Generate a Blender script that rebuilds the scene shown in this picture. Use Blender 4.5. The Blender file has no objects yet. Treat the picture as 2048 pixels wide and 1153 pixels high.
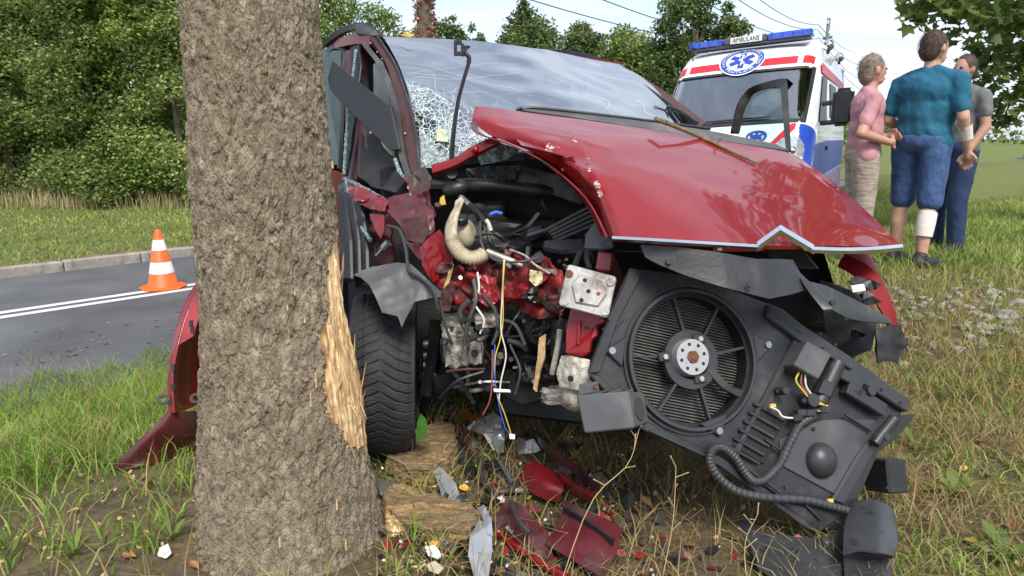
import bpy, bmesh, math, random
import numpy as np
from mathutils import Vector, Matrix, noise as mn
random.seed(7); rng = np.random.default_rng(11)
S = bpy.context.scene
COL = S.collection
PI = math.pi

# ------------------------------------------------------------------ camera
F = 1384.0; PITCH = math.radians(12.2); CAMZ = 1.25
cd = bpy.data.cameras.new('camera'); cam = bpy.data.objects.new('camera', cd); COL.objects.link(cam)
cd.sensor_width = 36; cd.lens = 36 * F / 2048; cd.clip_start = 0.05; cd.clip_end = 3000
cam.location = (0, 0, CAMZ); cam.rotation_euler = (PI / 2 - PITCH, 0, 0)
S.camera = cam
# ------------------------------------------------------------------ light
SUN_EL, SUN_AZ = math.radians(52), math.radians(168)      # azimuth from +Y towards +X: behind, right of the camera
w = bpy.data.worlds.new('World'); S.world = w; w.use_nodes = True
nt = w.node_tree; N = nt.nodes; L = nt.links; N.clear()
out = N.new('ShaderNodeOutputWorld'); bg = N.new('ShaderNodeBackground'); bg.inputs[1].default_value = 0.12
sky = N.new('ShaderNodeTexSky'); sky.sky_type = 'NISHITA'; sky.sun_disc = False
sky.sun_elevation = SUN_EL; sky.sun_rotation = SUN_AZ; sky.air_density = 1.0; sky.dust_density = 1.6; sky.ozone_density = 1.6
tc = N.new('ShaderNodeTexCoord'); sx = N.new('ShaderNodeSeparateXYZ'); L.new(tc.outputs['Generated'], sx.inputs[0])
mx = N.new('ShaderNodeMath'); mx.operation = 'MAXIMUM'; L.new(sx.outputs[2], mx.inputs[0]); mx.inputs[1].default_value = 0.0
ad = N.new('ShaderNodeMath'); ad.operation = 'ADD'; L.new(mx.outputs[0], ad.inputs[0]); ad.inputs[1].default_value = 0.22
dv = N.new('ShaderNodeVectorMath'); dv.operation = 'DIVIDE'; L.new(tc.outputs['Generated'], dv.inputs[0])
cb = N.new('ShaderNodeCombineXYZ')
for i in range(3): L.new(ad.outputs[0], cb.inputs[i])
L.new(cb.outputs[0], dv.inputs[1])
mp = N.new('ShaderNodeMapping'); L.new(dv.outputs[0], mp.inputs[0])
mp.inputs['Scale'].default_value = (1.0, 2.6, 1.0); mp.inputs['Rotation'].default_value = (0, 0, 0.5); mp.inputs['Location'].default_value = (1.7, 0.4, 0)
nz = N.new('ShaderNodeTexNoise'); nz.inputs['Scale'].default_value = 1.7; nz.inputs['Detail'].default_value = 9; nz.inputs['Roughness'].default_value = 0.55; nz.inputs['Distortion'].default_value = 0.5
L.new(mp.outputs[0], nz.inputs['Vector'])
rp = N.new('ShaderNodeValToRGB'); rp.color_ramp.elements[0].position = 0.40; rp.color_ramp.elements[1].position = 0.62
rp.color_ramp.elements[0].color = (0.40,) * 3 + (1,); rp.color_ramp.elements[1].color = (0.94,) * 3 + (1,)
L.new(nz.outputs[0], rp.inputs[0])
mixc = N.new('ShaderNodeMixRGB'); L.new(rp.outputs[0], mixc.inputs[0]); L.new(sky.outputs[0], mixc.inputs[1]); mixc.inputs[2].default_value = (4.6, 5.0, 5.7, 1)
L.new(mixc.outputs[0], bg.inputs[0]); L.new(bg.outputs[0], out.inputs[0])
sd = bpy.data.lights.new('sun', 'SUN'); sd.energy = 2.2; sd.angle = math.radians(22); sd.color = (1, 0.94, 0.85)
sun = bpy.data.objects.new('sun', sd); COL.objects.link(sun); sun.location = (6, -8, 20)
sdir = Vector((math.cos(SUN_EL) * math.sin(SUN_AZ), math.cos(SUN_EL) * math.cos(SUN_AZ), math.sin(SUN_EL)))
sun.rotation_euler = sdir.to_track_quat('Z', 'Y').to_euler()
S.view_settings.view_transform = 'Standard'; S.view_settings.look = 'None'; S.view_settings.gamma = 1
S.view_settings.exposure = 0.95; S.view_settings.use_curve_mapping = False
S.render.engine = 'CYCLES'

# ------------------------------------------------------------------ geometry of the photograph -> metres
cp, sp = math.cos(PITCH), math.sin(PITCH)
def ray(x, y):
    u = (x - 1024) / F; v = (y - 576.5) / F
    return Vector((u, cp - v * sp, -sp - v * cp))
def P(x, y, d): return Vector((0, 0, CAMZ)) + ray(x, y) * d          # d = metres along the optical axis
def sstep(a, b, x):
    t = np.clip((np.asarray(x, float) - a) / (b - a), 0, 1); return t * t * (3 - 2 * t)
RN = np.array([-0.721, 0.693]); RR = np.array([0.693, 0.721])       # across / along the road
ROADZ = -0.55; EDGE, LINE, KERB = 5.96, 8.68, 11.0
def nr(x, y): return x * RN[0] + y * RN[1], x * RR[0] + y * RR[1]
def rxy(n, r): return n * RN[0] + r * RR[0], n * RN[1] + r * RR[1]
def gz(x, y):
    x = np.asarray(x, float); y = np.asarray(y, float); n, r = nr(x, y)
    n0 = 2.2 + 2.4 * sstep(1.3, 2.7, r)
    z = -0.60 * sstep(n0, 5.9, n)
    z = z + 0.23 * sstep(2.6, 5.6, r) * (1 - sstep(1.6, 3.2, n))
    z = z + 0.18 * sstep(KERB + .05, KERB + .12, n) + 0.35 * sstep(KERB + 1, KERB + 8, n)
    z = z + 0.5 * sstep(9, 17, r) * sstep(2.6, 4.4, n) * (1 - sstep(5.2, 5.85, n)) * (1 - sstep(60, 120, r))
    z = z - 0.05 * np.exp(-((x - .15) ** 2 + (y - 2.3) ** 2) / .5)
    und = 0.018 * np.sin(3.1 * x + 1.3 * y) * np.sin(2.3 * y - .7 * x) + 0.008 * np.sin(9 * x + 4) * np.sin(8 * y + 3 * x)
    onroad = sstep(5.3, 5.8, n) * (1 - sstep(KERB + .1, KERB + .4, n))
    return z + und * (1 - onroad)
def G(x, y, off=0.0, z0=0.0):
    r = ray(x, y); z = z0
    for _ in range(25):
        t = (z - CAMZ) / r.z; q = Vector((0, 0, CAMZ)) + r * t; z = 0.5 * z + 0.5 * (float(gz(q.x, q.y)) + off)
    return q
def Gd(x, y, off=0.0):
    q = G(x, y, off); return (q - Vector((0, 0, CAMZ))).dot(Vector((0, cp, -sp)))

# ------------------------------------------------------------------ materials
MATS = {}
def mat(name, col, rough=0.6, metal=0.0, var=0.12, scale=8.0, bump=0.0, bscale=60.0, coat=0.0, col2=None, thr=(0.45, 0.6), sc2=5.0, stretch=(1, 1, 1), spec=0.5, island=0.0, transl=None):
    if name in MATS: return MATS[name]
    m = bpy.data.materials.new(name); m.use_nodes = True; t = m.node_tree; n = t.nodes; l = t.links
    b = n['Principled BSDF']; b.inputs['Roughness'].default_value = rough; b.inputs['Metallic'].default_value = metal
    b.inputs['Coat Weight'].default_value = coat; b.inputs['Coat Roughness'].default_value = 0.04; b.inputs['Specular IOR Level'].default_value = spec
    co = n.new('ShaderNodeTexCoord'); mp_ = n.new('ShaderNodeMapping'); mp_.inputs['Scale'].default_value = stretch; l.new(co.outputs['Object'], mp_.inputs[0])
    nz_ = n.new('ShaderNodeTexNoise'); nz_.inputs['Scale'].default_value = scale; nz_.inputs['Detail'].default_value = 6; l.new(mp_.outputs[0], nz_.inputs['Vector'])
    mr = n.new('ShaderNodeMapRange'); l.new(nz_.outputs[0], mr.inputs[0]); mr.inputs[1].default_value = .3; mr.inputs[2].default_value = .7
    mr.inputs[3].default_value = 1 - var; mr.inputs[4].default_value = 1 + var
    base = n.new('ShaderNodeRGB'); base.outputs[0].default_value = (*col, 1); src = base.outputs[0]
    if col2 is not None:
        n2 = n.new('ShaderNodeTexNoise'); n2.inputs['Scale'].default_value = sc2; n2.inputs['Detail'].default_value = 8; n2.inputs['Roughness'].default_value = .65; l.new(mp_.outputs[0], n2.inputs['Vector'])
        r2 = n.new('ShaderNodeMapRange'); r2.inputs[1].default_value = thr[0]; r2.inputs[2].default_value = thr[1]; l.new(n2.outputs[0], r2.inputs[0])
        mc = n.new('ShaderNodeMixRGB'); l.new(r2.outputs[0], mc.inputs[0]); l.new(src, mc.inputs[1]); mc.inputs[2].default_value = (*col2, 1); src = mc.outputs[0]
    if island:
        g = n.new('ShaderNodeNewGeometry'); mi = n.new('ShaderNodeMapRange'); l.new(g.outputs['Random Per Island'], mi.inputs[0]); mi.inputs[3].default_value = 1 - island; mi.inputs[4].default_value = 1 + island
        mm = n.new('ShaderNodeMixRGB'); mm.blend_type = 'MULTIPLY'; mm.inputs[0].default_value = 1; l.new(src, mm.inputs[1]); l.new(mi.outputs[0], mm.inputs[2]); src = mm.outputs[0]
    ml = n.new('ShaderNodeMixRGB'); ml.blend_type = 'MULTIPLY'; ml.inputs[0].default_value = 1; l.new(src, ml.inputs[1]); l.new(mr.outputs[0], ml.inputs[2])
    l.new(ml.outputs[0], b.inputs['Base Color'])
    if bump:
        nb = n.new('ShaderNodeTexNoise'); nb.inputs['Scale'].default_value = bscale; nb.inputs['Detail'].default_value = 6; l.new(mp_.outputs[0], nb.inputs['Vector'])
        bp = n.new('ShaderNodeBump'); bp.inputs['Strength'].default_value = bump; bp.inputs['Distance'].default_value = 0.01; l.new(nb.outputs[0], bp.inputs['Height']); l.new(bp.outputs[0], b.inputs['Normal'])
    if transl:
        tr = n.new('ShaderNodeBsdfTranslucent'); ms = n.new('ShaderNodeMixShader'); ms.inputs[0].default_value = transl; l.new(ml.outputs[0], tr.inputs[0])
        l.new(b.outputs[0], ms.inputs[1]); l.new(tr.outputs[0], ms.inputs[2]); l.new(ms.outputs[0], n['Material Output'].inputs[0])
    MATS[name] = m; return m
def glass_mat(name, tint, power=4.0, rough=0.0, ior=1.5):
    m = bpy.data.materials.new(name); m.use_nodes = True; t = m.node_tree; n = t.nodes; l = t.links; n.clear()
    o = n.new('ShaderNodeOutputMaterial'); tr = n.new('ShaderNodeBsdfTransparent'); tr.inputs[0].default_value = (*tint, 1)
    gl = n.new('ShaderNodeBsdfGlossy'); gl.inputs['Roughness'].default_value = rough; gl.inputs['Color'].default_value = (.96, .97, 1, 1); lw = n.new('ShaderNodeLayerWeight'); lw.inputs[0].default_value = .5
    pw = n.new('ShaderNodeMath'); pw.operation = 'POWER'; l.new(lw.outputs['Facing'], pw.inputs[0]); pw.inputs[1].default_value = power; r0 = ((ior - 1) / (ior + 1)) ** 2; fr = n.new('ShaderNodeMapRange'); l.new(pw.outputs[0], fr.inputs[0]); fr.inputs[3].default_value = r0; fr.inputs[4].default_value = 1.0
    mi = n.new('ShaderNodeMixShader'); l.new(fr.outputs[0], mi.inputs[0]); l.new(tr.outputs[0], mi.inputs[1]); l.new(gl.outputs[0], mi.inputs[2]); l.new(mi.outputs[0], o.inputs[0])
    MATS[name] = m; return m
M_RED = mat('red_paint', (0.215, 0.0045, 0.007), 0.5, 0.0, .12, 3, coat=.65, spec=.2)
M_REDD = mat('red_paint_dirty', (0.25, 0.012, 0.018), 0.45, 0.15, .3, 9, coat=.5, col2=(0.10, .02, .02), thr=(.5, .68), bump=.12, bscale=40)
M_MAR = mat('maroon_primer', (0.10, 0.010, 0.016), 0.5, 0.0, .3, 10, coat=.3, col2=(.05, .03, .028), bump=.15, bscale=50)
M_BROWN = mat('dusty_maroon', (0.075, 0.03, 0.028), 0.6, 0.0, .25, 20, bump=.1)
M_BLK = mat('black_plastic', (0.018, 0.019, 0.021), 0.42, 0.0, .3, 12, bump=.08, bscale=90, col2=(.045, .043, .04), thr=(.52, .72), sc2=6)
M_DRK = mat('dark_metal', (0.012, 0.012, 0.013), 0.55, 0.2, .4, 20, bump=.2, bscale=50)
M_SHR = mat('shroud_plastic', (0.021, 0.022, 0.024), 0.46, 0.0, .35, 9, bump=.10, bscale=70, col2=(.075, .070, .062), thr=(.53, .78), sc2=7)
M_GRY = mat('grey_plastic', (0.075, 0.077, 0.082), 0.5, 0.0, .2, 9, bump=.06, col2=(.16, .15, .135), thr=(.5, .75), sc2=5)
M_RUB = mat('tyre_rubber', (0.022, 0.022, 0.023), 0.78, 0.0, .25, 12, bump=.1, bscale=120, col2=(.06, .055, .048), thr=(.5, .8), sc2=7)
M_CHR = mat('chrome', (0.75, 0.76, 0.78), 0.08, 1.0, .05, 6)
M_ALU = mat('aluminium', (0.46, 0.44, 0.40), 0.42, 0.6, .25, 14, bump=.15, bscale=70, col2=(.20, .17, .13), thr=(.5, .68), sc2=13)
M_CAST = mat('cast_alloy', (0.46, 0.43, 0.37), 0.55, 0.35, .35, 14, bump=.5, bscale=60, col2=(.12, .09, .06), thr=(.5, .7), sc2=14)
M_STEEL = mat('steel', (0.32, 0.32, 0.33), 0.35, 0.9, .2, 14, bump=.1)
M_RUST = mat('rust', (0.14, 0.055, 0.03), 0.85, 0.0, .4, 60, bump=.5, bscale=150)
M_CREAM = mat('cream_plastic', (0.47, 0.41, 0.29), 0.5, 0.0, .2, 12, col2=(.2, .16, .10), thr=(.48, .68), sc2=16, bump=.1)
M_WHT = mat('white_plastic', (0.74, 0.74, 0.73), 0.35, 0.0, .08, 10, col2=(.45, .43, .4), thr=(.58, .75), sc2=12)
M_SILV = mat('silver_plastic', (0.50, 0.53, 0.57), 0.25, 0.55, .12, 8, col2=(.3, .3, .3), thr=(.58, .75), sc2=12)
M_HOSE = mat('hose_plastic', (0.038, 0.039, 0.041), 0.5, 0.0, .2, 30)
M_CRUMB = mat('glass_crumbs', (0.30, 0.42, 0.42), 0.25, 0.0, .5, 90, col2=(.08, .12, .13), thr=(.45, .6), sc2=80, bump=.8, bscale=120, spec=.8)
M_WOOD = mat('raw_wood', (0.44, 0.265, 0.115), 0.85, 0.0, .45, 10, stretch=(8, 8, 1.0), bump=.8, bscale=10, col2=(.66, .48, .27), thr=(.42, .58), sc2=5)
M_WOODB = mat('weathered_wood', (0.17, 0.12, 0.065), 0.9, 0.0, .45, 14, bump=.9, bscale=14, col2=(.34, .215, .09), thr=(.48, .66), sc2=3, stretch=(2, 8, 8))
M_YEL = mat('yellow_cable', (0.6, 0.42, 0.05), .5); M_BLUEW = mat('blue_cable', (0.03, 0.10, 0.5), .5); M_WHTW = mat('white_cable', (0.6, 0.58, 0.5), .5)
M_BRNW = mat('brown_cable', (0.22, 0.07, 0.05), .5)
M_GLASS = glass_mat('side_glass', (0.82, 0.90, 0.86), ior=1.6)
M_WIND = glass_mat('windscreen_glass', (0.36, 0.42, 0.45), ior=2.7, rough=.01, power=1.6)
M_CRACK = mat('crack_white', (0.72, 0.80, 0.80), 0.3, 0, .1)

# ------------------------------------------------------------------ object helpers
def tag(o, label=None, cat=None, group=None, kind=None):
    if label: o['label'] = label
    if cat: o['category'] = cat
    if group: o['group'] = group
    if kind: o['kind'] = kind
    return o
def parent_to(o, par):
    if par is not None:
        o.parent = par; o.matrix_parent_inverse = WM(par).inverted()
def WM(o):
    m = Matrix.LocRotScale(o.location, o.rotation_euler, o.scale)
    return (WM(o.parent) @ o.matrix_parent_inverse @ m) if o.parent else m
def thing(name, loc, label, cat, group=None):
    o = bpy.data.objects.new(name, None); COL.objects.link(o); o.location = loc; o.empty_display_size = .1
    return tag(o, label, cat, group)
def link(name, me, m, par=None, smooth=False):
    o = bpy.data.objects.new(name, me); COL.objects.link(o)
    if m is not None:
        for mm in (m if isinstance(m, (list, tuple)) else [m]): me.materials.append(mm)
    if smooth: me.polygons.foreach_set('use_smooth', [True] * len(me.polygons))
    parent_to(o, par); return o
def np_mesh(name, V, loops, size):
    me = bpy.data.meshes.new(name); V = np.asarray(V, np.float32); loops = np.asarray(loops, np.int32).ravel()
    me.vertices.add(len(V)); me.vertices.foreach_set('co', V.ravel()); me.loops.add(len(loops)); me.loops.foreach_set('vertex_index', loops)
    if np.isscalar(size): size = np.full(len(loops) // size, size, np.int32)
    me.polygons.add(len(size)); st = np.zeros(len(size), np.int32); st[1:] = np.cumsum(size)[:-1]
    me.polygons.foreach_set('loop_start', st); me.polygons.foreach_set('loop_total', np.asarray(size, np.int32)); me.update(calc_edges=True); return me
def frame(d):
    d = d.normalized(); a = Vector((0, 0, 1)) if abs(d.z) < .9 else Vector((1, 0, 0)); u = d.cross(a).normalized(); return u, d.cross(u).normalized(), d
class MB:
    def __init__(s): s.v = []; s.f = []
    def add(s, vs, fs): o = len(s.v); s.v += [tuple(v) for v in vs]; s.f += [tuple(i + o for i in f) for f in fs]; return s
    def box(s, c, hx, hy, hz):     # centre and three half-axis vectors
        c, hx, hy, hz = map(Vector, (c, hx, hy, hz))
        return s.add([c + hx * i + hy * j + hz * k for k in (-1, 1) for j in (-1, 1) for i in (-1, 1)], [(0, 2, 3, 1), (4, 5, 7, 6), (0, 1, 5, 4), (2, 6, 7, 3), (0, 4, 6, 2), (1, 3, 7, 5)])
    def cbox(s, x0, x1, y0, y1, z0, z1): return s.box(((x0 + x1) / 2, (y0 + y1) / 2, (z0 + z1) / 2), ((x1 - x0) / 2, 0, 0), (0, (y1 - y0) / 2, 0), (0, 0, (z1 - z0) / 2))
    def prism(s, pts, nrm):        # polygon pushed along a vector
        pts = [Vector(p) for p in pts]; nrm = Vector(nrm); n = len(pts)
        return s.add(pts + [p + nrm for p in pts], [tuple(range(n))[::-1], tuple(range(n, 2 * n))] + [(i, (i + 1) % n, n + (i + 1) % n, n + i) for i in range(n)])
    def tube(s, pts, r, n=8, flat=None, cap=True):
        pts = [Vector(p) for p in pts]; m = len(pts); rs = r if isinstance(r, (list, tuple)) else [r] * m; vs = []
        pu = None
        for i, p in enumerate(pts):
            d = (pts[min(i + 1, m - 1)] - pts[max(i - 1, 0)])
            if d.length < 1e-9: d = Vector((0, 0, 1))
            d.normalize()
            if pu is None: u = frame(d)[0]
            else:
                u = pu - d * pu.dot(d); u = u.normalized() if u.length > 1e-6 else frame(d)[0]
            pu = u; w_ = d.cross(u); fl = flat if flat else 1.0
            for k in range(n):
                a = 2 * PI * k / n; vs.append(p + (u * math.cos(a) + w_ * math.sin(a) * fl) * rs[i])
        fs = [(i * n + k, i * n + (k + 1) % n, (i + 1) * n + (k + 1) % n, (i + 1) * n + k) for i in range(m - 1) for k in range(n)]
        if cap: fs += [tuple(range(n))[::-1], tuple(range((m - 1) * n, m * n))]
        return s.add(vs, fs)
    def disc(s, c, nrm, r, h, n=24, r2=None):       # short cylinder from c along nrm
        nrm = Vector(nrm).normalized(); return s.tube([Vector(c), Vector(c) + nrm * h], [r, r2 if r2 is not None else r], n)
    def ball(s, c, r, n=12, m=8, ax=None):
        c = Vector(c); ax = ax or (Vector((r, 0, 0)), Vector((0, r, 0)), Vector((0, 0, r))); vs = []; fs = []
        for i in range(m + 1):
            t = PI * i / m
            for k in range(n):
                a = 2 * PI * k / n; vs.append(c + ax[0] * (math.sin(t) * math.cos(a)) + ax[1] * (math.sin(t) * math.sin(a)) + ax[2] * math.cos(t))
        fs = [(i * n + k, (i + 1) * n + k, (i + 1) * n + (k + 1) % n, i * n + (k + 1) % n) for i in range(m) for k in range(n)]
        return s.add(vs, fs)
    def ring(s, c, nrm, r0, r1, h, n=48):            # flat washer with height
        u, w_, d = frame(Vector(nrm)); c = Vector(c); vs = []
        for rr, hh in ((r0, 0), (r1, 0), (r1, h), (r0, h)):
            vs += [c + (u * math.cos(2 * PI * k / n) + w_ * math.sin(2 * PI * k / n)) * rr + d * hh for k in range(n)]
        return s.add(vs, [(j * n + k, j * n + (k + 1) % n, ((j + 1) % 4) * n + (k + 1) % n, ((j + 1) % 4) * n + k) for j in range(4) for k in range(n)])
    def build(s, name, m, par=None, smooth=False, bevel=0.0, seg=1):
        me = bpy.data.meshes.new(name); me.from_pydata(s.v, [], s.f); me.validate()
        bm = bmesh.new(); bm.from_mesh(me)
        bmesh.ops.remove_doubles(bm, verts=bm.verts, dist=1e-6); bmesh.ops.recalc_face_normals(bm, faces=bm.faces)
        if bevel:
            ed = [e for e in bm.edges if len(e.link_faces) == 2 and e.calc_face_angle(0) > .5]
            bmesh.ops.bevel(bm, geom=ed, offset=bevel, segments=seg, affect='EDGES', clamp_overlap=True)
        bm.to_mesh(me); bm.free(); o = link(name, me, m, par, smooth)
        if smooth: autosmooth(o.data)
        return o
def autosmooth(me, ang=0.7):
    try: me.set_sharp_from_angle(angle=ang)
    except Exception: pass
def crom(p, t):     # Catmull-Rom through a list of numpy points, t in [0, len-1]
    n = len(p); i = min(int(t), n - 2); f = t - i; g = lambda k: p[k] if 0 <= k < n else (2 * p[0] - p[1] if k < 0 else 2 * p[n - 1] - p[n - 2])
    a, b, c, d = g(i - 1), p[i], p[i + 1], g(i + 2)
    return .5 * (2 * b + (c - a) * f + (2 * a - 5 * b + 4 * c - d) * f * f + (3 * b - a - 3 * c + d) * f ** 3)
def curve(pts, n=12):
    q = [np.array(p, float) for p in pts]; return [crom(q, (len(q) - 1) * k / (n - 1)) for k in range(n)]
def pcurve(pts, n=12): return [P(*q) for q in curve(pts, n)]
def patch(name, rows, m, par=None, nu=24, nv=16, thick=0.004, amp=0.0, nsc=6.0, smooth=True, dent=None, world=False):
    """rows of (x,y,d) control points -> smooth sheet with thickness"""
    R = [curve(r, nu) for r in rows]; V = []
    for j in range(nv):
        for i in range(nu):
            q = crom([R[k][i] for k in range(len(R))], (len(R) - 1) * j / (nv - 1)); V.append(Vector(q) if world else P(*q))
    Fc = [(j * nu + i, j * nu + i + 1, (j + 1) * nu + i + 1, (j + 1) * nu + i) for j in range(nv - 1) for i in range(nu - 1)]
    bm = bmesh.new(); bv = [bm.verts.new(v) for v in V]
    for f in Fc: bm.faces.new([bv[i] for i in f])
    bmesh.ops.recalc_face_normals(bm, faces=bm.faces); bm.normal_update()
    avg = sum((f.normal for f in bm.faces), Vector())
    if avg.dot(Vector((0, 0, CAMZ)) - bv[0].co) < 0: bmesh.ops.reverse_faces(bm, faces=bm.faces); bm.normal_update()
    if amp or dent:
        for v in bm.verts:
            a_ = amp * mn.fractal(v.co * nsc, .9, 2.1, 3) if amp else 0
            if dent: a_ += dent(v.co)
            v.co += v.normal * a_
        bm.normal_update()
    if thick: bmesh.ops.solidify(bm, geom=bm.faces, thickness=thick)
    me = bpy.data.meshes.new(name); bm.to_mesh(me); bm.free(); o = link(name, me, m, par, smooth)
    if smooth: autosmooth(me, .9)
    return o
def sheet(name, pts, m, par=None, thick=0.004, sub=4, amp=0.004, nsc=9.0, smooth=True, world=False, holes=()):
    """torn / bent sheet: outline of (x,y,d), subdivided, crumpled, given thickness"""
    q = [Vector(p) if world else P(*p) for p in pts]
    bm = bmesh.new(); f = bm.faces.new([bm.verts.new(v) for v in q]); f.normal_update(); nrm = f.normal.copy()
    if nrm.dot(Vector((0, 0, CAMZ)) - q[0]) < 0: bmesh.ops.reverse_faces(bm, faces=bm.faces); nrm = -nrm
    bmesh.ops.triangulate(bm, faces=bm.faces)
    ext = max((a - b).length for a in q for b in q)
    for _ in range(sub):
        lim = ext / (2 ** (_ + 1)); ed = [e for e in bm.edges if e.calc_length() > max(lim, .008)]
        if not ed: continue
        bmesh.ops.subdivide_edges(bm, edges=ed, cuts=1); bmesh.ops.triangulate(bm, faces=[f for f in bm.faces if len(f.verts) > 3])
    if amp:
        sd_ = Vector((random.random() * 9, random.random() * 9, 0))
        for v in bm.verts: v.co += nrm * amp * (mn.fractal(v.co * nsc + sd_, .8, 2.1, 3) + .5 * mn.noise(v.co * nsc * .4 + sd_))
    bm.normal_update(); bmesh.ops.solidify(bm, geom=bm.faces, thickness=thick)
    me = bpy.data.meshes.new(name); bm.to_mesh(me); bm.free(); o = link(name, me, m, par, smooth)
    if smooth: autosmooth(me, .6)
    return o
def solid(name, pts, m, par=None, depth=0.03, bevel=0.003, smooth=False, away=None):
    """outline of (x,y,d) given real depth away from the camera, edges broken"""
    q = [P(*p) for p in pts]; nrm = (q[1] - q[0]).cross(q[2] - q[0])
    for i in range(2, len(q) - 1): nrm += (q[i] - q[0]).cross(q[i + 1] - q[0])
    nrm.normalize()
    if nrm.dot(q[0] - Vector((0, 0, CAMZ))) < 0: nrm = -nrm
    return MB().prism(q, (away or nrm) * depth).build(name, m, par, smooth, bevel)
def wire(name, pts, rpx, m, par=None, n=None, sides=7, world=False):
    """cable through (x,y,d) points; rpx = radius in photo pixels at its depth"""
    k = n or max(8, 5 * len(pts)); c = curve(pts, k)
    q = [Vector(p) for p in c] if world else [P(*p) for p in c]; r = rpx if world else rpx / F * pts[len(pts) // 2][2]
    return MB().tube(q, r, sides).build(name, m, par, True)
def corrugated(name, pts, rpx, m, par=None, ribs=40):
    c = pcurve(pts, ribs * 4); r = rpx / F * pts[0][2]
    return MB().tube(c, [r * (1.0 if (i // 2) % 2 else .80) for i in range(len(c))], 12).build(name, m, par, True)

# ================================================================== setting
def nodes_ground():
    m = bpy.data.materials.new('verge_soil'); m.use_nodes = True; t = m.node_tree; n = t.nodes; l = t.links; b = n['Principled BSDF']; b.inputs['Roughness'].default_value = .95; b.inputs['Specular IOR Level'].default_value = .15
    co = n.new('ShaderNodeTexCoord')
    def nz_(sc, det=8, ro=.6):
        q = n.new('ShaderNodeTexNoise'); q.inputs['Scale'].default_value = sc; q.inputs['Detail'].default_value = det; q.inputs['Roughness'].default_value = ro; l.new(co.outputs['Object'], q.inputs['Vector']); return q.outputs[0]
    def rmp(s, a, b_):
        q = n.new('ShaderNodeMapRange'); q.inputs[1].default_value = a; q.inputs[2].default_value = b_; l.new(s, q.inputs[0]); return q.outputs[0]
    def mixc_(f, a, b_):
        q = n.new('ShaderNodeMixRGB'); l.new(f, q.inputs[0])
        for i, c in ((1, a), (2, b_)):
            if isinstance(c, tuple): q.inputs[i].default_value = (*c, 1)
            else: l.new(c, q.inputs[i])
        return q.outputs[0]
    soil = mixc_(rmp(nz_(30), .35, .65), (.095, .070, .046), (.19, .145, .095))
    straw = mixc_(rmp(nz_(60), .35, .65), (.17, .13, .065), (.28, .22, .115))
    grn = mixc_(rmp(nz_(25), .35, .65), (.085, .115, .028), (.19, .21, .07))
    c1 = mixc_(rmp(nz_(3.2), .44, .6), soil, straw)
    gn = nz_(1.4)
    at = n.new('ShaderNodeAttribute'); at.attribute_name = 'green'
    ad_ = n.new('ShaderNodeMath'); ad_.operation = 'ADD'; l.new(gn, ad_.inputs[0]); l.new(at.outputs['Fac'], ad_.inputs[1])
    c2 = mixc_(rmp(ad_.outputs[0], .62, .85), c1, grn)
    l.new(c2, b.inputs['Base Color'])
    bp = n.new('ShaderNodeBump'); bp.inputs['Strength'].default_value = .9; bp.inputs['Distance'].default_value = .03; l.new(nz_(45, 10, .7), bp.inputs['Height']); l.new(bp.outputs[0], b.inputs['Normal'])
    return m
def warp(n, near, far): t = np.linspace(-1, 1, n); return near * t * (1 + 0) + (far - near) * np.sign(t) * np.abs(t) ** 7
gx = warp(301, 12, 700); gy = warp(301, 14, 900) + 5
X, Y = np.meshgrid(gx, gy); Z = gz(X, Y)
nn, rr_ = nr(X, Y)
nx, ny = 301, 301; idx = np.arange(nx * ny).reshape(ny, nx)
lp = np.stack([idx[:-1, :-1], idx[:-1, 1:], idx[1:, 1:], idx[1:, :-1]], -1).reshape(-1, 4)
me = np_mesh('ground', np.stack([X, Y, Z], -1).reshape(-1, 3), lp, 4)
def green_of(x, y):
    n, r = nr(x, y)
    g = .32 * sstep(2.4, 3.0, n) * (1 - sstep(1.6, 2.4, r)) + .35 * sstep(3.8, 6.0, r) + .32 * sstep(11, 12, n) - .25 * np.exp(-((x + .9) ** 2 + (y - 1.8) ** 2) / .6)
    return g - .4 * np.exp(-(((x - 3.1) / 1.3) ** 2 + ((y - 4.55) / .65) ** 2))
ga = me.attributes.new('green', 'FLOAT', 'POINT'); ga.data.foreach_set('value', green_of(X, Y).astype(np.float32).ravel())
ground = tag(link('ground', me, nodes_ground(), None, True), kind='structure')

# road
M_ASPH = mat('asphalt', (0.090, 0.093, 0.100), .85, 0, .28, 1.3, bump=.7, bscale=120, col2=(.15, .147, .14), thr=(.5, .72), sc2=110)
def strip(name, n0, n1, r0, r1, z, m, kind='structure', k=160, jit=0, par=None):
    V = []; Fc = []
    rs = [r0 + (r1 - r0) * (i / k) ** 1.6 for i in range(k + 1)]
    for r in rs:
        for n_ in (n0 + jit * mn.noise(Vector((r * 3, n0, 0))), (n0 + n1) / 2, n1 + jit * mn.noise(Vector((r * 3, n1, 5)))):
            x, y = rxy(n_, r); V.append((x, y, z))
    for i in range(k):
        for j in (0, 1): Fc.append((i * 3 + j, i * 3 + j + 1, i * 3 + j + 4, i * 3 + j + 3))
    me = bpy.data.meshes.new(name); me.from_pydata(V, [], Fc); o = link(name, me, m, par)
    return tag(o, kind=kind) if kind else o
road = strip('road', 5.55, KERB + .02, -25, 420, ROADZ, M_ASPH)
M_LINE = mat('road_paint', (.62, .62, .60), .7, 0, .15, 3, col2=(.25, .25, .25), thr=(.6, .72), sc2=45)
for a in (LINE - .19, LINE + .05): strip('road_line', a, a + .13, -25, 300, ROADZ + .004, M_LINE, None, par=road, jit=.006)
rx_, ry_ = rxy(EDGE + .5 + np.abs(rng.normal(0, .55, 420)), rng.uniform(-3, 7, 420))
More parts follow.
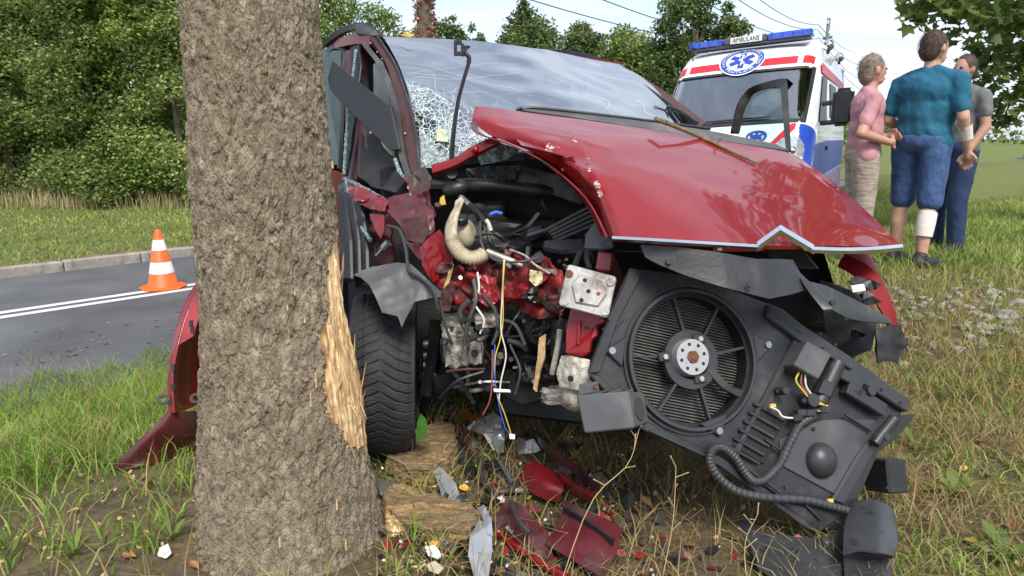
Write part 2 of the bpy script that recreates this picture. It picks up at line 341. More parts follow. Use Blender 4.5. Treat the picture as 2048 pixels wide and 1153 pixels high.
def flat_bits(name, x, y, z, size, m, label):
    n = len(x); a = rng.uniform(0, 6.28, n); s_ = size * rng.uniform(.4, 1.3, n); c, q = np.cos(a) * s_, np.sin(a) * s_; e = rng.uniform(.12, .5, n)
    V = np.stack([np.stack([x + c, y + q, z + 0 * x + .006], -1), np.stack([x - q * e, y + c * e, z + 0 * x + .014], -1), np.stack([x - c, y - q, z + 0 * x + .006], -1), np.stack([x + q * e, y - c * e, z + 0 * x + .007], -1)], 1).reshape(-1, 3)
    return tag(link(name, np_mesh(name, V, np.arange(n * 4), 4), m), label, 'litter', kind='stuff')
flat_bits('road_litter', rx_, ry_, ROADZ, .03, mat('road_litter', (.20, .15, .09), .9, 0, .3, 5, island=.5), 'dry leaves and grit scattered along the near lane')
kerb = tag(strip('kerb', KERB + .02, KERB + .15, -20, 300, ROADZ + .02, mat('kerb_bed', (.2, .19, .17), .9)), kind='structure')
M_KERB = mat('kerb_concrete', (.30, .275, .235), .9, 0, .25, 5, bump=.5, bscale=60, col2=(.17, .155, .12), thr=(.48, .68), sc2=7)
km = MB().cbox(-.493, .493, 0, .15, 0, .16)
kp = km.build('kerb_stone', M_KERB, kerb, bevel=.014)
for i in range(30):
    o = kp if i == 0 else kp.copy()
    if i: COL.objects.link(o)
    x, y = rxy(KERB, -5 + i); o.location = (x, y, ROADZ - .02 + .006 * random.uniform(-1, 1)); o.rotation_euler = (0, 0, math.atan2(RR[1], RR[0]) + random.uniform(-.004, .004)); o.matrix_parent_inverse = Matrix.Identity(4)

# ------------------------------------------------------------------ foliage helpers
KITE = [(0, 0), (.32, .38), (0, 1), (-.32, .38)]
OVAL = [(0, 0), (.26, .22), (.30, .55), (0, 1), (-.30, .55), (-.26, .22)]
MAPLE = [(0, 0), (.18, .10), (.55, .05), (.38, .32), (.62, .62), (.25, .58), (0, 1), (-.25, .58), (-.62, .62), (-.38, .32), (-.55, .05), (-.18, .10)]
def rot_frames(n, up=.5, r=rng):
    nz_ = r.normal(size=(n, 3)); nz_[:, 2] = np.abs(nz_[:, 2]) + up; nz_ /= np.linalg.norm(nz_, axis=1)[:, None]
    t = r.normal(size=(n, 3)); t -= (t * nz_).sum(1)[:, None] * nz_; t /= np.linalg.norm(t, axis=1)[:, None]
    return t, np.cross(nz_, t), nz_
def leaf_mesh(name, pts, size, tmpl=KITE, up=.5, fold=.18):
    n = len(pts); t, b, nn_ = rot_frames(n, up); T = np.array(tmpl); k = len(T); sz = size * rng.uniform(.6, 1.35, n)
    V = pts[:, None, :] + sz[:, None, None] * (T[None, :, 1, None] * t[:, None, :] + T[None, :, 0, None] * b[:, None, :] + fold * np.abs(T[None, :, 0, None]) * nn_[:, None, :])
    return np_mesh(name, V.reshape(-1, 3), np.arange(n * k), k)
def blob_points(blobs, n, shell=.5):
    c = np.array([b[0] for b in blobs], float); r = np.array([b[1] for b in blobs], float); pr = r ** 2 / (r ** 2).sum(); k = rng.choice(len(blobs), n, p=pr)
    d = rng.normal(size=(n, 3)); d /= np.linalg.norm(d, axis=1)[:, None]; rad = r[k] * (shell + (1 - shell) * rng.random(n) ** .7) * rng.uniform(.8, 1.18, n)
    return c[k] + d * rad[:, None] * np.array([1, 1, .85])
def leafmat(name, c, c2, tr=.42, isl=.35): return mat(name, c, .55, 0, .25, 1.2, col2=c2, thr=(.42, .62), sc2=.9, island=isl, transl=tr, spec=.35)
LEAF_A = leafmat('leaf_willow', (.26, .34, .10), (.35, .41, .15))
LEAF_B = leafmat('leaf_dark', (.185, .26, .07), (.275, .335, .105))
LEAF_C = leafmat('leaf_birch', (.23, .33, .07), (.32, .39, .115))
LEAF_R = leafmat('leaf_robinia', (.12, .18, .06), (.19, .25, .085))
LEAF_M = leafmat('leaf_maple', (.085, .135, .03), (.15, .19, .05))
LEAF_DRY = leafmat('leaf_dry', (.22, .085, .045), (.33, .16, .09), .2)
M_BARKFAR = mat('far_bark', (.13, .105, .08), .9, 0, .3, 8, bump=.6, bscale=30)
def far_tree(name, base, top, blobs, n, size, lm, label, cat, group=None, tr=.12, tmpl=KITE, shell=.45, up=.5, limbs=True):
    root = thing(name, base, label, cat, group); base = Vector(base); top = Vector(top)
    mb = MB(); mid = base.lerp(top, .5) + Vector((random.uniform(-.2, .2), random.uniform(-.2, .2), 0))
    mb.tube([base - Vector((0, 0, .1)), mid, top], [tr, tr * .7, tr * .25], 7)
    if limbs:
        for b in blobs:
            c = Vector(b[0]); h = min(max((c.z - base.z) * .6 / max(top.z - base.z, .1), .12), .85); s = base.lerp(top, h)
            mb.tube([s, s.lerp(c, .55) + Vector((0, 0, .08)), c], [tr * .4, tr * .25, tr * .1], 5)
    mb.build('trunk', M_BARKFAR, root, True)
    cr = link('crown', leaf_mesh('crown', blob_points(blobs, n, shell), size, tmpl, up), lm, root); return root

# thicket behind the far verge
spots = [(-75, 400, 3.0), (25, 402, 2.6), (120, 398, 2.7), (205, 402, 2.5), (290, 404, 2.6), (375, 408, 2.5), (455, 404, 2.4)]
lab = ['tall dense thicket bush with fine pale leaves at the hedge end', 'dark green leafy bush growing close behind the dry grass', 'broad pale green willow bush in the roadside thicket',
       'leafy bush with a sky gap above it in the thicket', 'bright green bush above the traffic cone in the thicket', 'full green bush beside the big tree trunk across the road', 'green thicket bush mostly hidden by the big tree trunk']
for i, (px, py, wd) in enumerate(spots):
    b = G(px, py); b.z = float(gz(b.x, b.y)); d0 = b.y
    top = [6.6, 6.1, 6.9, 5.3, 6.7, 7.0, 6.6][i]; bl = []
    for k in range(64):
        h = .3 + (top - .4) * (k / 63) ** 1.0; a = random.uniform(0, 2 * PI); rad = wd * .42 * (1.05 - .45 * (h / top)) * random.uniform(.35, 1)
        bl.append(((b.x + rad * math.cos(a) * 1.1, b.y + rad * math.sin(a), b.z + h), random.uniform(.34, .62)))
    far_tree('thicket_bush', b, (b.x, b.y, b.z + top - .6), bl, 42000, .082, [LEAF_A, LEAF_B, LEAF_A, LEAF_B, LEAF_C, LEAF_A, LEAF_B][i], lab[i], 'bush', 'bushes of the roadside thicket', tr=.09, limbs=False)
# second row behind, closing the gaps
lab2 = ['taller tree rising behind the pale willow bush', 'dark tree standing behind the hedge end', 'tall tree behind the bush beside the big trunk', 'dark green tree behind the thicket, filling its middle']
for i, (px, d, top) in enumerate([(60, 23, 8.4), (-60, 24, 9), (400, 22, 8.6), (250, 24, 6.3)]):
    q = P(px, 300, d); z0 = float(gz(q.x, q.y)); bl = [((q.x + random.uniform(-2.1, 2.1), q.y + random.uniform(-1, 1), z0 + random.uniform(.5, top)), random.uniform(.6, 1.1)) for k in range(34)]
    far_tree('background_tree', (q.x, q.y, z0), (q.x, q.y, z0 + top - .8), bl, 11000, .19, LEAF_B, lab2[i], 'tree', 'trees behind the thicket', tr=.14, limbs=False)
def px_tree(name, blobs_px, d, basex, topx, topy, n, size, lm, label, tr=.15, tmpl=KITE, shell=.35, up=.5, group=None):
    q = P(basex, 290, d); z0 = float(gz(q.x, q.y)); bl = []
    for (x, y, r) in blobs_px:
        p = P(x, y, d); p.y += random.uniform(-.6, .6); bl.append((tuple(p), r * (1.2 if d > 25 else 1.0) / F * d))
    return far_tree(name, (q.x, q.y, z0), P(topx, topy, d), bl, n, size, lm, label, 'tree', group, tr, tmpl, shell, up)
px_tree('birch_tree', [(640, 10, 45), (690, 20, 40), (665, 70, 55), (740, 25, 34), (770, 40, 30), (735, 80, 40), (800, 75, 26), (600, 60, 50), (660, -30, 40), (700, 130, 50), (620, 140, 50), (830, 60, 16), (720, -15, 20)], 22, 690, 680, -30, 16000, .10, LEAF_C, 'light green birch rising behind the wrecked car roof rail', tr=.09)
px_tree('sapling', [(885, 60, 22), (910, 70, 24), (945, 62, 9), (960, 85, 16), (930, 95, 26), (870, 85, 20), (908, 42, 8), (960, 66, 7)], 24, 915, 908, 40, 2600, .12, LEAF_R, 'thin sapling tops showing over the windscreen beside the ivy trunk', tr=.05)
px_tree('robinia_tree', [(1050, 30, 22), (1040, 60, 30), (1075, 65, 34), (1100, 85, 26), (1020, 90, 24), (1050, 100, 36), (1046, 10, 10), (1090, 120, 36)], 30, 1055, 1048, 8, 8500, .16, LEAF_R, 'feathery robinia with a pointed top above the windscreen', group='trees on the skyline', shell=.2)
px_tree('robinia_tree', [(1165, 60, 20), (1150, 85, 26), (1185, 90, 24), (1170, 120, 34), (1210, 130, 24), (1140, 120, 24)], 32, 1170, 1166, 42, 7500, .16, LEAF_R, 'low rounded robinia between two taller skyline trees', group='trees on the skyline', shell=.2)
px_tree('robinia_tree', [(1250, 75, 26), (1235, 105, 36), (1280, 95, 30), (1270, 140, 44), (1310, 140, 34), (1240, 160, 40), (1325, 180, 34), (1300, 200, 40)], 29, 1270, 1255, 52, 10500, .17, LEAF_B, 'dark bushy tree just left of the ambulance', group='trees on the skyline', shell=.25)
px_tree('robinia_tree', [(1350, 25, 32), (1330, 60, 26), (1385, 10, 28), (1420, -10, 24), (1455, 50, 22), (1475, 62, 18), (1440, 75, 26), (1400, 70, 28), (1350, 95, 34), (1330, 130, 30), (1310, 95, 18), (1380, 110, 30), (1340, 165, 40), (1455, 15, 12), (1410, 40, 24), (1440, -30, 20)], 26, 1375, 1400, -20, 10500, .16, LEAF_R, 'tall open-crowned robinia rising behind the ambulance', group='trees on the skyline', shell=.15, tr=.17)
# trunk clad in dead ivy
d = 19.0; q = P(856, 300, d); z0 = float(gz(q.x, q.y)); root = thing('ivy_clad_tree', (q.x, q.y, z0), 'tree trunk wrapped in dead red-brown ivy above the car roof', 'tree')
tt = Vector((q.x - .02, q.y, 9.2)); bb = Vector((q.x, q.y, z0))
mbt = MB().tube([bb, bb.lerp(tt, .5), tt], [.24, .2, .12], 10)
lim = [(.72, (-1.2, .4, 1.3)), (.8, (1.1, -.2, 1.2)), (.9, (.2, .9, 1.4)), (.97, (-.4, -.7, 1.0))]
for f_, o_ in lim: s = bb.lerp(tt, f_); mbt.tube([s, s + Vector(o_) * .6 + Vector((0, 0, .1)), s + Vector(o_)], [.07, .05, .02], 6)
mbt.build('trunk', M_BARKFAR, root, True)
zz = rng.uniform(z0 + .3, 7.2, 2600); aa = rng.uniform(0, 2 * PI, 2600); rad = .19 + .11 * rng.random(2600) ** 2
link('dead_ivy', leaf_mesh('dead_ivy', np.stack([q.x + rad * np.cos(aa), q.y + rad * np.sin(aa), zz], -1), .10, OVAL, -.2), LEAF_DRY, root)
link('crown', leaf_mesh('crown', blob_points([(tuple(bb.lerp(tt, f_) + Vector(o_)), .8) for f_, o_ in lim] + [(tuple(tt + Vector((0, 0, .6))), .9)], 2600), .12, OVAL), LEAF_B, root)
# maple on the right whose branches hang into the picture
bx, by = 6.6, 8.4; z0 = float(gz(bx, by)); root = thing('maple_tree', (bx, by, z0), 'roadside maple with leafy branches hanging over the bystanders', 'tree')
mb = MB(); tt = Vector((6.4, 8.3, 6.8)); bb = Vector((bx, by, z0 - .1)); mb.tube([bb, bb.lerp(tt, .35), bb.lerp(tt, .7), tt], [.24, .19, .15, .07], 12)
tg = [P(1850, 8, 6.4), P(1920, 25, 6.6), P(1985, 22, 7.0), P(2035, 40, 7.2), P(2050, 110, 7.4), P(2055, 180, 7.5), P(1985, 120, 8.2), P(1960, 190, 8.6), P(2010, 230, 8.6), P(1890, -30, 6.8)]
hi = [Vector((bx + random.uniform(-1.7, 1.7), by + random.uniform(-1.6, 1.6), random.uniform(4.2, 8.2))) for k in range(26)]
bl = []
for i, c in enumerate(tg):
    s = bb.lerp(tt, .42 + .05 * (i % 4)); m_ = s.lerp(c, .55) + Vector((0, 0, .5)); mb.tube([s, m_, c], [.05, .03, .008], 6); bl.append((tuple(c), (.26, .36, .36, .38, .34, .24, .36, .34, .28, .4)[i])); bl.append((tuple(m_.lerp(c, .5)), .26))
for c in hi: s = bb.lerp(tt, random.uniform(.5, .95)); mb.tube([s, s.lerp(c, .5) + Vector((0, 0, .2)), c], [.06, .04, .01], 5); bl.append((tuple(c), random.uniform(.5, .8)))
mb.build('trunk', M_BARKFAR, root, True)
link('crown', leaf_mesh('crown', blob_points(bl, 13000, .15), .115, MAPLE, .6), LEAF_M, root)

# distant wood on the skyline and the low growth along the field
def wood(name, label, pts, hmin, hmax, n, size, lm):
    c = []
    for k in range(n):
        a, b = pts[k % len(pts)]; t = random.random(); x = a[0] + (b[0] - a[0]) * t; y = a[1] + (b[1] - a[1]) * t
        c.append((x + random.uniform(-3, 3), y + random.uniform(-3, 3), float(gz(x, y)) + hmax * random.random() ** 1.6 + hmin * .2))
    o = link(name, leaf_mesh(name, np.array(c), size, KITE, .2), lm); return tag(o, label, 'wood', kind='stuff')
wood('distant_wood', 'low dark line of far trees along the horizon', [((95, 170), (260, 120)), ((-60, 60), (40, 110)), ((40, 110), (95, 175))], 1, 6, 9000, 1.1, LEAF_R)
wood('roadside_undergrowth', 'continuous undergrowth beyond the road behind the wrecked car', [((-8, 22), (4, 32)), ((4, 32), (18, 44))], .3, 3.0, 16000, .22, LEAF_B)

# ------------------------------------------------------------------ grass
def blades(name, x, y, hmin, hmax, wd, m, lean=.5, label=None, cat='grass', droop=.25):
    n = len(x); z = gz(x, y); h = rng.uniform(hmin, hmax, n); a = rng.uniform(0, 2 * PI, n); ln = lean * rng.uniform(.2, 1.2, n)
    dx, dy = np.cos(a), np.sin(a); b = rng.uniform(0, 2 * PI, n); ox, oy = np.cos(b) * wd, np.sin(b) * wd
    base = np.stack([x, y, z - .01], -1); o_ = np.stack([ox, oy, 0 * ox], -1); dr = np.stack([dx, dy, 0 * dx], -1); up = np.zeros((n, 3)); up[:, 2] = 1
    m1 = base + dr * (ln * h * .35)[:, None] + up * (h * .55)[:, None]; t = base + dr * (ln * h)[:, None] + up * (h * (1 - droop * ln))[:, None]
    V = np.stack([base - o_, base + o_, m1 + o_ * .75, m1 - o_ * .75, t], 1).reshape(-1, 3)
    i = np.arange(n)[:, None] * 5; lo = np.concatenate([i + np.array([[0, 1, 2, 3]]), i + np.array([[3, 2, 4]])], 1).ravel(); sz = np.tile([4, 3], n)
    o = link(name, np_mesh(name, V, lo, sz), m); return tag(o, label, cat, kind='stuff')
GR_G = mat('grass_green', (.18, .30, .045), .6, 0, .3, 3, col2=(.29, .36, .09), thr=(.45, .65), sc2=2.2, island=.35, transl=.3, spec=.25)
GR_S = mat('grass_straw', (.36, .27, .12), .7, 0, .25, 3, col2=(.20, .16, .07), thr=(.45, .65), sc2=3, island=.35, transl=.2, spec=.2)
GR_F = mat('grass_far', (.24, .305, .075), .65, 0, .3, 1.2, col2=(.38, .37, .14), thr=(.5, .7), sc2=.9, island=.25, transl=.25, spec=.2)
def sample(n, x0, x1, y0, y1, keep):
    x = rng.uniform(x0, x1, n); y = rng.uniform(y0, y1, n); k = rng.random(n) < keep(x, y); return x[k], y[k]
tree_d = lambda x, y: np.hypot(x + .735, y - 2.07)
def clump(x, y, s=1.0): return np.clip(.5 + .8 * np.sin(x * 5.1 * s + 1.7 * np.sin(y * 3.3 * s)) * np.sin(y * 6.3 * s + 1.3 * np.sin(x * 4.1 * s)), 0, 1)
def k_left(x, y): n, r = nr(x, y); return (sstep(2.1, 2.75, n) * .97 + .03 * (n > 1)) * (n < 6.05 + .12 * np.sin(r * 7) + .1 * np.sin(r * 17)) * (1 - sstep(1.9, 2.6, r)) * (tree_d(x, y) > .34) * (1 - .95 * np.exp(-(((x + 1.42) / .62) ** 2 + ((y - 2.3) / .46) ** 2) ** 2))
x, y = sample(110000, -6.5, 0, 1.0, 6.5, k_left)
blades('verge_grass', x, y, .05, .19, .0032, GR_G, .9, 'long green grass on the bank beside the road')
x, y = sample(26000, -5, 0, .9, 5.5, lambda a, b: k_left(a, b) * .22 + .12 * (tree_d(a, b) > .38) * (nr(a, b)[0] > .6)); blades('dry_verge_grass', x, y, .06, .26, .0025, GR_S, 1.1, 'dry blades mixed into the bank grass')
x, y = sample(9000, -3, -.2, .9, 2.6, lambda a, b: clump(a, b, 1.4) ** 2 * .8 * (tree_d(a, b) > .36) * (nr(a, b)[0] < 2.7)); blades('weed_tufts', x, y, .03, .13, .004, GR_G, 1.0, 'low green weeds in the bare soil at the tree foot')
bare = lambda x, y: np.exp(-(((x - 3.1) / 1.25) ** 2 + ((y - 4.55) / .6) ** 2))
deb = lambda x, y: np.exp(-(((x - .05) / .38) ** 2 + ((y - 2.05) / .42) ** 2))
car_zone = lambda x, y: np.exp(-(((x - .35) / .8) ** 2 + ((y - 3.2) / 1.0) ** 4))
x, y = sample(84000, -.4, 4.5, 1.0, 5.2, lambda a, b: (.25 + .75 * clump(a, b, .8)) * (1 - .85 * car_zone(a, b)) * (1 - .72 * deb(a, b)) * (1 - .75 * bare(a, b)) * (tree_d(a, b) > .34)); blades('dry_grass', x, y, .03, .15, .0022, GR_S, 1.3, 'trampled straw coloured grass in front of the wrecked car')
x, y = sample(52000, -.4, 4.5, 1.0, 5.0, lambda a, b: np.clip(clump(a + 3, b, .7) ** 2 + .45 * sstep(1.2, 1.8, a), 0, 1) * (1 - .95 * car_zone(a, b)) * (1 - .6 * deb(a, b)) * (1 - .8 * bare(a, b)) * (tree_d(a, b) > .34)); blades('low_green_grass', x, y, .02, .10, .003, GR_G, 1.1, 'short green tufts among the straw in front of the wrecked car')
x, y = sample(90000, 1.4, 9, 4.0, 13, lambda a, b: (.2 + .8 * sstep(4.4, 5.6, b)) * (1 - .8 * bare(a, b)) * (nr(a, b)[0] < 5.9)); blades('bystander_grass', x, y, .04, .17, .0045, GR_F, .9, 'green meadow grass round the feet of the bystanders')
x, y = sample(60000, -16, 2, 6, 24, lambda a, b: (nr(a, b)[0] > KERB + .2) * (nr(a, b)[0] < 21)); blades('far_verge_grass', x, y, .03, .10, .012, GR_F, .9, 'mown green grass on the far side of the road')
fx = []; fy = []
for px, py, s_ in [(k * 26 - 40, 402 + 7 * math.sin(k * 1.9), 1) for k in range(20)]:
    q = G(px, py + 6); k = int(rng.integers(40, 230)); fx += list(q.x + rng.normal(0, .38, k)); fy += list(q.y + rng.normal(0, .3, k))
blades('tall_dry_grass', np.array(fx), np.array(fy), .12, .5, .008, mat('grass_tall_dry', (.42, .35, .19), .7, 0, .25, 2, col2=(.22, .24, .08), thr=(.45, .62), sc2=1.2, island=.3, transl=.2, spec=.2), .35, 'tall straw coloured grass along the thicket foot')
# a few tall dead stalks standing in front of the radiator
M_STALK = mat('dry_stalk', (.42, .33, .15), .7)
for i, (pts, lb) in enumerate([([(1105, 1153), (1180, 1010), (1255, 930), (1278, 860)], 'slender dry grass stalk leaning towards the radiator panel'), ([(1100, 950), (1330, 1045), (1260, 1100)], 'bent dry stem lying across the grass'),
        ([(1318, 1153), (1345, 1050), (1352, 935)], 'upright dry stalk with side twigs below the radiator panel'), ([(1500, 1153), (1490, 1090), (1515, 1030)], 'short dry weed stem beside the black underbody liner')]):
    d0 = Gd(*pts[0]) if pts[0][1] < 1150 else 1.95
    q = [P(a, b, d0 + .02 * k) for k, (a, b) in enumerate(pts)]; q[0].z = float(gz(q[0].x, q[0].y)) - .02
    c = [Vector(v) for v in curve([tuple(v) for v in q], 12)]; mb = MB().tube(c, [.0019 - .0010 * k / 11 for k in range(12)], 5)
    for k in (5, 7, 9, 10, 11):
        dv_ = Vector((random.uniform(-1, 1), random.uniform(-.6, .6), random.uniform(.3, 1.2))) * .035; mb.tube([c[k], c[k] + dv_ * .6, c[k] + dv_], [.0016, .0012, .002], 4)
    tag(mb.build('dry_stalk', M_STALK), lb, 'stalk')
# broad-leaved weeds bottom right
def weed(px, py, n, ln, wd, c, label):
    b = G(px, py); mb = MB()
    for k in range(n):
        a = 2 * PI * k / n + random.uniform(-.3, .3); up = random.uniform(.6, 1.4); dv_ = Vector((math.cos(a), math.sin(a), up)).normalized(); s = Vector((-math.sin(a), math.cos(a), 0)) * wd; l_ = ln * random.uniform(.7, 1.15)
        p0 = b; p1 = b + dv_ * l_ * .5; p2 = b + dv_ * l_ - Vector((0, 0, .25 * l_))
        mb.add([p0 - s * .15, p0 + s * .15, p1 + s, p1 - s, p1.lerp(p2, .6) + s * .8, p1.lerp(p2, .6) - s * .8, p2], [(0, 1, 2, 3), (3, 2, 4, 5), (5, 4, 6)])
    o = mb.build('weed', leafmat('weed_leaf_%d' % c, [(.16, .24, .04), (.10, .17, .035)][c], (.20, .26, .06)), None); return tag(o, label, 'weed')
weed(1905, 985, 7, .11, .022, 0, 'yellow-green broad-leaved weed right of the black underbody liner')
weed(1835, 905, 3, .16, .012, 1, 'narrow upright dock leaf beside the radiator panel')
weed(1915, 800, 6, .10, .010, 1, 'small leafy tuft on the bare soil behind the dock leaf')
weed(2010, 1120, 6, .14, .02, 1, 'dark green weed in the corner beyond the liner')
weed(1830, 650, 6, .10, .014, 1, 'low green weed beside the pale stones')
weed(345, 1080, 9, .12, .008, 1, 'small feathery green weed at the tree foot')
weed(150, 1110, 8, .10, .008, 0, 'sprawling pale weed on the bare soil near the tree')
weed(470, 640, 4, .1, .01, 1, 'small green weed behind the tree trunk')
# stones
M_STONE = mat('pale_stone', (.26, .235, .20), .9, 0, .3, 12, bump=.5, bscale=50)
for i, (px, py, s_) in enumerate([(1840, 560, .055), (1830, 632, .05), (1905, 610, .06), (1985, 590, .07), (2010, 635, .09), (2040, 610, .07), (1965, 690, .035), (2000, 545, .05), (1945, 560, .045), (2030, 665, .06), (1860, 690, .03), (1990, 705, .03), (1780, 560, .04), (1925, 655, .035), (1880, 640, .035), (2035, 560, .06), (1760, 790, .03), (1955, 625, .03)]):
    c = G(px, py); bm = bmesh.new(); bmesh.ops.create_icosphere(bm, subdivisions=2, radius=1)
    for v in bm.verts: k = 1 + .8 * mn.noise(v.co * 1.1 + Vector((i * 3.1, 0, 0))); v.co = Vector((v.co.x * s_ * .85, v.co.y * s_ * .7, v.co.z * s_ * .42)) * k
    me = bpy.data.meshes.new('stone'); bm.to_mesh(me); bm.free(); o = link('stone', me, M_STONE); o.location = c + Vector((0, 0, s_ * .10)); o.rotation_euler = (0, 0, i * 1.3)
    tag(o, 'pale weathered stone lying on the verge by the bystanders', 'stone', 'stones on the verge')
# rubble too small to count
rbm = bmesh.new(); rr2 = random.Random(3)
for k in range(230):
    c = G(rr2.uniform(1770, 2060), rr2.gauss(622, 45)); s_ = rr2.uniform(.008, .03)
    r_ = bmesh.ops.create_icosphere(rbm, subdivisions=1, radius=1)
    for v in r_['verts']: v.co = Vector((v.co.x * s_ * 1.3, v.co.y * s_, v.co.z * s_ * .7)) * (1 + .6 * mn.noise(v.co * 1.2 + Vector((k * 2.7, 0, 0)))) + c + Vector((0, 0, s_ * .3))
me = bpy.data.meshes.new('rubble'); rbm.to_mesh(me); rbm.free(); tag(link('rubble', me, M_STONE), 'pale gravel and rubble strewn over the bare bank', 'rubble', kind='stuff')
# fallen leaves
lm_ = []
for k in range(4):
    mb = MB(); T = [(0, 0), (.22, .2), (.30, .5), (.12, .8), (0, 1), (-.14, .78), (-.28, .5), (-.2, .2)]
    vs = [Vector((a, b - .5, .5 * abs(a) + .25 * (b - .5) ** 2 + .05 * random.uniform(-1, 1))) for a, b in T] + [Vector((0, 0, 0))]
    mb.add(vs, [(i, (i + 1) % 8, 8) for i in range(8)]); lm_.append(mb)
LCOL = [mat('leaf_orange', (.30, .135, .05), .7, 0, .3, 30), mat('leaf_yellow', (.62, .42, .05), .6, 0, .2, 30), mat('leaf_tan', (.40, .26, .13), .8, 0, .3, 30)]
protos = [[m_.build('fallen_leaf', c) for m_ in lm_[:2]] for c in LCOL]
lname = ['curled orange-brown leaf fallen on the verge', 'yellow leaf fallen on the verge', 'dry tan leaf fallen on the verge']
fl = [(180, 965, 0), (300, 975, 0), (120, 1090, 0), (290, 960, 0), (150, 1030, 2), (60, 1075, 2), (260, 1120, 0), (210, 770, 2), (155, 715, 0), (130, 645, 0), (60, 905, 2), (830, 1000, 1), (1060, 1003, 1), (1180, 1110, 1), (870, 1100, 1), (930, 985, 1), (1090, 960, 0), (1215, 1045, 0), (1005, 850, 0),
      (1905, 825, 1), (1900, 855, 2), (1925, 945, 1), (1980, 960, 2), (1790, 870, 2), (1960, 890, 0), (2005, 975, 0), (1870, 1060, 0), (1850, 985, 2), (2030, 770, 2), (1870, 770, 1), (1940, 1090, 1), (1660, 1000, 1), (1330, 905, 0), (1380, 1100, 0), (1290, 1010, 0), (1130, 905, 0), (1050, 870, 0), (960, 1120, 0), (1410, 960, 0), (350, 905, 0), (390, 1140, 0), (1745, 950, 2), (2020, 1060, 0), (1890, 715, 0), (1820, 735, 2)]
seen = {}
for i, (px, py, c) in enumerate(fl):
    k = i % 2; src = protos[c][k]; first = (c, k) not in seen; seen[(c, k)] = 1; o = src if first else src.copy()
    if not first: COL.objects.link(o)
    q = G(px, py); s_ = random.uniform(.035, .058); o.location = q + Vector((0, 0, .014)); o.scale = (s_, s_, s_); o.rotation_euler = (random.uniform(-.4, .4), random.uniform(-.4, .4), random.uniform(0, 6.28))
    tag(o, lname[c], 'leaf', ['orange fallen leaves', 'yellow fallen leaves', 'tan fallen leaves'][c])

# ------------------------------------------------------------------ pole and overhead lines
d = 38.0; q = P(1637, 280, d); zt = P(1636, 45, d).z; zg = float(gz(q.x, q.y))
root = thing('utility_pole', (q.x, q.y, zg), 'grey concrete utility pole with a street lamp behind the ambulance', 'pole')
M_CONC = mat('pole_concrete', (.26, .24, .22), .9); MB().tube([(q.x, q.y, zg), (q.x - .03, q.y, zt)], [.16, .10], 8).build('post', M_CONC, root, True)
la = P(1655, 76, d); mb = MB().tube([(q.x, q.y, la.z - .7), la.lerp(Vector((q.x, q.y, la.z)), .5), la], .035, 6); mb.build('lamp_arm', M_STEEL, root)
MB().ball(la, .3, 8, 6, (Vector((.32, .05, .06)), Vector((-.05, .14, 0)), Vector((0, 0, .09)))).build('lamp_head', M_GRY, root, True)
for i in range(3): MB().disc(Vector((q.x + (i - 1) * .12, q.y - .12, zt - .3 - .5 * i)), (0, 0, 1), .05, .16, 8).build('insulator', M_WHT, root)
M_WIRE = mat('overhead_wire', (.06, .06, .065), .6)
wl = [('top', (1060, 0), (1636, 98), 30), ('second', (1200, -2), (1636, 88), 32), ('third', (1340, -40), (1636, 78), 34), ('fourth', (1400, -60), (1636, 60), 36), ('fifth', (1440, -75), (1636, 50), 37)]
for nm, a, b, da in wl:
    A = P(a[0], a[1], da * .62); B = P(b[0], b[1], d - .12); Vx = [A.lerp(B, t) - Vector((0, 0, .5 * 4 * t * (1 - t))) for t in np.linspace(0, 1, 24)]
    tag(MB().tube(Vx, .016, 5).build('overhead_wire', M_WIRE), 'thin sagging overhead wire running to the concrete pole', 'wire', 'overhead wires')
for i, (b, e) in enumerate([((1637, 62), (1720, 130)), ((1637, 75), (1725, 160)), ((1637, 92), (1740, 190)), ((1637, 50), (1715, 105))]):
    A = P(*b, d - .12); B = P(*e, d + 36); Vx = [A.lerp(B, t) - Vector((0, 0, .4 * 4 * t * (1 - t))) for t in np.linspace(0, 1, 16)]
    tag(MB().tube(Vx, .018, 5).build('overhead_wire', M_WIRE), 'thin overhead wire running on beyond the concrete pole', 'wire', 'overhead wires beyond the pole')

# ------------------------------------------------------------------ traffic cone
q = G(328, 584); q.z = ROADZ; root = thing('traffic_cone', q, 'orange and white striped traffic cone on the double road line', 'cone')
M_ORG = mat('cone_orange', (.85, .13, .015), .5, 0, .12, 6, col2=(.6, .12, .03), thr=(.6, .75), sc2=12); M_REFL = mat('cone_white', (.78, .74, .72), .4, 0, .08, 9, col2=(.55, .5, .47), thr=(.58, .75), sc2=15)
mb = MB(); bo = [(0.235, .0), (.235, .022), (.20, .034), (.175, .04)]
def lathe(mb, c, prof, n=32, cap=True):
    vs = [Vector(c) + Vector((r * math.cos(2 * PI * k / n), r * math.sin(2 * PI * k / n), z)) for r, z in prof for k in range(n)]
    fs = [(i * n + k, i * n + (k + 1) % n, (i + 1) * n + (k + 1) % n, (i + 1) * n + k) for i in range(len(prof) - 1) for k in range(n)]
    if cap: fs += [tuple(range(n))[::-1], tuple(range((len(prof) - 1) * n, len(prof) * n))]
    return mb.add(vs, fs)
n_ = 8; oct_ = [(.27 * math.cos(a), .27 * math.sin(a)) for a in [PI / 8 + k * PI / 4 for k in range(8)]]
mb.prism([q + Vector((a, b, .001)) for a, b in oct_], (0, 0, .03)).build('base', M_ORG, root, bevel=.01)
rc = lambda z: .17 + (.032 - .17) * (z - .04) / .68
MB().add(*(lambda m_: (m_.v, m_.f))(lathe(MB(), q, [(.185, .030), (.178, .05), (rc(.06), .06), (rc(.70), .70), (rc(.72) * .9, .715), (rc(.72) * .6, .72)]))).build('cone_body', M_ORG, root, True)
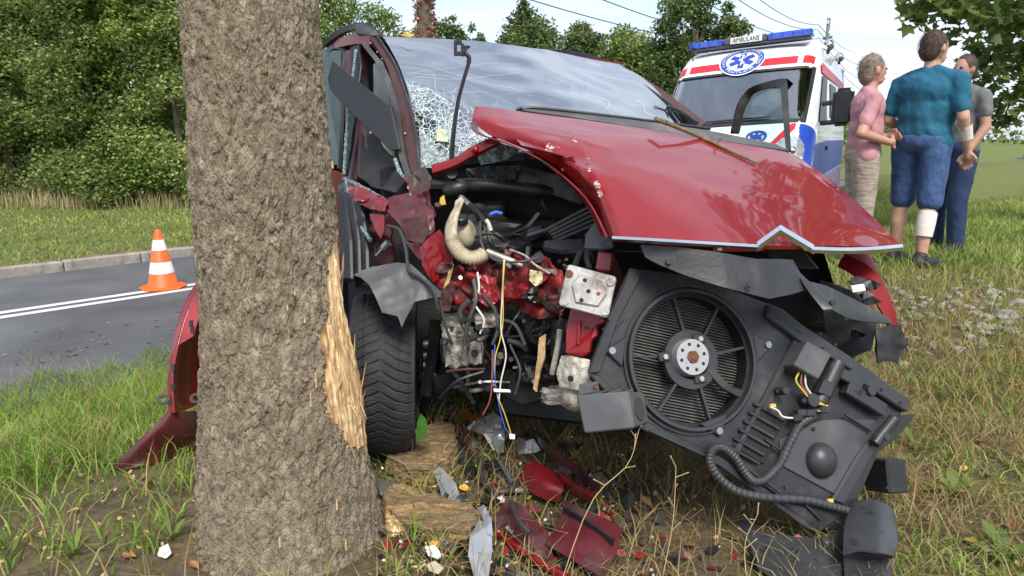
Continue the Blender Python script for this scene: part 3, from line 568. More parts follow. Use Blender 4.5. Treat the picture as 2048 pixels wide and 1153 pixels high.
for z0_, z1_ in ((.19, .33), (.47, .60)): MB().add(*(lambda m_: (m_.v, m_.f))(lathe(MB(), q, [(rc(z0_) + .002, z0_), (rc(z0_) + .005, z0_ + .004), (rc(z1_) + .005, z1_ - .004), (rc(z1_) + .002, z1_)], cap=False))).build('reflective_band', M_REFL, root, True)

# ================================================================== the struck tree
TX, TY = -0.735, 2.07
TZ = [-.35, -.15, 0, .27, .5, .77, 1.2, 1.63, 2.4, 4, 6]; TR = [.375, .33, .300, .266, .242, .218, .205, .193, .185, .17, .12]
trad = lambda z: float(np.interp(z, TZ, TR))
PHI0 = math.atan2(-TY, -TX)
WZ = [.19, .22, .28, .34, .40, .50, .69, .84, .935, .99]; WL = [96, 84, 66, 50, 38, 33, 37, 50, 62, 92]
def wound_left(z): return math.radians(float(np.interp(z, WZ, WL)))
def in_wound(psi, z):
    e = .16 * mn.noise(Vector((z * 14, 3, 1))) + .10 * mn.noise(Vector((z * 55, 8, 1))) + .05 * mn.noise(Vector((z * 160, 2, 1)))
    return .20 < z < .98 and wound_left(z) + e < psi < math.radians(128) + e
def bark_h(th, z, R):
    p = Vector((math.cos(th) * R, math.sin(th) * R, z))
    wv = Vector((mn.noise(p * 14), mn.noise(p * 14 + Vector((9, 0, 0))), mn.noise(p * 11 + Vector((0, 7, 0)))))
    q = Vector((p.x * 62, p.y * 62, p.z * 21)) + wv * .75
    dd, pp = mn.voronoi(q); k = min((dd[1] - dd[0]) / .22, 1.0); k = k * k * (3 - 2 * k); cell = mn.cell(pp[0] * 13.7)
    q2 = Vector((p.x * 150, p.y * 150, p.z * 60)) + wv * 1.8; d2, p2 = mn.voronoi(q2); k2 = min((d2[1] - d2[0]) / .3, 1.0); c2 = mn.cell(p2[0] * 7.3)
    f = mn.noise(Vector((p.x * 30, p.y * 30, p.z * 3.2)) + wv * .8)
    h = .0058 * k * (.35 + .9 * cell) + .0028 * k2 * (c2 + .2) * (.5 + .5 * k) - .0085 * max(0, .2 - abs(f)) * 5 * .5
    h += .0022 * mn.fractal(Vector((p.x * 90, p.y * 90, p.z * 40)), .7, 2.1, 3) + .006 * mn.noise(Vector((p.x * 5, p.y * 5, p.z * 2.2))) - .012
    return h
root = thing('struck_tree', (TX, TY, float(gz(TX, TY))), 'thick rough-barked tree trunk with a splintered wound beside the wrecked car', 'tree')
ths = [PHI0 + t for t in list(np.linspace(-1.78, 1.78, 470)) + list(np.linspace(1.86, 2 * PI - 1.86, 50))]; NT = len(ths); zs = list(np.linspace(-.28, 1.80, 760)) + [1.9, 2.0, 2.2, 2.5, 3, 3.6, 4.3, 5, 6]
V = np.zeros((len(zs), NT, 3)); back = []
for j, z in enumerate(zs):
    R0 = trad(z)
    for i in range(NT):
        th = ths[i]; psi = (th - PHI0 + PI) % (2 * PI) - PI
        R = R0 * (1 + .03 * math.sin(th * 3 + 1.0) * max(0, 1 - z * 1.2) + .05 * max(0, .15 - z) * math.sin(th * 5))
        if abs(psi) < 1.79 and z < 1.81:
            R += bark_h(th, z, R0)
            if in_wound(psi, z): R -= .045
            s_ = (psi + .86) / .13                      # long healed scar on the left flank
            if .28 < z < .56 and abs(s_) < 1.6: R += .014 * math.exp(-s_ * s_ * 4) * math.sin((z - .28) / .28 * PI) - .010 * math.exp(-(abs(s_) - .9) ** 2 * 14)
        else: R += .012 * mn.noise(Vector((math.cos(th) * 2, math.sin(th) * 2, z * 3)))
        lx = .03 * max(0, z - 2) ** 1.5
        V[j, i] = (TX + R * math.cos(th) + lx, TY + R * math.sin(th), z)
ix = np.arange(len(zs) * NT).reshape(len(zs), NT); nx_ = np.roll(ix, -1, 1)
lo = np.stack([ix[:-1], nx_[:-1], nx_[1:], ix[1:]], -1).reshape(-1, 4)
def bark_mat():
    m = mat('bark', (.222, .178, .124), .92, 0, .34, 46, bump=1.0, bscale=200, col2=(.325, .272, .20), thr=(.46, .64), sc2=34, stretch=(1, 1, .55), spec=.2); t = m.node_tree; n = t.nodes; l = t.links; b = n['Principled BSDF']
    src = b.inputs['Base Color'].links[0].from_socket; co = n['Texture Coordinate']
    nz_ = n.new('ShaderNodeTexNoise'); nz_.inputs['Scale'].default_value = 3.1; nz_.inputs['Detail'].default_value = 9; nz_.inputs['Roughness'].default_value = .7; l.new(co.outputs['Object'], nz_.inputs['Vector'])
    r = n.new('ShaderNodeMapRange'); r.inputs[1].default_value = .69; r.inputs[2].default_value = .74; l.new(nz_.outputs[0], r.inputs[0]); mx_ = n.new('ShaderNodeMixRGB'); l.new(r.outputs[0], mx_.inputs[0]); l.new(src, mx_.inputs[1]); mx_.inputs[2].default_value = (.32, .27, .05, 1)
    n3 = n.new('ShaderNodeTexNoise'); n3.inputs['Scale'].default_value = 5; n3.inputs['Detail'].default_value = 5; l.new(co.outputs['Object'], n3.inputs['Vector']); r3 = n.new('ShaderNodeMapRange'); r3.inputs[1].default_value = .5; r3.inputs[2].default_value = .75; r3.inputs[4].default_value = .6; l.new(n3.outputs[0], r3.inputs[0])
    m3 = n.new('ShaderNodeMixRGB'); l.new(r3.outputs[0], m3.inputs[0]); l.new(mx_.outputs[0], m3.inputs[1]); m3.inputs[2].default_value = (.15, .135, .085, 1); l.new(m3.outputs[0], b.inputs['Base Color']); return m
link('trunk', np_mesh('trunk', V.reshape(-1, 3), lo, 4), bark_mat(), root, False)
# exposed wood and its splinters
NA, NZ = 110, 230; V = []; keep = {}; Fc = []
def wound_pt(psi, z, extra=0.0):
    R = trad(z) + extra - .018 + .022 * math.exp(-((z - .45) / .2) ** 2) * min(1, max(0, (psi - .7) / .6))
    p = Vector((psi * 30, z * 4.0, 2)); ly = mn.noise(Vector((psi * 5, z * 2.6, 7))) + .5 * mn.noise(Vector((psi * 13, z * 5, 3))); R += .015 * round(ly * 3.2) / 3.2 + .003 * mn.fractal(p * .6, .8, 2.2, 4) + .0022 * mn.noise(Vector((psi * 110, z * 9, 4))) + .004 * mn.noise(Vector((psi * 8, z * 30, 9)))
    th = PHI0 + psi; return Vector((TX + R * math.cos(th), TY + R * math.sin(th), z))
for j in range(NZ):
    z = .195 + .79 * j / (NZ - 1)
    for i in range(NA):
        psi = math.radians(28) + math.radians(104) * i / (NA - 1); V.append(wound_pt(psi, z)); keep[(i, j)] = in_wound(psi, z)
for j in range(NZ - 1):
    for i in range(NA - 1):
        if all(keep[k] for k in ((i, j), (i + 1, j), (i, j + 1), (i + 1, j + 1))): Fc.append((j * NA + i, j * NA + i + 1, (j + 1) * NA + i + 1, (j + 1) * NA + i))
me = bpy.data.meshes.new('exposed_wood'); me.from_pydata(V, [], Fc); bm = bmesh.new(); bm.from_mesh(me); bmesh.ops.delete(bm, geom=[v for v in bm.verts if not v.link_faces], context='VERTS'); bm.normal_update(); bmesh.ops.solidify(bm, geom=bm.faces, thickness=.02); bm.to_mesh(me); bm.free()
ew = link('exposed_wood', me, M_WOOD, root); ew['label'] = 'pale splintered wood where the bark was torn off'
M_SPL = mat('splinter_wood', (.66, .46, .25), .8, 0, .3, 30, bump=.4, col2=(.52, .33, .15), thr=(.45, .6), sc2=12)
for k in range(16):
    z = random.choice([random.uniform(.3, .92), random.uniform(.33, .62)]); psi = random.uniform(wound_left(z) + .1, 2.0); ln = random.uniform(.03, .11) if k % 4 else random.uniform(.12, .2); wd = random.uniform(.0018, .0045)
    a = wound_pt(psi, z, -.006); th = PHI0 + psi; rad = Vector((math.cos(th), math.sin(th), 0)); tan = Vector((-math.sin(th), math.cos(th), 0))
    up = 1 if random.random() < .55 else -1; dv_ = (Vector((0, 0, up)) + rad * random.uniform(.1, .75) * (1 if ln < .12 else .35) + tan * random.uniform(-.25, .25)).normalized()
    b = a + dv_ * ln; mid = a.lerp(b, .5) + rad * random.uniform(-.004, .004)
    MB().tube([a - dv_ * .01, mid, b], [wd, wd * .8, wd * .15], 4, flat=random.uniform(.4, 1)).build('splinter', M_SPL, ew)
tag(sheet('wood_slab', [(662, 800, 2.12), (684, 812, 2.14), (704, 842, 2.17), (716, 872, 2.2), (700, 880, 2.17), (676, 850, 2.13)], M_WOODB, ew, .012, 4, .004, 20), None)
# the long upright slivers standing off the edge of the wound
for (x, y0, y1, wpx, dd_) in [(708, 668, 880, 6, 2.36), (697, 675, 760, 5, 2.33), (690, 660, 730, 4, 2.32), (712, 740, 850, 5, 2.37), (686, 505, 560, 4, 2.3), (700, 700, 860, 6, 2.34)]:
    a = P(x - 6, y1, dd_); b = P(x + 2, y0, dd_ - .02); MB().tube([a, a.lerp(b, .4) + Vector((.004, 0, 0)), a.lerp(b, .8), b], [wpx / F * 2.2, wpx / F * 2.3, wpx / F * 1.4, wpx / F * .3], 5, flat=.5).build('splinter', M_SPL, ew)
# small chips stuck in the bark
for (x, y, h) in [(632, 760, 34), (590, 585, 12), (575, 615, 10), (560, 1085, 22), (692, 1090, 26), (674, 1010, 24), (610, 640, 12), (622, 800, 30), (665, 330, 16)]:
    t = (ray(x, y)); tt_ = 1.0; 
    # walk along the ray to the bark
    q = P(x, y, 1.5)
    for s_ in range(200):
        q = P(x, y, 1.6 + s_ * .004)
        if math.hypot(q.x - TX, q.y - TY) < trad(q.z) + .006: break
    MB().tube([q - Vector((0, 0, h / F * .9)), q + Vector((0, 0, h / F * .9))], [.006, .004], 5, flat=.5).build('wood_chip', M_SPL, root)
# limbs and a light crown far above the frame
mb = MB(); tp = Vector((TX + .22, TY, 5.9)); bl = []
for k in range(9):
    a = k * 2.4; s = Vector((TX + .15, TY, 4.0 + .25 * k)); c = s + Vector((math.cos(a) * 1.2, math.sin(a) * 1.2, 1.5)); mb.tube([s, s.lerp(c, .5) + Vector((0, 0, .2)), c], [.06, .04, .015], 6); bl.append((tuple(c), .6)); bl.append((tuple(s.lerp(c, .65) + Vector((0, 0, .5))), .5))
mb.build('limb', M_BARKFAR, root, True); link('crown', leaf_mesh('crown', blob_points(bl, 4200, .2), .11, MAPLE, .6), LEAF_M, root)

# ================================================================== torn bumper piece leaning behind the trunk
b0 = G(300, 930); root = thing('bumper_fragment', b0, 'torn dark red bumper corner standing on the grass behind the tree trunk', 'car part')
dA = Gd(330, 925) - .06
patch('shell', [[(410, 540, dA + .22), (372, 600, dA + .13), (346, 680, dA + .06), (335, 755, dA + .02), (336, 824, dA)],
                [(416, 555, dA + .2), (385, 615, dA + .11), (362, 685, dA + .04), (350, 757, dA), (353, 826, dA - .02)],
                [(425, 560, dA + .26), (400, 640, dA + .26), (385, 690, dA + .24), (378, 757, dA + .22), (385, 815, dA + .18)],
                [(470, 560, dA + .40), (462, 640, dA + .44), (455, 700, dA + .46), (450, 757, dA + .44), (455, 780, dA + .40)]], M_REDD, root, 30, 30, .004, .002, 14)
patch('lower_flap', [[(338, 818, dA), (310, 850, dA - .0), (268, 890, dA - .01), (218, 945, Gd(218, 950) - .03)], [(350, 824, dA), (320, 862, dA - .02), (285, 900, dA - .01), (246, 940, Gd(246, 945) - .02)],
                     [(410, 822, dA + .1), (395, 858, dA + .1), (360, 900, dA + .1), (300, 930, Gd(300,935)-.0)], [(470, 820, dA + .3), (460, 850, dA + .3), (450, 890, dA + .3), (440, 925, dA + .25)]], M_MAR, root, 20, 20, .004, .002, 14)
patch('flange', [[(412, 590, dA + .05), (399, 630, dA + .03), (388, 672, dA)], [(404, 560, dA + .08), (380, 612, dA + .04), (358, 690, dA - .01)]], M_REDD, root, 12, 6, .003, .001)
for (x, y) in [(345, 735), (345, 775), (383, 660), (381, 648), (343, 805)]: solid('clip_slot', [(x - 3, y - 7, dA - .025), (x + 4, y - 7, dA - .025), (x + 4, y + 7, dA - .025), (x - 3, y + 7, dA - .025)], M_BLK, root, .006, .001)
for (x, y) in [(327, 800), (392, 798)]: MB().ring(P(x, y, dA - .02), (P(x, y, 2) - P(x, y, 3)) + Vector((0, 0, .9)), .012, .024, .006, 20).build('tow_eye', M_SHR, root)

# ================================================================== the wrecked car
CA = Vector((-.438, .899, 0)); CB = Vector((.897, .437, -.07)).normalized(); CU = CB.cross(CA).normalized()
if CU.z < 0: CU = -CU
CO = P(1565, 482, 2.1) - CU * .93
def C(a, b, c): return CO + CA * a + CB * b + CU * c
car = thing('wrecked_car', (C(2.3, 0, 0).x, C(2.3, 0, 0).y, 0), 'crushed red people carrier with buckled bonnet and exposed engine bay against the tree', 'car')
def cpatch(name, rows, m, **k): return patch(name, [[tuple(C(*q)) for q in r] for r in rows], m, car, world=True, **k)
HL, HR = P(738, 70, 3.52), P(1252, 128, 4.02)
M_DGL = glass_mat('dark_side_glass', (.18, .22, .2), ior=1.6); M_INT = mat('cabin_trim', (.03, .03, .032), .8, 0, .2, 10); M_LTRIM = mat('light_trim', (.45, .44, .41), .7, 0, .1, 8)
# --- shell that closes the cabin
def roofrow(t, up, k): return [tuple(HL.lerp(HR, s) + CA * t + Vector((0, 0, up + .012 * (1 - (2 * s - 1) ** 2)))) for s in (0, .25, .5, .75, 1)]
patch('roof', [roofrow(0.04, -.02, 0), roofrow(.6, .0, 0), roofrow(1.2, -.03, 0), roofrow(1.9, -.12, 0)], M_RED, car, 20, 14, .03, world=True)
hb = HL + CA * 1.9 - Vector((0, 0, .12)); hc = HR + CA * 1.9 - Vector((0, 0, .12))
cpatch('floor_pan', [[(1.3, -.8, .22), (1.3, 0, .2), (1.3, .8, .22)], [(2.8, -.8, .22), (2.8, 0, .2), (2.8, .8, .22)], [(4.1, -.8, .3), (4.1, 0, .3), (4.1, .8, .3)]], M_DRK, nu=8, nv=8, thick=.05)
patch('tailgate', [[tuple(hb), tuple(hb.lerp(hc, .5) + Vector((0, 0, .05))), tuple(hc)], [tuple(C(4.25, -.8, 1.0)), tuple(C(4.35, 0, 1.0)), tuple(C(4.25, .8, 1.0))], [tuple(C(4.2, -.8, .35)), tuple(C(4.3, 0, .35)), tuple(C(4.2, .8, .35))]], M_RED, car, 12, 10, .03, world=True)
for sgn, b, nm in ((1, .86, 'left'), (-1, -.86, 'right')):
    a0 = 1.25 if sgn > 0 else 2.05
    cpatch('side_panel', [[(a0, b, 1.0), (2.9, b * 1.02, 1.02), (4.2, b * .95, 1.02)], [(a0, b * 1.03, .7), (2.9, b * 1.06, .7), (4.25, b * .97, .7)], [(a0, b, .28), (2.9, b, .28), (4.2, b * .93, .35)]], M_RED, nu=16, nv=8, thick=.03)
for sgn, R0 in ((1, HR), (-1, HL)):     # rear quarters: pillar and dark side glass up to the roof edge
    def RE(t): return R0 + CA * t - Vector((0, 0, .02 + .05 * t))
    bl_ = lambda a: C(a, sgn * .86, 1.0); t0 = (CA.dot(R0 - CO))
    patch('rear_pillar', [[tuple(RE(1.45)), tuple(RE(1.65)), tuple(RE(1.9))], [tuple(bl_(t0 + 1.55)), tuple(bl_(t0 + 1.8)), tuple(C(4.2, sgn * .82, 1.0))]], M_RED, car, 8, 8, .03, world=True)
    patch('side_window', [[tuple(RE(.75)), tuple(RE(1.1)), tuple(RE(1.46))], [tuple(bl_(t0 + .75)), tuple(bl_(t0 + 1.2)), tuple(bl_(t0 + 1.56))]], M_DGL, car, 8, 8, .006, world=True)
    patch('window_pillar', [[tuple(RE(.68)), tuple(RE(.72)), tuple(RE(.77))], [tuple(bl_(t0 + .66)), tuple(bl_(t0 + .72)), tuple(bl_(t0 + .77))]], M_BLK, car, 4, 8, .03, world=True)
# --- windscreen
WS = [[(765, 72, 3.55), (900, 79, 3.66), (1080, 97, 3.8), (1240, 130, 4.0)], [(800, 135, 3.33), (960, 150, 3.4), (1140, 165, 3.55), (1300, 168, 3.83)],
      [(822, 215, 3.12), (985, 225, 3.15), (1180, 230, 3.3), (1360, 210, 3.67)], [(835, 335, 2.93), (1000, 312, 2.88), (1200, 302, 3.0), (1428, 264, 3.5)]]
def ws_dent(c): return .012 * mn.noise(c * 2.2) + .004 * mn.noise(c * 7)
wsc = patch('windscreen', WS, M_WIND, car, 40, 30, .005, dent=ws_dent)
def WSP(s, t, off=.010):
    q = crom([np.array(crom([np.array(p, float) for p in r], s * 3)) for r in WS], t * 3); return P(q[0], q[1], q[2] - off)
# cracks: crazed lower left corner, long cracks across
mb = MB()
def crk(pts, r=.0009):
    pts = [(min(max(a, .0), 1), min(max(b, .0), .99)) for a, b in pts]; mb.tube([WSP(a, b) for a, b in pts], r, 3, cap=False)
cr0 = (.14, .86)
for k in range(34):
    a = random.uniform(-2.3, .6); ln = random.uniform(.15, .55); q = [(cr0[0] + .35 * ln * f * math.cos(a) + random.uniform(-.012, .012), cr0[1] + ln * f * math.sin(a) + random.uniform(-.012, .012)) for f in np.linspace(0, 1, 9)]; crk(q, random.uniform(.0004, .0009))
for k in range(260):
    s, t = .02 + .34 * random.random() ** 1.3, 1 - .5 * random.random() ** 1.4 * random.uniform(.6, 1); a = random.uniform(0, PI); l_ = random.uniform(.015, .07)
    q = [(s + .5 * l_ * f * math.cos(a), t + l_ * f * math.sin(a) + random.uniform(-.01, .01)) for f in np.linspace(-.5, .5, 5)]; crk(q, random.uniform(.0004, .0009))
for k in range(6):
    t0 = random.uniform(.25, .75); q = [(s, t0 + .10 * math.sin(s * 5 + k) + random.uniform(-.006, .006)) for s in np.linspace(.02, random.uniform(.25, .6), 14)]; crk(q, .0005)
for s0, t0 in ((.45, .6), (.58, .55), (.75, .5), (.87, .55), (.70, .75)):
    crk([(s0 + .01 * math.sin(f * 7) + random.uniform(-.004, .004), t0 + f * .2) for f in np.linspace(0, 1, 10)], .0007)
tag(mb.build('glass_cracks', M_CRACK, wsc), kind='stuff')
def craze_mat():      # dense crazing: pale crack lines, clear between them
    m = bpy.data.materials.new('crazing'); m.use_nodes = True; t = m.node_tree; n = t.nodes; l = t.links; b = n['Principled BSDF']; b.inputs['Base Color'].default_value = (.66, .76, .75, 1); b.inputs['Roughness'].default_value = .3
    co = n.new('ShaderNodeTexCoord'); fs = []
    for sc_, th in ((30, .026), (75, .045)):
        v = n.new('ShaderNodeTexVoronoi'); v.feature = 'DISTANCE_TO_EDGE'; v.inputs['Scale'].default_value = sc_; l.new(co.outputs['Object'], v.inputs['Vector']); c = n.new('ShaderNodeMath'); c.operation = 'LESS_THAN'; l.new(v.outputs['Distance'], c.inputs[0]); c.inputs[1].default_value = th; fs.append(c.outputs[0])
    nz_ = n.new('ShaderNodeTexNoise'); nz_.inputs['Scale'].default_value = 9; l.new(co.outputs['Object'], nz_.inputs['Vector']); g = n.new('ShaderNodeMath'); g.operation = 'GREATER_THAN'; l.new(nz_.outputs[0], g.inputs[0]); g.inputs[1].default_value = .5
    mu = n.new('ShaderNodeMath'); mu.operation = 'MULTIPLY'; l.new(fs[1], mu.inputs[0]); l.new(g.outputs[0], mu.inputs[1]); mxx = n.new('ShaderNodeMath'); mxx.operation = 'MAXIMUM'; l.new(fs[0], mxx.inputs[0]); l.new(mu.outputs[0], mxx.inputs[1])
    tr = n.new('ShaderNodeBsdfTransparent'); ms = n.new('ShaderNodeMixShader'); l.new(mxx.outputs[0], ms.inputs[0]); l.new(tr.outputs[0], ms.inputs[1]); l.new(b.outputs[0], ms.inputs[2]); l.new(ms.outputs[0], n['Material Output'].inputs[0]); return m
cz = []; nu_, nv_ = 26, 26
for j in range(nv_):
    t = .46 + .53 * j / (nv_ - 1); smax = .04 + .34 * ((t - .46) / .53) ** .8
    for i in range(nu_): cz.append(WSP(.005 + smax * i / (nu_ - 1), t, .014))
MB().add(cz, [(j * nu_ + i, j * nu_ + i + 1, (j + 1) * nu_ + i + 1, (j + 1) * nu_ + i) for j in range(nv_ - 1) for i in range(nu_ - 1)]).build('crazed_layer', craze_mat(), wsc, True)
crz = mat('crazed_glass', (.42, .50, .50), .35, 0, .5, 70, col2=(.10, .14, .15), thr=(.4, .6), sc2=60, bump=.9, bscale=110, spec=.9)
sheet('crazed_patch', [(838, 262, 2.99), (862, 275, 2.96), (872, 300, 2.94), (905, 312, 2.88), (902, 335, 2.86), (842, 336, 2.90)], crz, wsc, .004, 4, .003, 30)
sheet('crazed_patch', [(950, 300, 2.82), (1000, 285, 2.83), (1040, 300, 2.84), (1010, 322, 2.82), (962, 330, 2.8)], crz, wsc, .004, 4, .004, 30)
sheet('service_sticker', [(874, 258, 3.0), (896, 259, 2.99), (895, 284, 2.96), (873, 282, 2.97)], mat('sticker', (.25, .45, .6), .5, 0, .3, 60, col2=(.65, .6, .3), thr=(.5, .55), sc2=40), wsc, .001, 1, 0)
sheet('mirror_mount', [(1052, 142, 3.62), (1072, 140, 3.62), (1118, 180, 3.5), (1112, 187, 3.5), (1075, 178, 3.52)], M_INT, car, .02, 2, .0)
# cabin insides seen dimly through the glass
cpatch('dashboard', [[(1.25, -.7, .98), (1.25, 0, 1.0), (1.25, .7, .98)], [(1.6, -.7, 1.06), (1.6, 0, 1.08), (1.6, .7, 1.06)], [(1.8, -.7, .85), (1.8, 0, .85), (1.8, .7, .85)]], M_INT, nu=14, nv=10, thick=.02)
for b in (-.38, .38):
    st = MB(); st.box(C(2.6, b, .62), CA * .25, CB * .25, CU * .08); st.box(C(2.92, b, .98), CA * .07 + CU * .02, CB * .23, CU * .33 + CA * .1); st.box(C(3.03, b, 1.40), CA * .05, CB * .13, CU * .09); st.build('seat', M_INT, car, True, .04, 3)
MB().ring(C(1.95, .38, 1.0), CA * .9 + CU * .45, .16, .19, .025, 32).build('steering_wheel', M_INT, car, True)
# --- right-hand side: pillar, door frames, trims (image left of the windscreen)
patch('pillar', [[(738, 72, 3.50), (772, 128, 3.30), (795, 205, 3.12), (808, 275, 3.0), (822, 345, 2.90)], [(756, 72, 3.50), (794, 135, 3.27), (815, 205, 3.08), (828, 275, 2.96), (838, 345, 2.87)]], M_BROWN, car, 30, 6, .03, .001, 30)
for (x, y, d) in [(741, 87, 3.46), (755, 105, 3.42), (764, 119, 3.37), (780, 143, 3.28), (789, 176, 3.2), (810, 268, 3.0)]:
    MB().ball(P(x, y, d - .005), .006, 8, 6).build('trim_clip', M_ALU, car, True)
wire('windscreen_seal', [(756, 75, 3.47), (792, 133, 3.26), (816, 205, 3.07), (832, 275, 2.95), (840, 345, 2.86)], 3, M_BLK, car)
patch('door_frame', [[(722, 86, 3.50), (760, 140, 3.30), (786, 215, 3.12), (795, 300, 3.0), (810, 352, 2.92)], [(731, 84, 3.5), (771, 138, 3.28), (796, 212, 3.1), (806, 298, 2.98), (822, 350, 2.9)]], M_GRY, car, 26, 4, .02)
patch('header_panel', [[(662, 86, 3.95), (690, 74, 3.75), (716, 66, 3.6), (742, 70, 3.5)], [(660, 100, 3.95), (690, 92, 3.76), (718, 88, 3.6), (738, 92, 3.5)]], M_RED, car, 14, 5, .03)
patch('roof_rail', [[(640, 88, 4.0), (668, 64, 3.85), (700, 48, 3.68), (730, 46, 3.56), (752, 58, 3.5), (764, 72, 3.46)], [(644, 96, 4.0), (672, 74, 3.85), (702, 60, 3.68), (724, 62, 3.57), (744, 70, 3.5), (756, 76, 3.46)]], M_BLK, car, 26, 5, .04)
solid('rail_foot', [(706, 48, 3.6), (728, 45, 3.56), (752, 58, 3.5), (762, 72, 3.46), (744, 70, 3.48), (712, 68, 3.58)], M_GRY, car, .05, .006)
patch('roof_rail', [[(1075, 100, 4.35), (1130, 101, 4.25), (1180, 108, 4.15), (1225, 128, 4.05), (1235, 138, 4.0)], [(1080, 106, 4.35), (1132, 108, 4.25), (1175, 120, 4.15), (1212, 138, 4.05), (1228, 146, 4.0)]], M_BLK, car, 20, 5, .04)
patch('pillar', [[(1232, 128, 3.99), (1290, 158, 3.86), (1350, 198, 3.68), (1412, 245, 3.48)], [(1225, 136, 3.96), (1282, 168, 3.82), (1340, 208, 3.64), (1400, 254, 3.44)]], M_BROWN, car, 20, 4, .04)
wire('windscreen_seal', [(1222, 134, 3.95), (1282, 168, 3.81), (1338, 208, 3.63), (1398, 255, 3.43)], 3, M_BLK, car)
solid('b_pillar', [(688, 100, 3.72), (712, 96, 3.62), (716, 200, 3.55), (712, 360, 3.45), (700, 372, 3.45), (690, 372, 3.5)], M_MAR, car, .08, .008)
solid('b_pillar_trim', [(724, 190, 3.4), (742, 250, 3.32), (738, 330, 3.25), (728, 362, 3.28), (712, 352, 3.34), (718, 250, 3.38)], M_MAR, car, .05, .006)
solid('door_seal', [(700, 95, 3.56), (716, 88, 3.52), (722, 130, 3.48), (714, 200, 3.45), (700, 300, 3.42), (690, 352, 3.42), (684, 350, 3.44), (698, 220, 3.48)], M_BLK, car, .02, .004)
patch('rear_window_frame', [[(650, 108, 3.98), (662, 92, 3.92), (684, 92, 3.84), (692, 110, 3.8), (690, 200, 3.74), (684, 340, 3.66)], [(652, 114, 3.97), (664, 99, 3.91), (680, 100, 3.83), (685, 114, 3.79), (683, 200, 3.73), (677, 335, 3.65)]], M_GRY, car, 30, 4, .02)
solid('rear_side_window', [(640, 100, 4.02), (664, 97, 3.93), (682, 102, 3.85), (685, 150, 3.82), (680, 330, 3.72), (640, 330, 3.9)], glass_mat('green_glass', (.28, .52, .36), ior=1.6), car, .005, 0)
solid('fallen_trim_panel', [(664, 122, 3.42), (727, 172, 3.2), (782, 216, 3.04), (800, 300, 2.96), (781, 302, 3.0), (716, 240, 3.2), (660, 182, 3.40), (654, 158, 3.42)], mat('matt_trim', (.022, .023, .026), .55, 0, .12, 14, bump=.04), car, .012, .004)
solid('airbag_curtain', [(744, 128, 3.56), (757, 118, 3.54), (772, 150, 3.48), (782, 260, 3.42), (782, 322, 3.4), (762, 318, 3.45), (746, 250, 3.52)], M_LTRIM, car, .03, .008)
sheet('seat_remnant', [(722, 262, 3.35), (750, 255, 3.34), (765, 300, 3.2), (800, 330, 3.05), (812, 362, 2.98), (790, 385, 2.98), (740, 372, 3.15), (722, 350, 3.28)], M_INT, car, .06, 3, .012, 14)
solid('interior_side', [(700, 100, 4.15), (800, 110, 4.1), (840, 340, 4.0), (690, 380, 4.05)], M_INT, car, .05, .01)
for i, pts in enumerate([[(712, 100, 3.5), (700, 200, 3.42), (692, 280, 3.38), (688, 350, 3.36)], [(688, 358, 3.3), (715, 370, 3.2), (745, 386, 3.1), (772, 402, 3.0)], [(692, 362, 3.28), (702, 400, 3.2), (718, 445, 3.12), (740, 480, 3.0)], [(790, 318, 2.96), (800, 345, 2.93), (812, 358, 2.9)]]):
    c = pcurve(pts, 40); mb = MB().tube(c, [(.0085 + .004 * mn.noise(p * 60)) for p in c], 7); mb.build('shattered_glass_strip', M_CRUMB, car)
# crumpled front door and its inner structure
patch('front_door', [[(676, 362, 3.55), (705, 372, 3.36), (740, 390, 3.18), (776, 404, 3.02)], [(680, 410, 3.5), (712, 415, 3.28), (742, 425, 3.14), (780, 430, 2.98)], [(684, 470, 3.46), (716, 480, 3.3), (745, 470, 3.1), (782, 480, 3.0)], [(690, 570, 3.4), (720, 570, 3.2), (750, 570, 3.12), (790, 560, 3.05)]], M_MAR, car, 30, 30, .01, .035, 11)
sheet('door_inner_skin', [(690, 365, 3.24), (735, 380, 3.1), (776, 402, 2.96), (772, 425, 2.94), (740, 418, 3.02), (705, 402, 3.14)], M_REDD, car, .006, 4, .02, 18)
MB().ball(P(724, 402, 3.0), .03, 12, 8, (Vector((.028, 0, 0)), Vector((0, .025, 0)), Vector((0, 0, .012)))).build('door_boss', M_REDD, car, True)
sheet('door_edge_flap', [(738, 428, 3.0), (768, 430, 2.95), (768, 462, 2.93), (762, 478, 2.94), (748, 455, 2.97)], M_REDD, car, .005, 3, .006, 16)
for k, (x0, x1) in enumerate(((672, 690), (690, 706), (704, 722))):
    solid('sill_trim', [(x0, 380 + 8 * k, 3.2 - .03 * k), (x1, 384 + 8 * k, 3.17 - .03 * k), (x1 + 12, 480, 3.05), (x1 + 14, 560, 2.98), (x0 + 10, 560, 3.02), (x0 + 4, 470, 3.1)], M_BLK, car, .05, .008)
solid('wheel_housing', [(690, 440, 3.3), (860, 420, 3.25), (880, 560, 3.2), (900, 880, 3.15), (700, 900, 3.2), (680, 600, 3.25)], M_DRK, car, .05, .01)
# stub of a bolt / lever
MB().tube([P(752, 512, 2.72), P(768, 497, 2.71), P(776, 488, 2.7)], [.006, .009, .014], 8).build('control_lever', M_STEEL, car, True)
MB().tube([P(768, 497, 2.705), P(778, 486, 2.695)], .017, 10).build('lever_knuckle', M_STEEL, car, True)
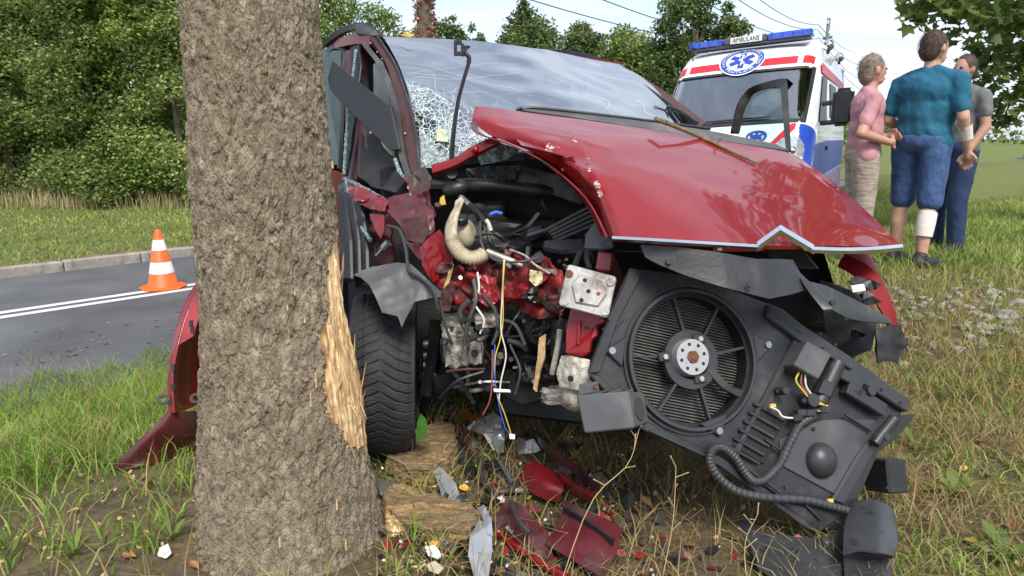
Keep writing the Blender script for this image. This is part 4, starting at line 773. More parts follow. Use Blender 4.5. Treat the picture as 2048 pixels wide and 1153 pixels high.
# --- bonnet
HD = [[(950, 214, 2.80), (985, 216, 2.82), (1050, 224, 2.90), (1150, 237, 2.95), (1300, 260, 3.0), (1440, 282, 3.12), (1560, 302, 3.28), (1592, 312, 3.36)],
      [(948, 242, 2.70), (990, 238, 2.67), (1080, 250, 2.70), (1200, 270, 2.72), (1340, 296, 2.78), (1480, 320, 2.9), (1600, 336, 3.1), (1650, 352, 3.22)],
      [(985, 272, 2.62), (1040, 268, 2.56), (1120, 284, 2.55), (1240, 312, 2.53), (1380, 342, 2.57), (1530, 368, 2.7), (1650, 380, 2.92), (1702, 395, 3.06)],
      [(1100, 324, 2.50), (1138, 322, 2.41), (1185, 335, 2.38), (1290, 362, 2.35), (1420, 392, 2.36), (1570, 415, 2.5), (1690, 425, 2.74), (1752, 440, 2.9)],
      [(1180, 398, 2.36), (1204, 394, 2.255), (1240, 402, 2.22), (1320, 420, 2.18), (1450, 442, 2.18), (1590, 455, 2.32), (1720, 458, 2.58), (1782, 470, 2.76)],
      [(1220, 474, 2.18), (1234, 474, 2.085), (1270, 478, 2.06), (1350, 484, 2.03), (1480, 490, 2.03), (1610, 492, 2.16), (1740, 493, 2.46), (1803, 494, 2.64)]]
def hood_dent(c):
    a = .0025 * mn.noise(c * 3.0); r_ = c - Vector((0, 0, CAMZ)); d_ = r_.dot(Vector((0, cp, -sp))); x = 1024 + F * r_.x / d_; y = 576.5 + F * r_.dot(Vector((0, -sp, -cp))) / d_
    for pl, w_, h_ in CREASE:
        ds = min(seg_d(x, y, pl[i], pl[i + 1]) for i in range(len(pl) - 1)); a += h_ * math.exp(-ds / w_)
    for (x, y, d, s_, r) in HDENT:
        a += s_ * math.exp(-((c - P(x, y, d)).length / r) ** 2)
    return a
def seg_d(x, y, p, q):
    dx, dy = q[0] - p[0], q[1] - p[1]; t = max(0, min(1, ((x - p[0]) * dx + (y - p[1]) * dy) / (dx * dx + dy * dy))); return math.hypot(x - p[0] - t * dx, y - p[1] - t * dy)
CREASE = [([(1158, 284), (1180, 325), (1202, 390), (1222, 474)], 14, .009), ([(958, 246), (1050, 258), (1158, 284), (1215, 300)], 13, .008), ([(1158, 284), (1178, 300), (1190, 345), (1185, 380)], 9, -.007), ([(1060, 300), (1110, 300), (1150, 330)], 10, -.005), ([(1000, 232), (1090, 240), (1200, 262)], 12, -.005), ([(1240, 330), (1420, 372), (1600, 395)], 26, .003)]
HDENT = [(1150, 300, 2.42, -.014, .07), (1180, 340, 2.32, .012, .05), (1195, 385, 2.24, -.010, .035), (1010, 250, 2.62, -.012, .07), (1105, 285, 2.52, .010, .05)]
hood = patch('bonnet', HD, M_RED, car, 130, 84, .012, dent=hood_dent)
hood['label'] = 'buckled glossy red bonnet'
from mathutils.bvhtree import BVHTree
_bv = BVHTree.FromPolygons([v.co.copy() for v in hood.data.vertices], [tuple(p.vertices) for p in hood.data.polygons])
def HS(x, y):
    h = _bv.ray_cast(Vector((0, 0, CAMZ)), ray(x, y).normalized())
    if h[0] is None: return None
    n_ = h[1] if h[1].dot(ray(x, y)) < 0 else -h[1]; return h[0], n_
# turned-down flange and scrapes on its torn side
patch('bonnet_flange', [[(949, 226, 2.76), (950, 262, 2.66), (1020, 288, 2.56), (1100, 330, 2.44), (1175, 398, 2.3), (1216, 474, 2.14)], [(958, 232, 2.8), (962, 266, 2.72), (1030, 292, 2.62), (1106, 338, 2.5), (1172, 405, 2.36), (1206, 474, 2.2)]], M_RED, hood, 30, 6, .006)
M_SCR = mat('scraped_paint', (.55, .42, .42), .5, 0, .4, 60, col2=(.2, .02, .02), thr=(.45, .6), sc2=50)
for (x, y, l_, w_, an, dd_) in [(1105, 296, 26, 5, .1, 2.475), (1150, 281, 12, 6, 1.2, 2.475), (1177, 330, 34, 5, 1.5, 2.355), (1196, 378, 30, 8, 1.3, 2.235), (1121, 345, 18, 4, -.6, 2.39), (1100, 292, 14, 3, .5, 2.48)]:
    k_ = random.randint(3, 5)
    for j in range(k_):
        f = (j + .5) / k_ - .5; xx, yy = x + l_ * math.cos(an) * f + random.uniform(-2, 2), y + l_ * math.sin(an) * f + random.uniform(-2, 2); q = HS(xx, yy)
        if q is None: continue
        p_, n_ = q; t_ = n_.cross(Vector((0, 0, 1))).normalized(); b_ = n_.cross(t_); r_ = w_ / F * 2.2 * random.uniform(.5, 1.0)
        MB().prism([p_ + n_ * .0015 + t_ * r_ * random.uniform(.6, 1.3) * math.cos(a_) + b_ * r_ * random.uniform(.6, 1.3) * math.sin(a_) for a_ in [i * PI / 4 for i in range(8)]], -n_ * .003).build('paint_scrape', M_SCR, hood)
# scuttle panel between bonnet and glass
patch('scuttle', [[(1040, 214, 2.97), (1130, 224, 3.02), (1280, 242, 3.1), (1420, 262, 3.26), (1550, 288, 3.42)], [(1050, 222, 2.96), (1140, 234, 2.99), (1280, 256, 3.05), (1430, 280, 3.18), (1580, 302, 3.36)]], M_GRY, car, 26, 6, .02)
wire('scuttle_seal', [(1032, 220, 2.98), (1060, 216, 2.98), (1130, 222, 3.02), (1280, 240, 3.11), (1420, 258, 3.27)], 3.5, M_BLK, car)
# open driver's door seen over the bonnet
patch('open_door', [[(1462, 262, 4.35), (1476, 215, 4.3), (1488, 188, 4.27), (1506, 173, 4.21), (1545, 161, 4.12), (1571, 158, 4.05), (1575, 172, 4.03), (1582, 300, 4.0)], [(1477, 262, 4.34), (1490, 215, 4.29), (1502, 195, 4.26), (1516, 184, 4.2), (1545, 175, 4.12), (1558, 174, 4.06), (1562, 186, 4.04), (1572, 300, 4.01)]], M_BLK, car, 44, 5, .05)
patch('open_door_edge', [[(1460, 268, 4.38), (1472, 215, 4.33), (1484, 190, 4.3)], [(1467, 268, 4.36), (1479, 216, 4.31), (1490, 192, 4.28)]], M_MAR, car, 10, 4, .06)
solid('open_door_window', [(1476, 264, 4.36), (1490, 214, 4.31), (1503, 193, 4.28), (1521, 181, 4.21), (1546, 176, 4.14), (1561, 178, 4.08), (1571, 205, 4.05), (1575, 310, 4.03)], M_GLASS, car, .005, 0)
solid('open_door_panel', [(1440, 305, 4.4), (1590, 322, 4.0), (1600, 560, 4.0), (1440, 560, 4.4)], M_RED, car, .08, .02)
# wipers
MB().tube(pcurve([(905, 352, 2.80), (904, 300, 2.78), (914, 215, 2.76), (926, 165, 2.75), (937, 128, 2.74)], 24), [.017 - .006 * min(1, k / 14) for k in range(24)], 8, flat=.7).build('wiper_arm', M_BLK, car, True)
MB().tube(pcurve([(937, 128, 2.74), (938, 115, 2.735), (930, 106, 2.73), (932, 94, 2.73)], 10), .009, 8).build('wiper_elbow', M_BLK, car, True)
wh = MB(); 
for (x0, y0, x1, y1) in ((908, 82, 914, 112), (922, 88, 928, 113), (908, 82, 924, 90), (909, 104, 926, 112), (928, 92, 940, 97), (912, 78, 922, 84)):
    a, b = P(x0, y0, 2.73), P(x1, y1, 2.73); wh.box((a + b) / 2, (abs(b.x - a.x) / 2, 0, 0), (0, .01, 0), (0, 0, abs(b.z - a.z) / 2))
wh.build('wiper_clip', M_BLK, car, bevel=.002)
MB().disc(P(905, 352, 2.80), (0, -1, .4), .022, .03, 16).build('wiper_pivot', M_BLK, car, True)
MB().tube(pcurve([(1335, 212, 3.6), (1365, 225, 3.52), (1395, 246, 3.42)], 10), .008, 6).build('wiper_arm', M_BLK, car, True)
MB().tube(pcurve([(1305, 218, 3.58), (1340, 222, 3.55), (1380, 232, 3.48)], 10), .004, 6).build('wiper_blade', M_BLK, car, True)
for pts in ([(1308, 212, 3.56), (1330, 220, 3.56), (1345, 217, 3.54)],): MB().tube(pcurve(pts, 8), .003, 5).build('wiper_spring', M_BLK, car, True)
# bright strip with the chevron badge along the bonnet lip
def chrome(pts, w0, name, par):
    top = [P(x, y - w0 * .5, d - .012) for x, y, d in pts]; bot = [P(x, y + w0 * .5, d - .012) for x, y, d in pts]; n = len(pts); mb = MB()
    mid = [P(x, y, d - .024) for x, y, d in pts]; bk = [P(x, y, d + .006) for x, y, d in pts]
    vs = top + mid + bot + bk; fs = [(r * n + i, r * n + i + 1, ((r + 1) % 4) * n + i + 1, ((r + 1) % 4) * n + i) for r in range(4) for i in range(n - 1)]
    fs += [(0, n, 2 * n, 3 * n), (n - 1, 4 * n - 1, 3 * n - 1, 2 * n - 1)]; return mb.add(vs, fs).build(name, M_CHR, par, False)
chrome(curve([(1224, 478, 2.09), (1300, 482, 2.05), (1400, 488, 2.03), (1518, 495, 2.05)], 24), 11, 'chrome_strip', hood)
chrome([(1514, 494, 2.05), (1561, 460, 2.085), (1628, 500, 2.19)], 20, 'chevron_badge', hood)
chrome(curve([(1622, 500, 2.18), (1690, 502, 2.33), (1750, 500, 2.48), (1806, 495, 2.65)], 16), 13, 'chrome_strip', hood)
# --- running gear: front wheel shoved back beside the tree
def make_wheel(ctr, fwd, tilt, R=.335, W=.235, fine=True):
    ctr = Vector(ctr); f = Vector(fwd); f.z = 0; f.normalize(); ax = Vector((-f.y, f.x, 0)); ax = (ax + Vector((0, 0, tilt))).normalized(); up = ax.cross(f).normalized(); f = up.cross(ax)
    if up.z < 0: up = -up
    na, nb = (1080, 46) if fine else (96, 12); V = np.zeros((na, nb + 12, 3)); A_ = np.array(ax); Fv = np.array(f); U = np.array(up)
    for i in range(na):
        t = 2 * PI * i / na; rd = Fv * math.cos(t) + U * math.sin(t)
        for j in range(nb):
            s = -1 + 2 * j / (nb - 1); r = R - .022 * abs(s) ** 4.5 - .003 * s * s
            if fine and abs(s) < .97:
                ph = (t * 54 / (2 * PI) + 1.5 * abs(s) ** .75 + .18 * math.sin(3 * s)) % 1.0; g = 1 if ph < .17 else 0
                sp_ = (t * 162 / (2 * PI) + 2.4 * abs(s) ** .9 + .22 * math.sin(s * 26)) % 1.0
                if sp_ < .16: r -= .0022
                if g and abs(s) > .04: r -= .0075
                if abs(abs(s) - .62) < .025: r -= .004
            V[i, j] = np.array(ctr) + rd * r + A_ * (s * W * .5 * .96)
        for k, (rr2, ss) in enumerate([(.93, 1.03), (.86, 1.06), (.78, 1.05), (.70, .98), (.66, .92), (.64, .86)]):
            V[i, nb + k] = np.array(ctr) + rd * (R * rr2) + A_ * (ss * W * .5); V[i, nb + 11 - k] = np.array(ctr) + rd * (R * rr2) - A_ * (ss * W * .5)
    m_ = nb + 12; ix = np.arange(na * m_).reshape(na, m_); n1 = np.roll(ix, -1, 0); n2 = np.roll(ix, -1, 1); n3 = np.roll(n1, -1, 1)
    lo = np.stack([ix, n2, n3, n1], -1).reshape(-1, 4); w_ = bpy.data.objects.new('wheel', None); COL.objects.link(w_); w_.location = ctr; parent_to(w_, car)
    link('tyre', np_mesh('tyre', V.reshape(-1, 3), lo, 4), M_RUB, w_, False)
    rm = MB(); rm.tube([ctr - ax * W * .46, ctr - ax * W * .3, ctr + ax * W * .3, ctr + ax * W * .46], [R * .68, R * .62, R * .62, R * .68], 48, cap=False); rm.build('rim', M_ALU, w_, True)
    sp2 = MB(); sp2.disc(ctr + ax * W * .2, ax, R * .18, .03, 24)
    for k in range(7): a = 2 * PI * k / 7; dd_ = (f * math.cos(a) + up * math.sin(a)); sp2.box(ctr + ax * W * .25 + dd_ * R * .4, dd_ * R * .24, ax * .012, ax.cross(dd_) * .022)
    sp2.build('spoke', M_ALU, w_, False, .003); MB().disc(ctr - ax * W * .35, ax, R * .5, .025, 32).build('brake_disc', M_STEEL, w_, True); return ax
wc = P(771, 737, 2.83); wc.z = float(gz(wc.x, wc.y)) + .330
wax = make_wheel(wc, (.12, -1, 0), -.03)
q = C(.75, .76, .3); q.z = float(gz(q.x, q.y)) + .33; make_wheel(q, -CA, 0, fine=False)
for b in (-.76, .76): q = C(3.45, b, .33); q.z = float(gz(q.x, q.y)) + .33; make_wheel(q, -CA, 0, fine=False)
for k, y in enumerate((690, 712, 732, 752)): MB().disc(P(848, y, 2.86), (1, 0, .1), .02 - .002 * (k % 2), .05, 12).build('hub_bolt', M_STEEL, car, True)
solid('brake_caliper', [(836, 680, 2.9), (866, 668, 2.88), (872, 740, 2.88), (850, 770, 2.9), (836, 760, 2.9)], M_DRK, car, .08, .012)
wire('damper_strut', [(872, 640, 2.84), (868, 690, 2.84), (852, 790, 2.86)], 13, M_DRK, car)
# wheel arch liner hanging over the tyre
liner = [(707, 551, 2.55), (722, 541, 2.55), (745, 534, 2.56), (795, 526, 2.57), (822, 532, 2.54), (850, 556, 2.5), (882, 583, 2.46), (880, 594, 2.45), (856, 597, 2.47), (829, 605, 2.46), (820, 622, 2.44), (804, 656, 2.41), (796, 634, 2.43), (764, 625, 2.44), (750, 592, 2.47), (738, 570, 2.49), (722, 556, 2.52)]
sheet('wheel_arch_liner', liner, M_GRY, car, .004, 5, .010, 7)
sheet('arch_liner_lip', [(707, 551, 2.55), (745, 534, 2.56), (795, 526, 2.57), (790, 540, 2.7), (745, 555, 2.75), (712, 580, 2.75)], M_BLK, car, .004, 4, .006, 9)
# --- radiator and fan panel hanging in front of the engine bay
_a, _b, _c = P(1276, 531, 2.16), P(1178, 745, 2.06), P(1630, 1068, 2.17)
SN = (_b - _a).cross(_c - _a).normalized()
if SN.y > 0: SN = -SN
def SP(x, y, off=0.0):
    r = ray(x, y); cam_ = Vector((0, 0, CAMZ)); t = (_a + SN * off - cam_).dot(SN) / r.dot(SN); return cam_ + r * t
def splate(name, pts, off, th, m, par, bevel=.003): return MB().prism([SP(x, y, off) for x, y in pts], -SN * th).build(name, m, par, False, bevel)
def sbar(name, pts, off, r, m, par, n=8): return MB().tube([SP(x, y, off) for x, y in pts], r, n).build(name, m, par, True)
M_SHR2 = mat('shroud_edge', (.03, .031, .034), .4, 0, .2, 12, bump=.05)
rad = bpy.data.objects.new('radiator_assembly', None); COL.objects.link(rad); rad.location = SP(1500, 900); parent_to(rad, car)
fc = SP(1382, 719, 0); U_ = (SP(1482, 719, 0) - fc).normalized(); V_ = SN.cross(U_).normalized()
if V_.z < 0: V_ = -V_
RR0 = .2125
outer = [(1262, 536), (1400, 556), (1545, 612), (1604, 664), (1545, 800), (1478, 918), (1440, 925), (1285, 852), (1178, 748), (1186, 722), (1232, 602)]
def ray_poly(a):
    d = U_ * math.cos(a) + V_ * math.sin(a); best = None; o3 = [SP(*q) for q in outer]
    for i in range(len(o3)):
        p0, p1 = o3[i] - fc, o3[(i + 1) % len(o3)] - fc; x0, y0, x1, y1 = p0.dot(U_), p0.dot(V_), p1.dot(U_), p1.dot(V_); ca, sa = math.cos(a), math.sin(a)
        den = ca * (y1 - y0) - sa * (x1 - x0)
        if abs(den) < 1e-9: continue
        t = (x0 * (y1 - y0) - y0 * (x1 - x0)) / den; s = (x0 * sa - y0 * ca) / den
        if t > 0 and -1e-6 <= s <= 1 + 1e-6: best = t if best is None else max(best, t)
    return max(best or RR0 * 1.02, RR0 * 1.02)
angs = sorted(set([2 * PI * k / 128 for k in range(128)])); n = len(angs); vs = []
for o_ in (0, -.018):
    for a in angs: vs.append(fc + (U_ * math.cos(a) + V_ * math.sin(a)) * RR0 + SN * o_)
    for a in angs: vs.append(fc + (U_ * math.cos(a) + V_ * math.sin(a)) * ray_poly(a) + SN * o_)
fs = [(k, (k + 1) % n, n + (k + 1) % n, n + k) for k in range(n)] + [(2 * n + k, 3 * n + k, 3 * n + (k + 1) % n, 2 * n + (k + 1) % n) for k in range(n)] + [(n + k, n + (k + 1) % n, 3 * n + (k + 1) % n, 3 * n + k) for k in range(n)] + [(k, 2 * n + k, 2 * n + (k + 1) % n, (k + 1) % n) for k in range(n)]
MB().add(vs, fs).build('fan_shroud', M_SHR, rad)
MB().ring(fc - SN * .045, SN, RR0 - .004, RR0 + .006, .066, 96).build('shroud_ring', M_SHR2, rad, True)
MB().ring(fc - SN * .002, SN, RR0 + .014, RR0 + .019, .012, 96).build('shroud_ring', M_SHR, rad, True)
MB().ring(fc - SN * .05, SN, RR0 - .016, RR0 - .003, .05, 96).build('inner_ring', M_DRK, rad, True)
# radiator core with its fins behind the ring
u2 = (SP(1482, 740, 0) - SP(1382, 719, 0)).normalized(); v2 = SN.cross(u2).normalized()
MB().disc(fc - SN * .075, SN, RR0 + .02, .012, 64).build('radiator_core', M_DRK, rad)
M_FIN = mat('radiator_fin', (.125, .115, .10), .55, .3, .3, 20, col2=(.10, .09, .08), thr=(.45, .6), sc2=25)
for k in range(-22, 23):
    y = k * .0093; hw = math.sqrt(max((RR0 - .006) ** 2 - y * y, 0))
    if hw > .03: MB().box(fc - SN * .060 + v2 * y, u2 * hw, v2 * .0016, SN * .005).build('radiator_fin', M_FIN, rad)
# spokes, hub
for (dx, dy) in [(-37, -122), (58, -115), (132, -30), (38, 130), (-72, 110), (-138, -8)]:
    e = SP(1382 + dx * 1.02, 719 + dy * 1.02, -.012); s = SP(1382 + dx * .36, 719 + dy * .36, -.012); dv_ = (e - s); MB().box((s + e) / 2, dv_ / 2, SN.cross(dv_).normalized() * .004, SN * .010).build('fan_spoke', M_SHR2, rad)
splate('motor_lead_arm', [(1412, 742), (1428, 735), (1462, 772), (1492, 782), (1480, 797), (1445, 778)], .004, .02, M_SHR, rad)
hub = [(1322, 715), (1335, 690), (1375, 668), (1402, 672), (1425, 700), (1420, 730), (1412, 752), (1400, 765), (1375, 760), (1340, 745)]
MB().ring(fc - SN * .02, SN, .062, .092, .022, 48).build('motor_ring', M_SHR2, rad, True)
for (x, y) in [(1400, 678), (1330, 714), (1402, 758)]: splate('motor_ear', [(x - 13, y - 9), (x + 10, y - 11), (x + 13, y + 8), (x - 10, y + 10)], .012, .012, M_SHR2, rad); MB().disc(SP(x, y, .012), SN, .008, .007, 10).build('motor_bolt', M_ALU, rad)
hp = SP(1381, 715, .012); MB().disc(hp - SN * .015, SN, .060, .030, 48, .055).build('hub_disc', mat('hub_plate', (.42, .42, .42), .45, .6, .15, 20, col2=(.28, .26, .24), thr=(.5, .7), sc2=20), rad, True)
for k in range(8): a = 2 * PI * k / 8 + .25; MB().disc(hp + SN * .0145 + (U_ * math.cos(a) + V_ * math.sin(a)) * .040, SN, .0055, .0016, 12).build('hub_hole', M_DRK, rad)
MB().disc(hp + SN * .013, SN, .021, .008, 6).build('hub_nut', M_RUST, rad, False, .002); MB().disc(hp + SN * .021, SN, .010, .004, 14).build('hub_shaft', M_RUST, rad, True)
for (x, y, ox, oy) in [(1223, 702, -14, 0), (1535, 690, 14, -4), (1437, 862, 10, 16)]:
    dx, dy = x - 1382, y - 719; l_ = math.hypot(dx, dy); ux, uy = dx / l_, dy / l_
    splate('mount_ear', [(x - ux * 26 - uy * 30, y - uy * 26 + ux * 30), (x + ux * 14, y + uy * 14), (x - ux * 26 + uy * 30, y - uy * 26 - ux * 30)], .012, .012, M_SHR2, rad); MB().disc(SP(x, y, .012), SN, .011, .008, 12).build('mount_bolt', M_STEEL, rad, True)
# left frame strip of the shroud
splate('shroud_frame', [(1262, 536), (1290, 540), (1238, 640), (1200, 745), (1178, 748), (1186, 722), (1232, 602)], .014, .012, M_SHR, rad)
splate('lower_lip', [(1178, 748), (1200, 752), (1290, 842), (1445, 915), (1640, 1055), (1632, 1070), (1438, 932), (1282, 858)], .012, .014, M_SHR, rad)
# right hand panel and its fittings
splate('side_panel', [(1598, 672), (1808, 822), (1756, 905), (1702, 1010), (1650, 1050), (1440, 922), (1476, 915), (1545, 800)], -.004, .022, M_SHR, rad, .004)
splate('top_rail', [(1538, 606), (1566, 618), (1606, 650), (1700, 712), (1824, 800), (1816, 826), (1700, 752), (1600, 684), (1534, 634)], .022, .03, M_SHR2, rad, .005)
splate('edge_flap', [(1834, 828), (1800, 872), (1758, 905), (1705, 1025), (1672, 1058), (1652, 1062), (1700, 960), (1752, 868), (1790, 832)], .004, .012, M_BLK, rad)
splate('edge_channel', [(1776, 832), (1796, 846), (1742, 920), (1690, 1012), (1664, 1002), (1716, 912)], .014, .02, M_SHR2, rad, .006)
splate('divider_rib', [(1590, 676), (1602, 684), (1500, 862), (1478, 914), (1466, 908), (1530, 790)], .012, .016, M_SHR2, rad, .003)
splate('louvre_back', [(1512, 808), (1570, 842), (1528, 930), (1464, 892)], .004, .01, M_DRK, rad)
for k in range(6): x, y = 1514 - 10 * k, 806 + 17.5 * k; splate('louvre', [(x - 2, y - 2), (x + 58, y + 32), (x + 55, y + 38), (x - 5, y + 4)], .014, .012, M_SHR, rad, .002)
splate('cover_panel', [(1560, 880), (1640, 840), (1780, 838), (1690, 1000), (1560, 930)], .003, .004, mat('cover_plastic', (.055, .057, .062), .4, 0, .2, 8, col2=(.085, .082, .078), thr=(.5, .72), sc2=6), rad, .002)
MB().ball(SP(1640, 921, 0), .05, 28, 16, (U_ * .056, V_ * .058, SN * .045)).build('dome', M_SHR2, rad, True)
splate('lower_tray', [(1560, 1002), (1690, 1030), (1640, 1066), (1520, 985)], .012, .02, M_SHR, rad, .004)
mb = MB(); o_ = SP(1612, 722, .03); mb.box(o_, (SP(1636, 736, .03) - o_), (SP(1598, 748, .03) - o_) * .95, SN * .035); mb.build('control_box', M_GRY, rad, False, .004)
sbar('resistor_tube', [(1674, 726), (1662, 752), (1644, 790), (1636, 806)], .02, .028, M_SHR, rad, 14)
splate('tube_collar', [(1650, 758), (1672, 768), (1662, 796), (1638, 786)], .05, .03, M_SHR2, rad)
for (x0, y0, x1, y1, w_) in [(1655, 735, 1720, 770, 12), (1690, 775, 1765, 822, 14), (1640, 700, 1700, 735, 8)]: a, b = SP(x0, y0, .02), SP(x1, y1, .02); MB().box((a + b) / 2, (b - a) / 2, SN.cross(b - a).normalized() * w_ / F * 2.2, SN * .018).build('bracket', M_SHR2, rad, False, .004)
for (x, y, r) in [(1723, 783, .016), (1608, 801, .022), (1752, 872, .014), (1554, 783, .013), (1625, 858, .006), (1585, 870, .006)]: MB().disc(SP(x, y, .0), SN, r, .05 if r > .01 else .012, 16).build('stud', M_SHR2, rad, True, .002); MB().disc(SP(x, y, .0505 if r > .01 else .0125), SN, r * .4, .002, 12).build('stud_hole', M_DRK, rad)
sbar('edge_rod', [(1788, 838), (1760, 872), (1748, 888)], .03, .018, M_SHR2, rad, 10)
for (x, y) in [(1670, 690), (1640, 668), (1720, 722), (1800, 806), (1762, 780)]: MB().disc(SP(x, y, .021), SN, .006, .003, 10).build('rail_hole', M_DRK, rad)
def sc(pts, off): 
    return [SP(*q[:2], off + (q[2] if len(q) > 2 else 0)) for q in curve([(a, b, (c_[0] if c_ else 0)) for a, b, *c_ in pts], 150)]
c = sc([(1628, 832), (1600, 850), (1578, 890), (1558, 930), (1530, 958), (1508, 962), (1490, 945), (1470, 915), (1445, 896), (1426, 900), (1420, 925), (1440, 958), (1480, 985), (1540, 996), (1610, 1000), (1660, 1012), (1700, 1024)], .03)
MB().tube(c, [.0140 * (1 if (i // 1) % 2 else .84) for i in range(len(c))], 12).build('corrugated_hose', M_HOSE, rad, False)
for i, (pts, m_) in enumerate([([(1598, 745), (1592, 762), (1606, 782), (1622, 800), (1640, 806), (1655, 812)], M_YEL), ([(1604, 748), (1602, 768), (1614, 786), (1630, 800), (1650, 803)], M_BRNW), ([(1610, 750), (1612, 772), (1622, 788), (1636, 802)], M_WHTW), ([(1636, 808), (1652, 812), (1650, 822), (1634, 822)], M_YEL), ([(1540, 814), (1556, 822), (1566, 834), (1590, 836), (1612, 828)], M_WHTW), ([(1612, 826), (1640, 818), (1656, 822), (1660, 808)], M_BLK), ([(1590, 836), (1610, 832), (1640, 820)], M_HOSE)]):
    cc = [SP(*q, .04) for q in curve(pts, 24)]; MB().tube(cc, .0032, 6).build('loose_cable', m_, rad, True)
for (x, y, m_) in [(1618, 826, M_SHR2), (1646, 820, M_BLK), (1592, 836, M_BLK), (1600, 826, M_SHR2)]: MB().box(SP(x, y, .035), U_ * .016, V_ * .011, SN * .014).build('connector', m_, rad, False, .003)
for (x, y) in [(1545, 812), (1660, 1002)]: MB().box(SP(x, y, .03), U_ * .010, V_ * .006, SN * .006).build('yellow_tab', mat('yellow_tab', (.6, .4, .05), .5), rad, False, .002)
MB().box(SP(1768, 950, -.08), U_ * .04, V_ * .055, SN * .06).build('rear_duct', M_BLK, rad, False, .006)
# grey crash box below the fan
bx_ = bpy.data.objects.new('crash_box', None); COL.objects.link(bx_); bx_.location = P(1220, 820, 2.0); parent_to(bx_, rad)
bx_.parent = car; bx_.matrix_parent_inverse = WM(car).inverted()
f4 = [P(1152, 792, 1.98), P(1256, 783, 1.96), P(1268, 858, 1.95), P(1168, 868, 1.97)]; bk = [P(1180, 778, 2.10), P(1288, 786, 2.08), P(1298, 846, 2.07), P(1190, 850, 2.09)]
MB().add(f4 + bk, [(0, 1, 2, 3), (7, 6, 5, 4), (0, 4, 5, 1), (1, 5, 6, 2), (2, 6, 7, 3), (3, 7, 4, 0)]).build('box_shell', M_GRY, bx_, False, .005)
c0 = (f4[1] + f4[2] + bk[1] + bk[2]) / 4; ee = (bk[1] - f4[1]) * .32; ff = (f4[2] - f4[1]) * .36; mb = MB(); vs = [c0 + ee * math.cos(a) + ff * math.sin(a) * .9 for a in [2 * PI * k / 20 for k in range(20)]]; nn_ = ee.cross(ff).normalized(); nn_ = nn_ if nn_.x > 0 else -nn_
mb.prism([v + nn_ * .0035 for v in vs], -nn_ * .004).build('box_opening', mat('box_hole', (.05, .045, .04), .8), bx_)
for k, x in enumerate((1185, 1208, 1232)): solid('box_rib', [(x, 788, 1.975), (x + 6, 787, 1.975), (x + 34, 778, 2.06), (x + 28, 779, 2.06)], M_GRY, bx_, .006, .001)
solid('box_tab', [(1158, 790, 1.99), (1160, 768, 2.02), (1196, 762, 2.05), (1200, 784, 2.04)], M_GRY, bx_, .006, .002); MB().disc(P(1192, 772, 2.03), (0, -1, .1), .007, .006, 10).build('box_bolt', M_RUST, bx_)
# --- front rail, end plate, castings
solid('front_rail', [(1196, 500, 2.30), (1228, 506, 2.28), (1222, 545, 2.26), (1190, 540, 2.28)], M_REDD, car, .25, .006)
solid('crash_plate', [(1135, 531, 2.12), (1140, 529, 2.12), (1230, 553, 2.07), (1233, 558, 2.07), (1217, 632, 2.05), (1212, 636, 2.05), (1120, 612, 2.10), (1117, 607, 2.10)], M_ALU, car, .008, .003)
cpn = (P(1230, 553, 2.07) - P(1138, 530, 2.12)).cross(P(1120, 612, 2.10) - P(1138, 530, 2.12)).normalized(); cpn = cpn if cpn.y < 0 else -cpn
_p0 = P(1138, 530, 2.12)
def CP(x, y, off=0.0): r = ray(x, y); o_ = Vector((0, 0, CAMZ)); return o_ + r * ((_p0 + cpn * off - o_).dot(cpn) / r.dot(cpn))
MB().prism([CP(x, y, .008) for x, y in [(1142, 568), (1160, 548), (1205, 562), (1214, 588), (1196, 614), (1150, 606)]], -cpn * .012).build('plate_boss', M_ALU, car, False, .004)
for (x, y) in [(1170, 561), (1177, 583), (1163, 601)]: MB().disc(CP(x, y, .0075), cpn, .0068, .0015, 14).build('plate_hole', M_DRK, car)
MB().disc(CP(1197, 588, .0075), cpn, .006, .0015, 14).build('plate_hole', M_REDD, car)
for (x, y) in [(1139, 549), (1222, 565), (1131, 604), (1212, 624)]: MB().disc(CP(x, y, -.002), cpn, .012, .008, 12).build('plate_bolt', M_RUST if x == 1139 else M_ALU, car, True)
solid('rail_flange', [(1141, 618, 2.16), (1208, 636, 2.13), (1210, 646, 2.13), (1195, 652, 2.13), (1196, 672, 2.12), (1184, 680, 2.12), (1180, 706, 2.12), (1166, 714, 2.13), (1130, 708, 2.15), (1132, 660, 2.15)], M_RED, car, .02, .004)
solid('rail_rib', [(1156, 640, 2.13), (1161, 640, 2.13), (1160, 690, 2.125), (1154, 690, 2.125)], M_RED, car, .008, .002); MB().disc(P(1172, 656, 2.122), (0, -1, 0), .005, .003, 10).build('rail_hole', M_DRK, car)
sheet('alloy_casting', [(1122, 712, 2.18), (1140, 711, 2.15), (1180, 720, 2.14), (1178, 756, 2.12), (1186, 768, 2.12), (1180, 784, 2.12), (1150, 780, 2.13), (1120, 774, 2.17), (1112, 748, 2.18)], M_CAST, car, .05, 4, .006, 30); MB().disc(P(1141, 757, 2.11), (0, -1, .1), .009, .01, 14).build('casting_hole', M_DRK, car, True)
MB().ball(P(1150, 795, 2.2), .045, 14, 10).build('lower_casting', M_CAST, car, True)
for dx in (0, 24): wire('coolant_pipe', [(1160 + dx * .6, 506, 2.3), (1154 + dx * .8, 520, 2.26), (1146 + dx * 1.4, 540, 2.22)], 6, M_DRK, car)
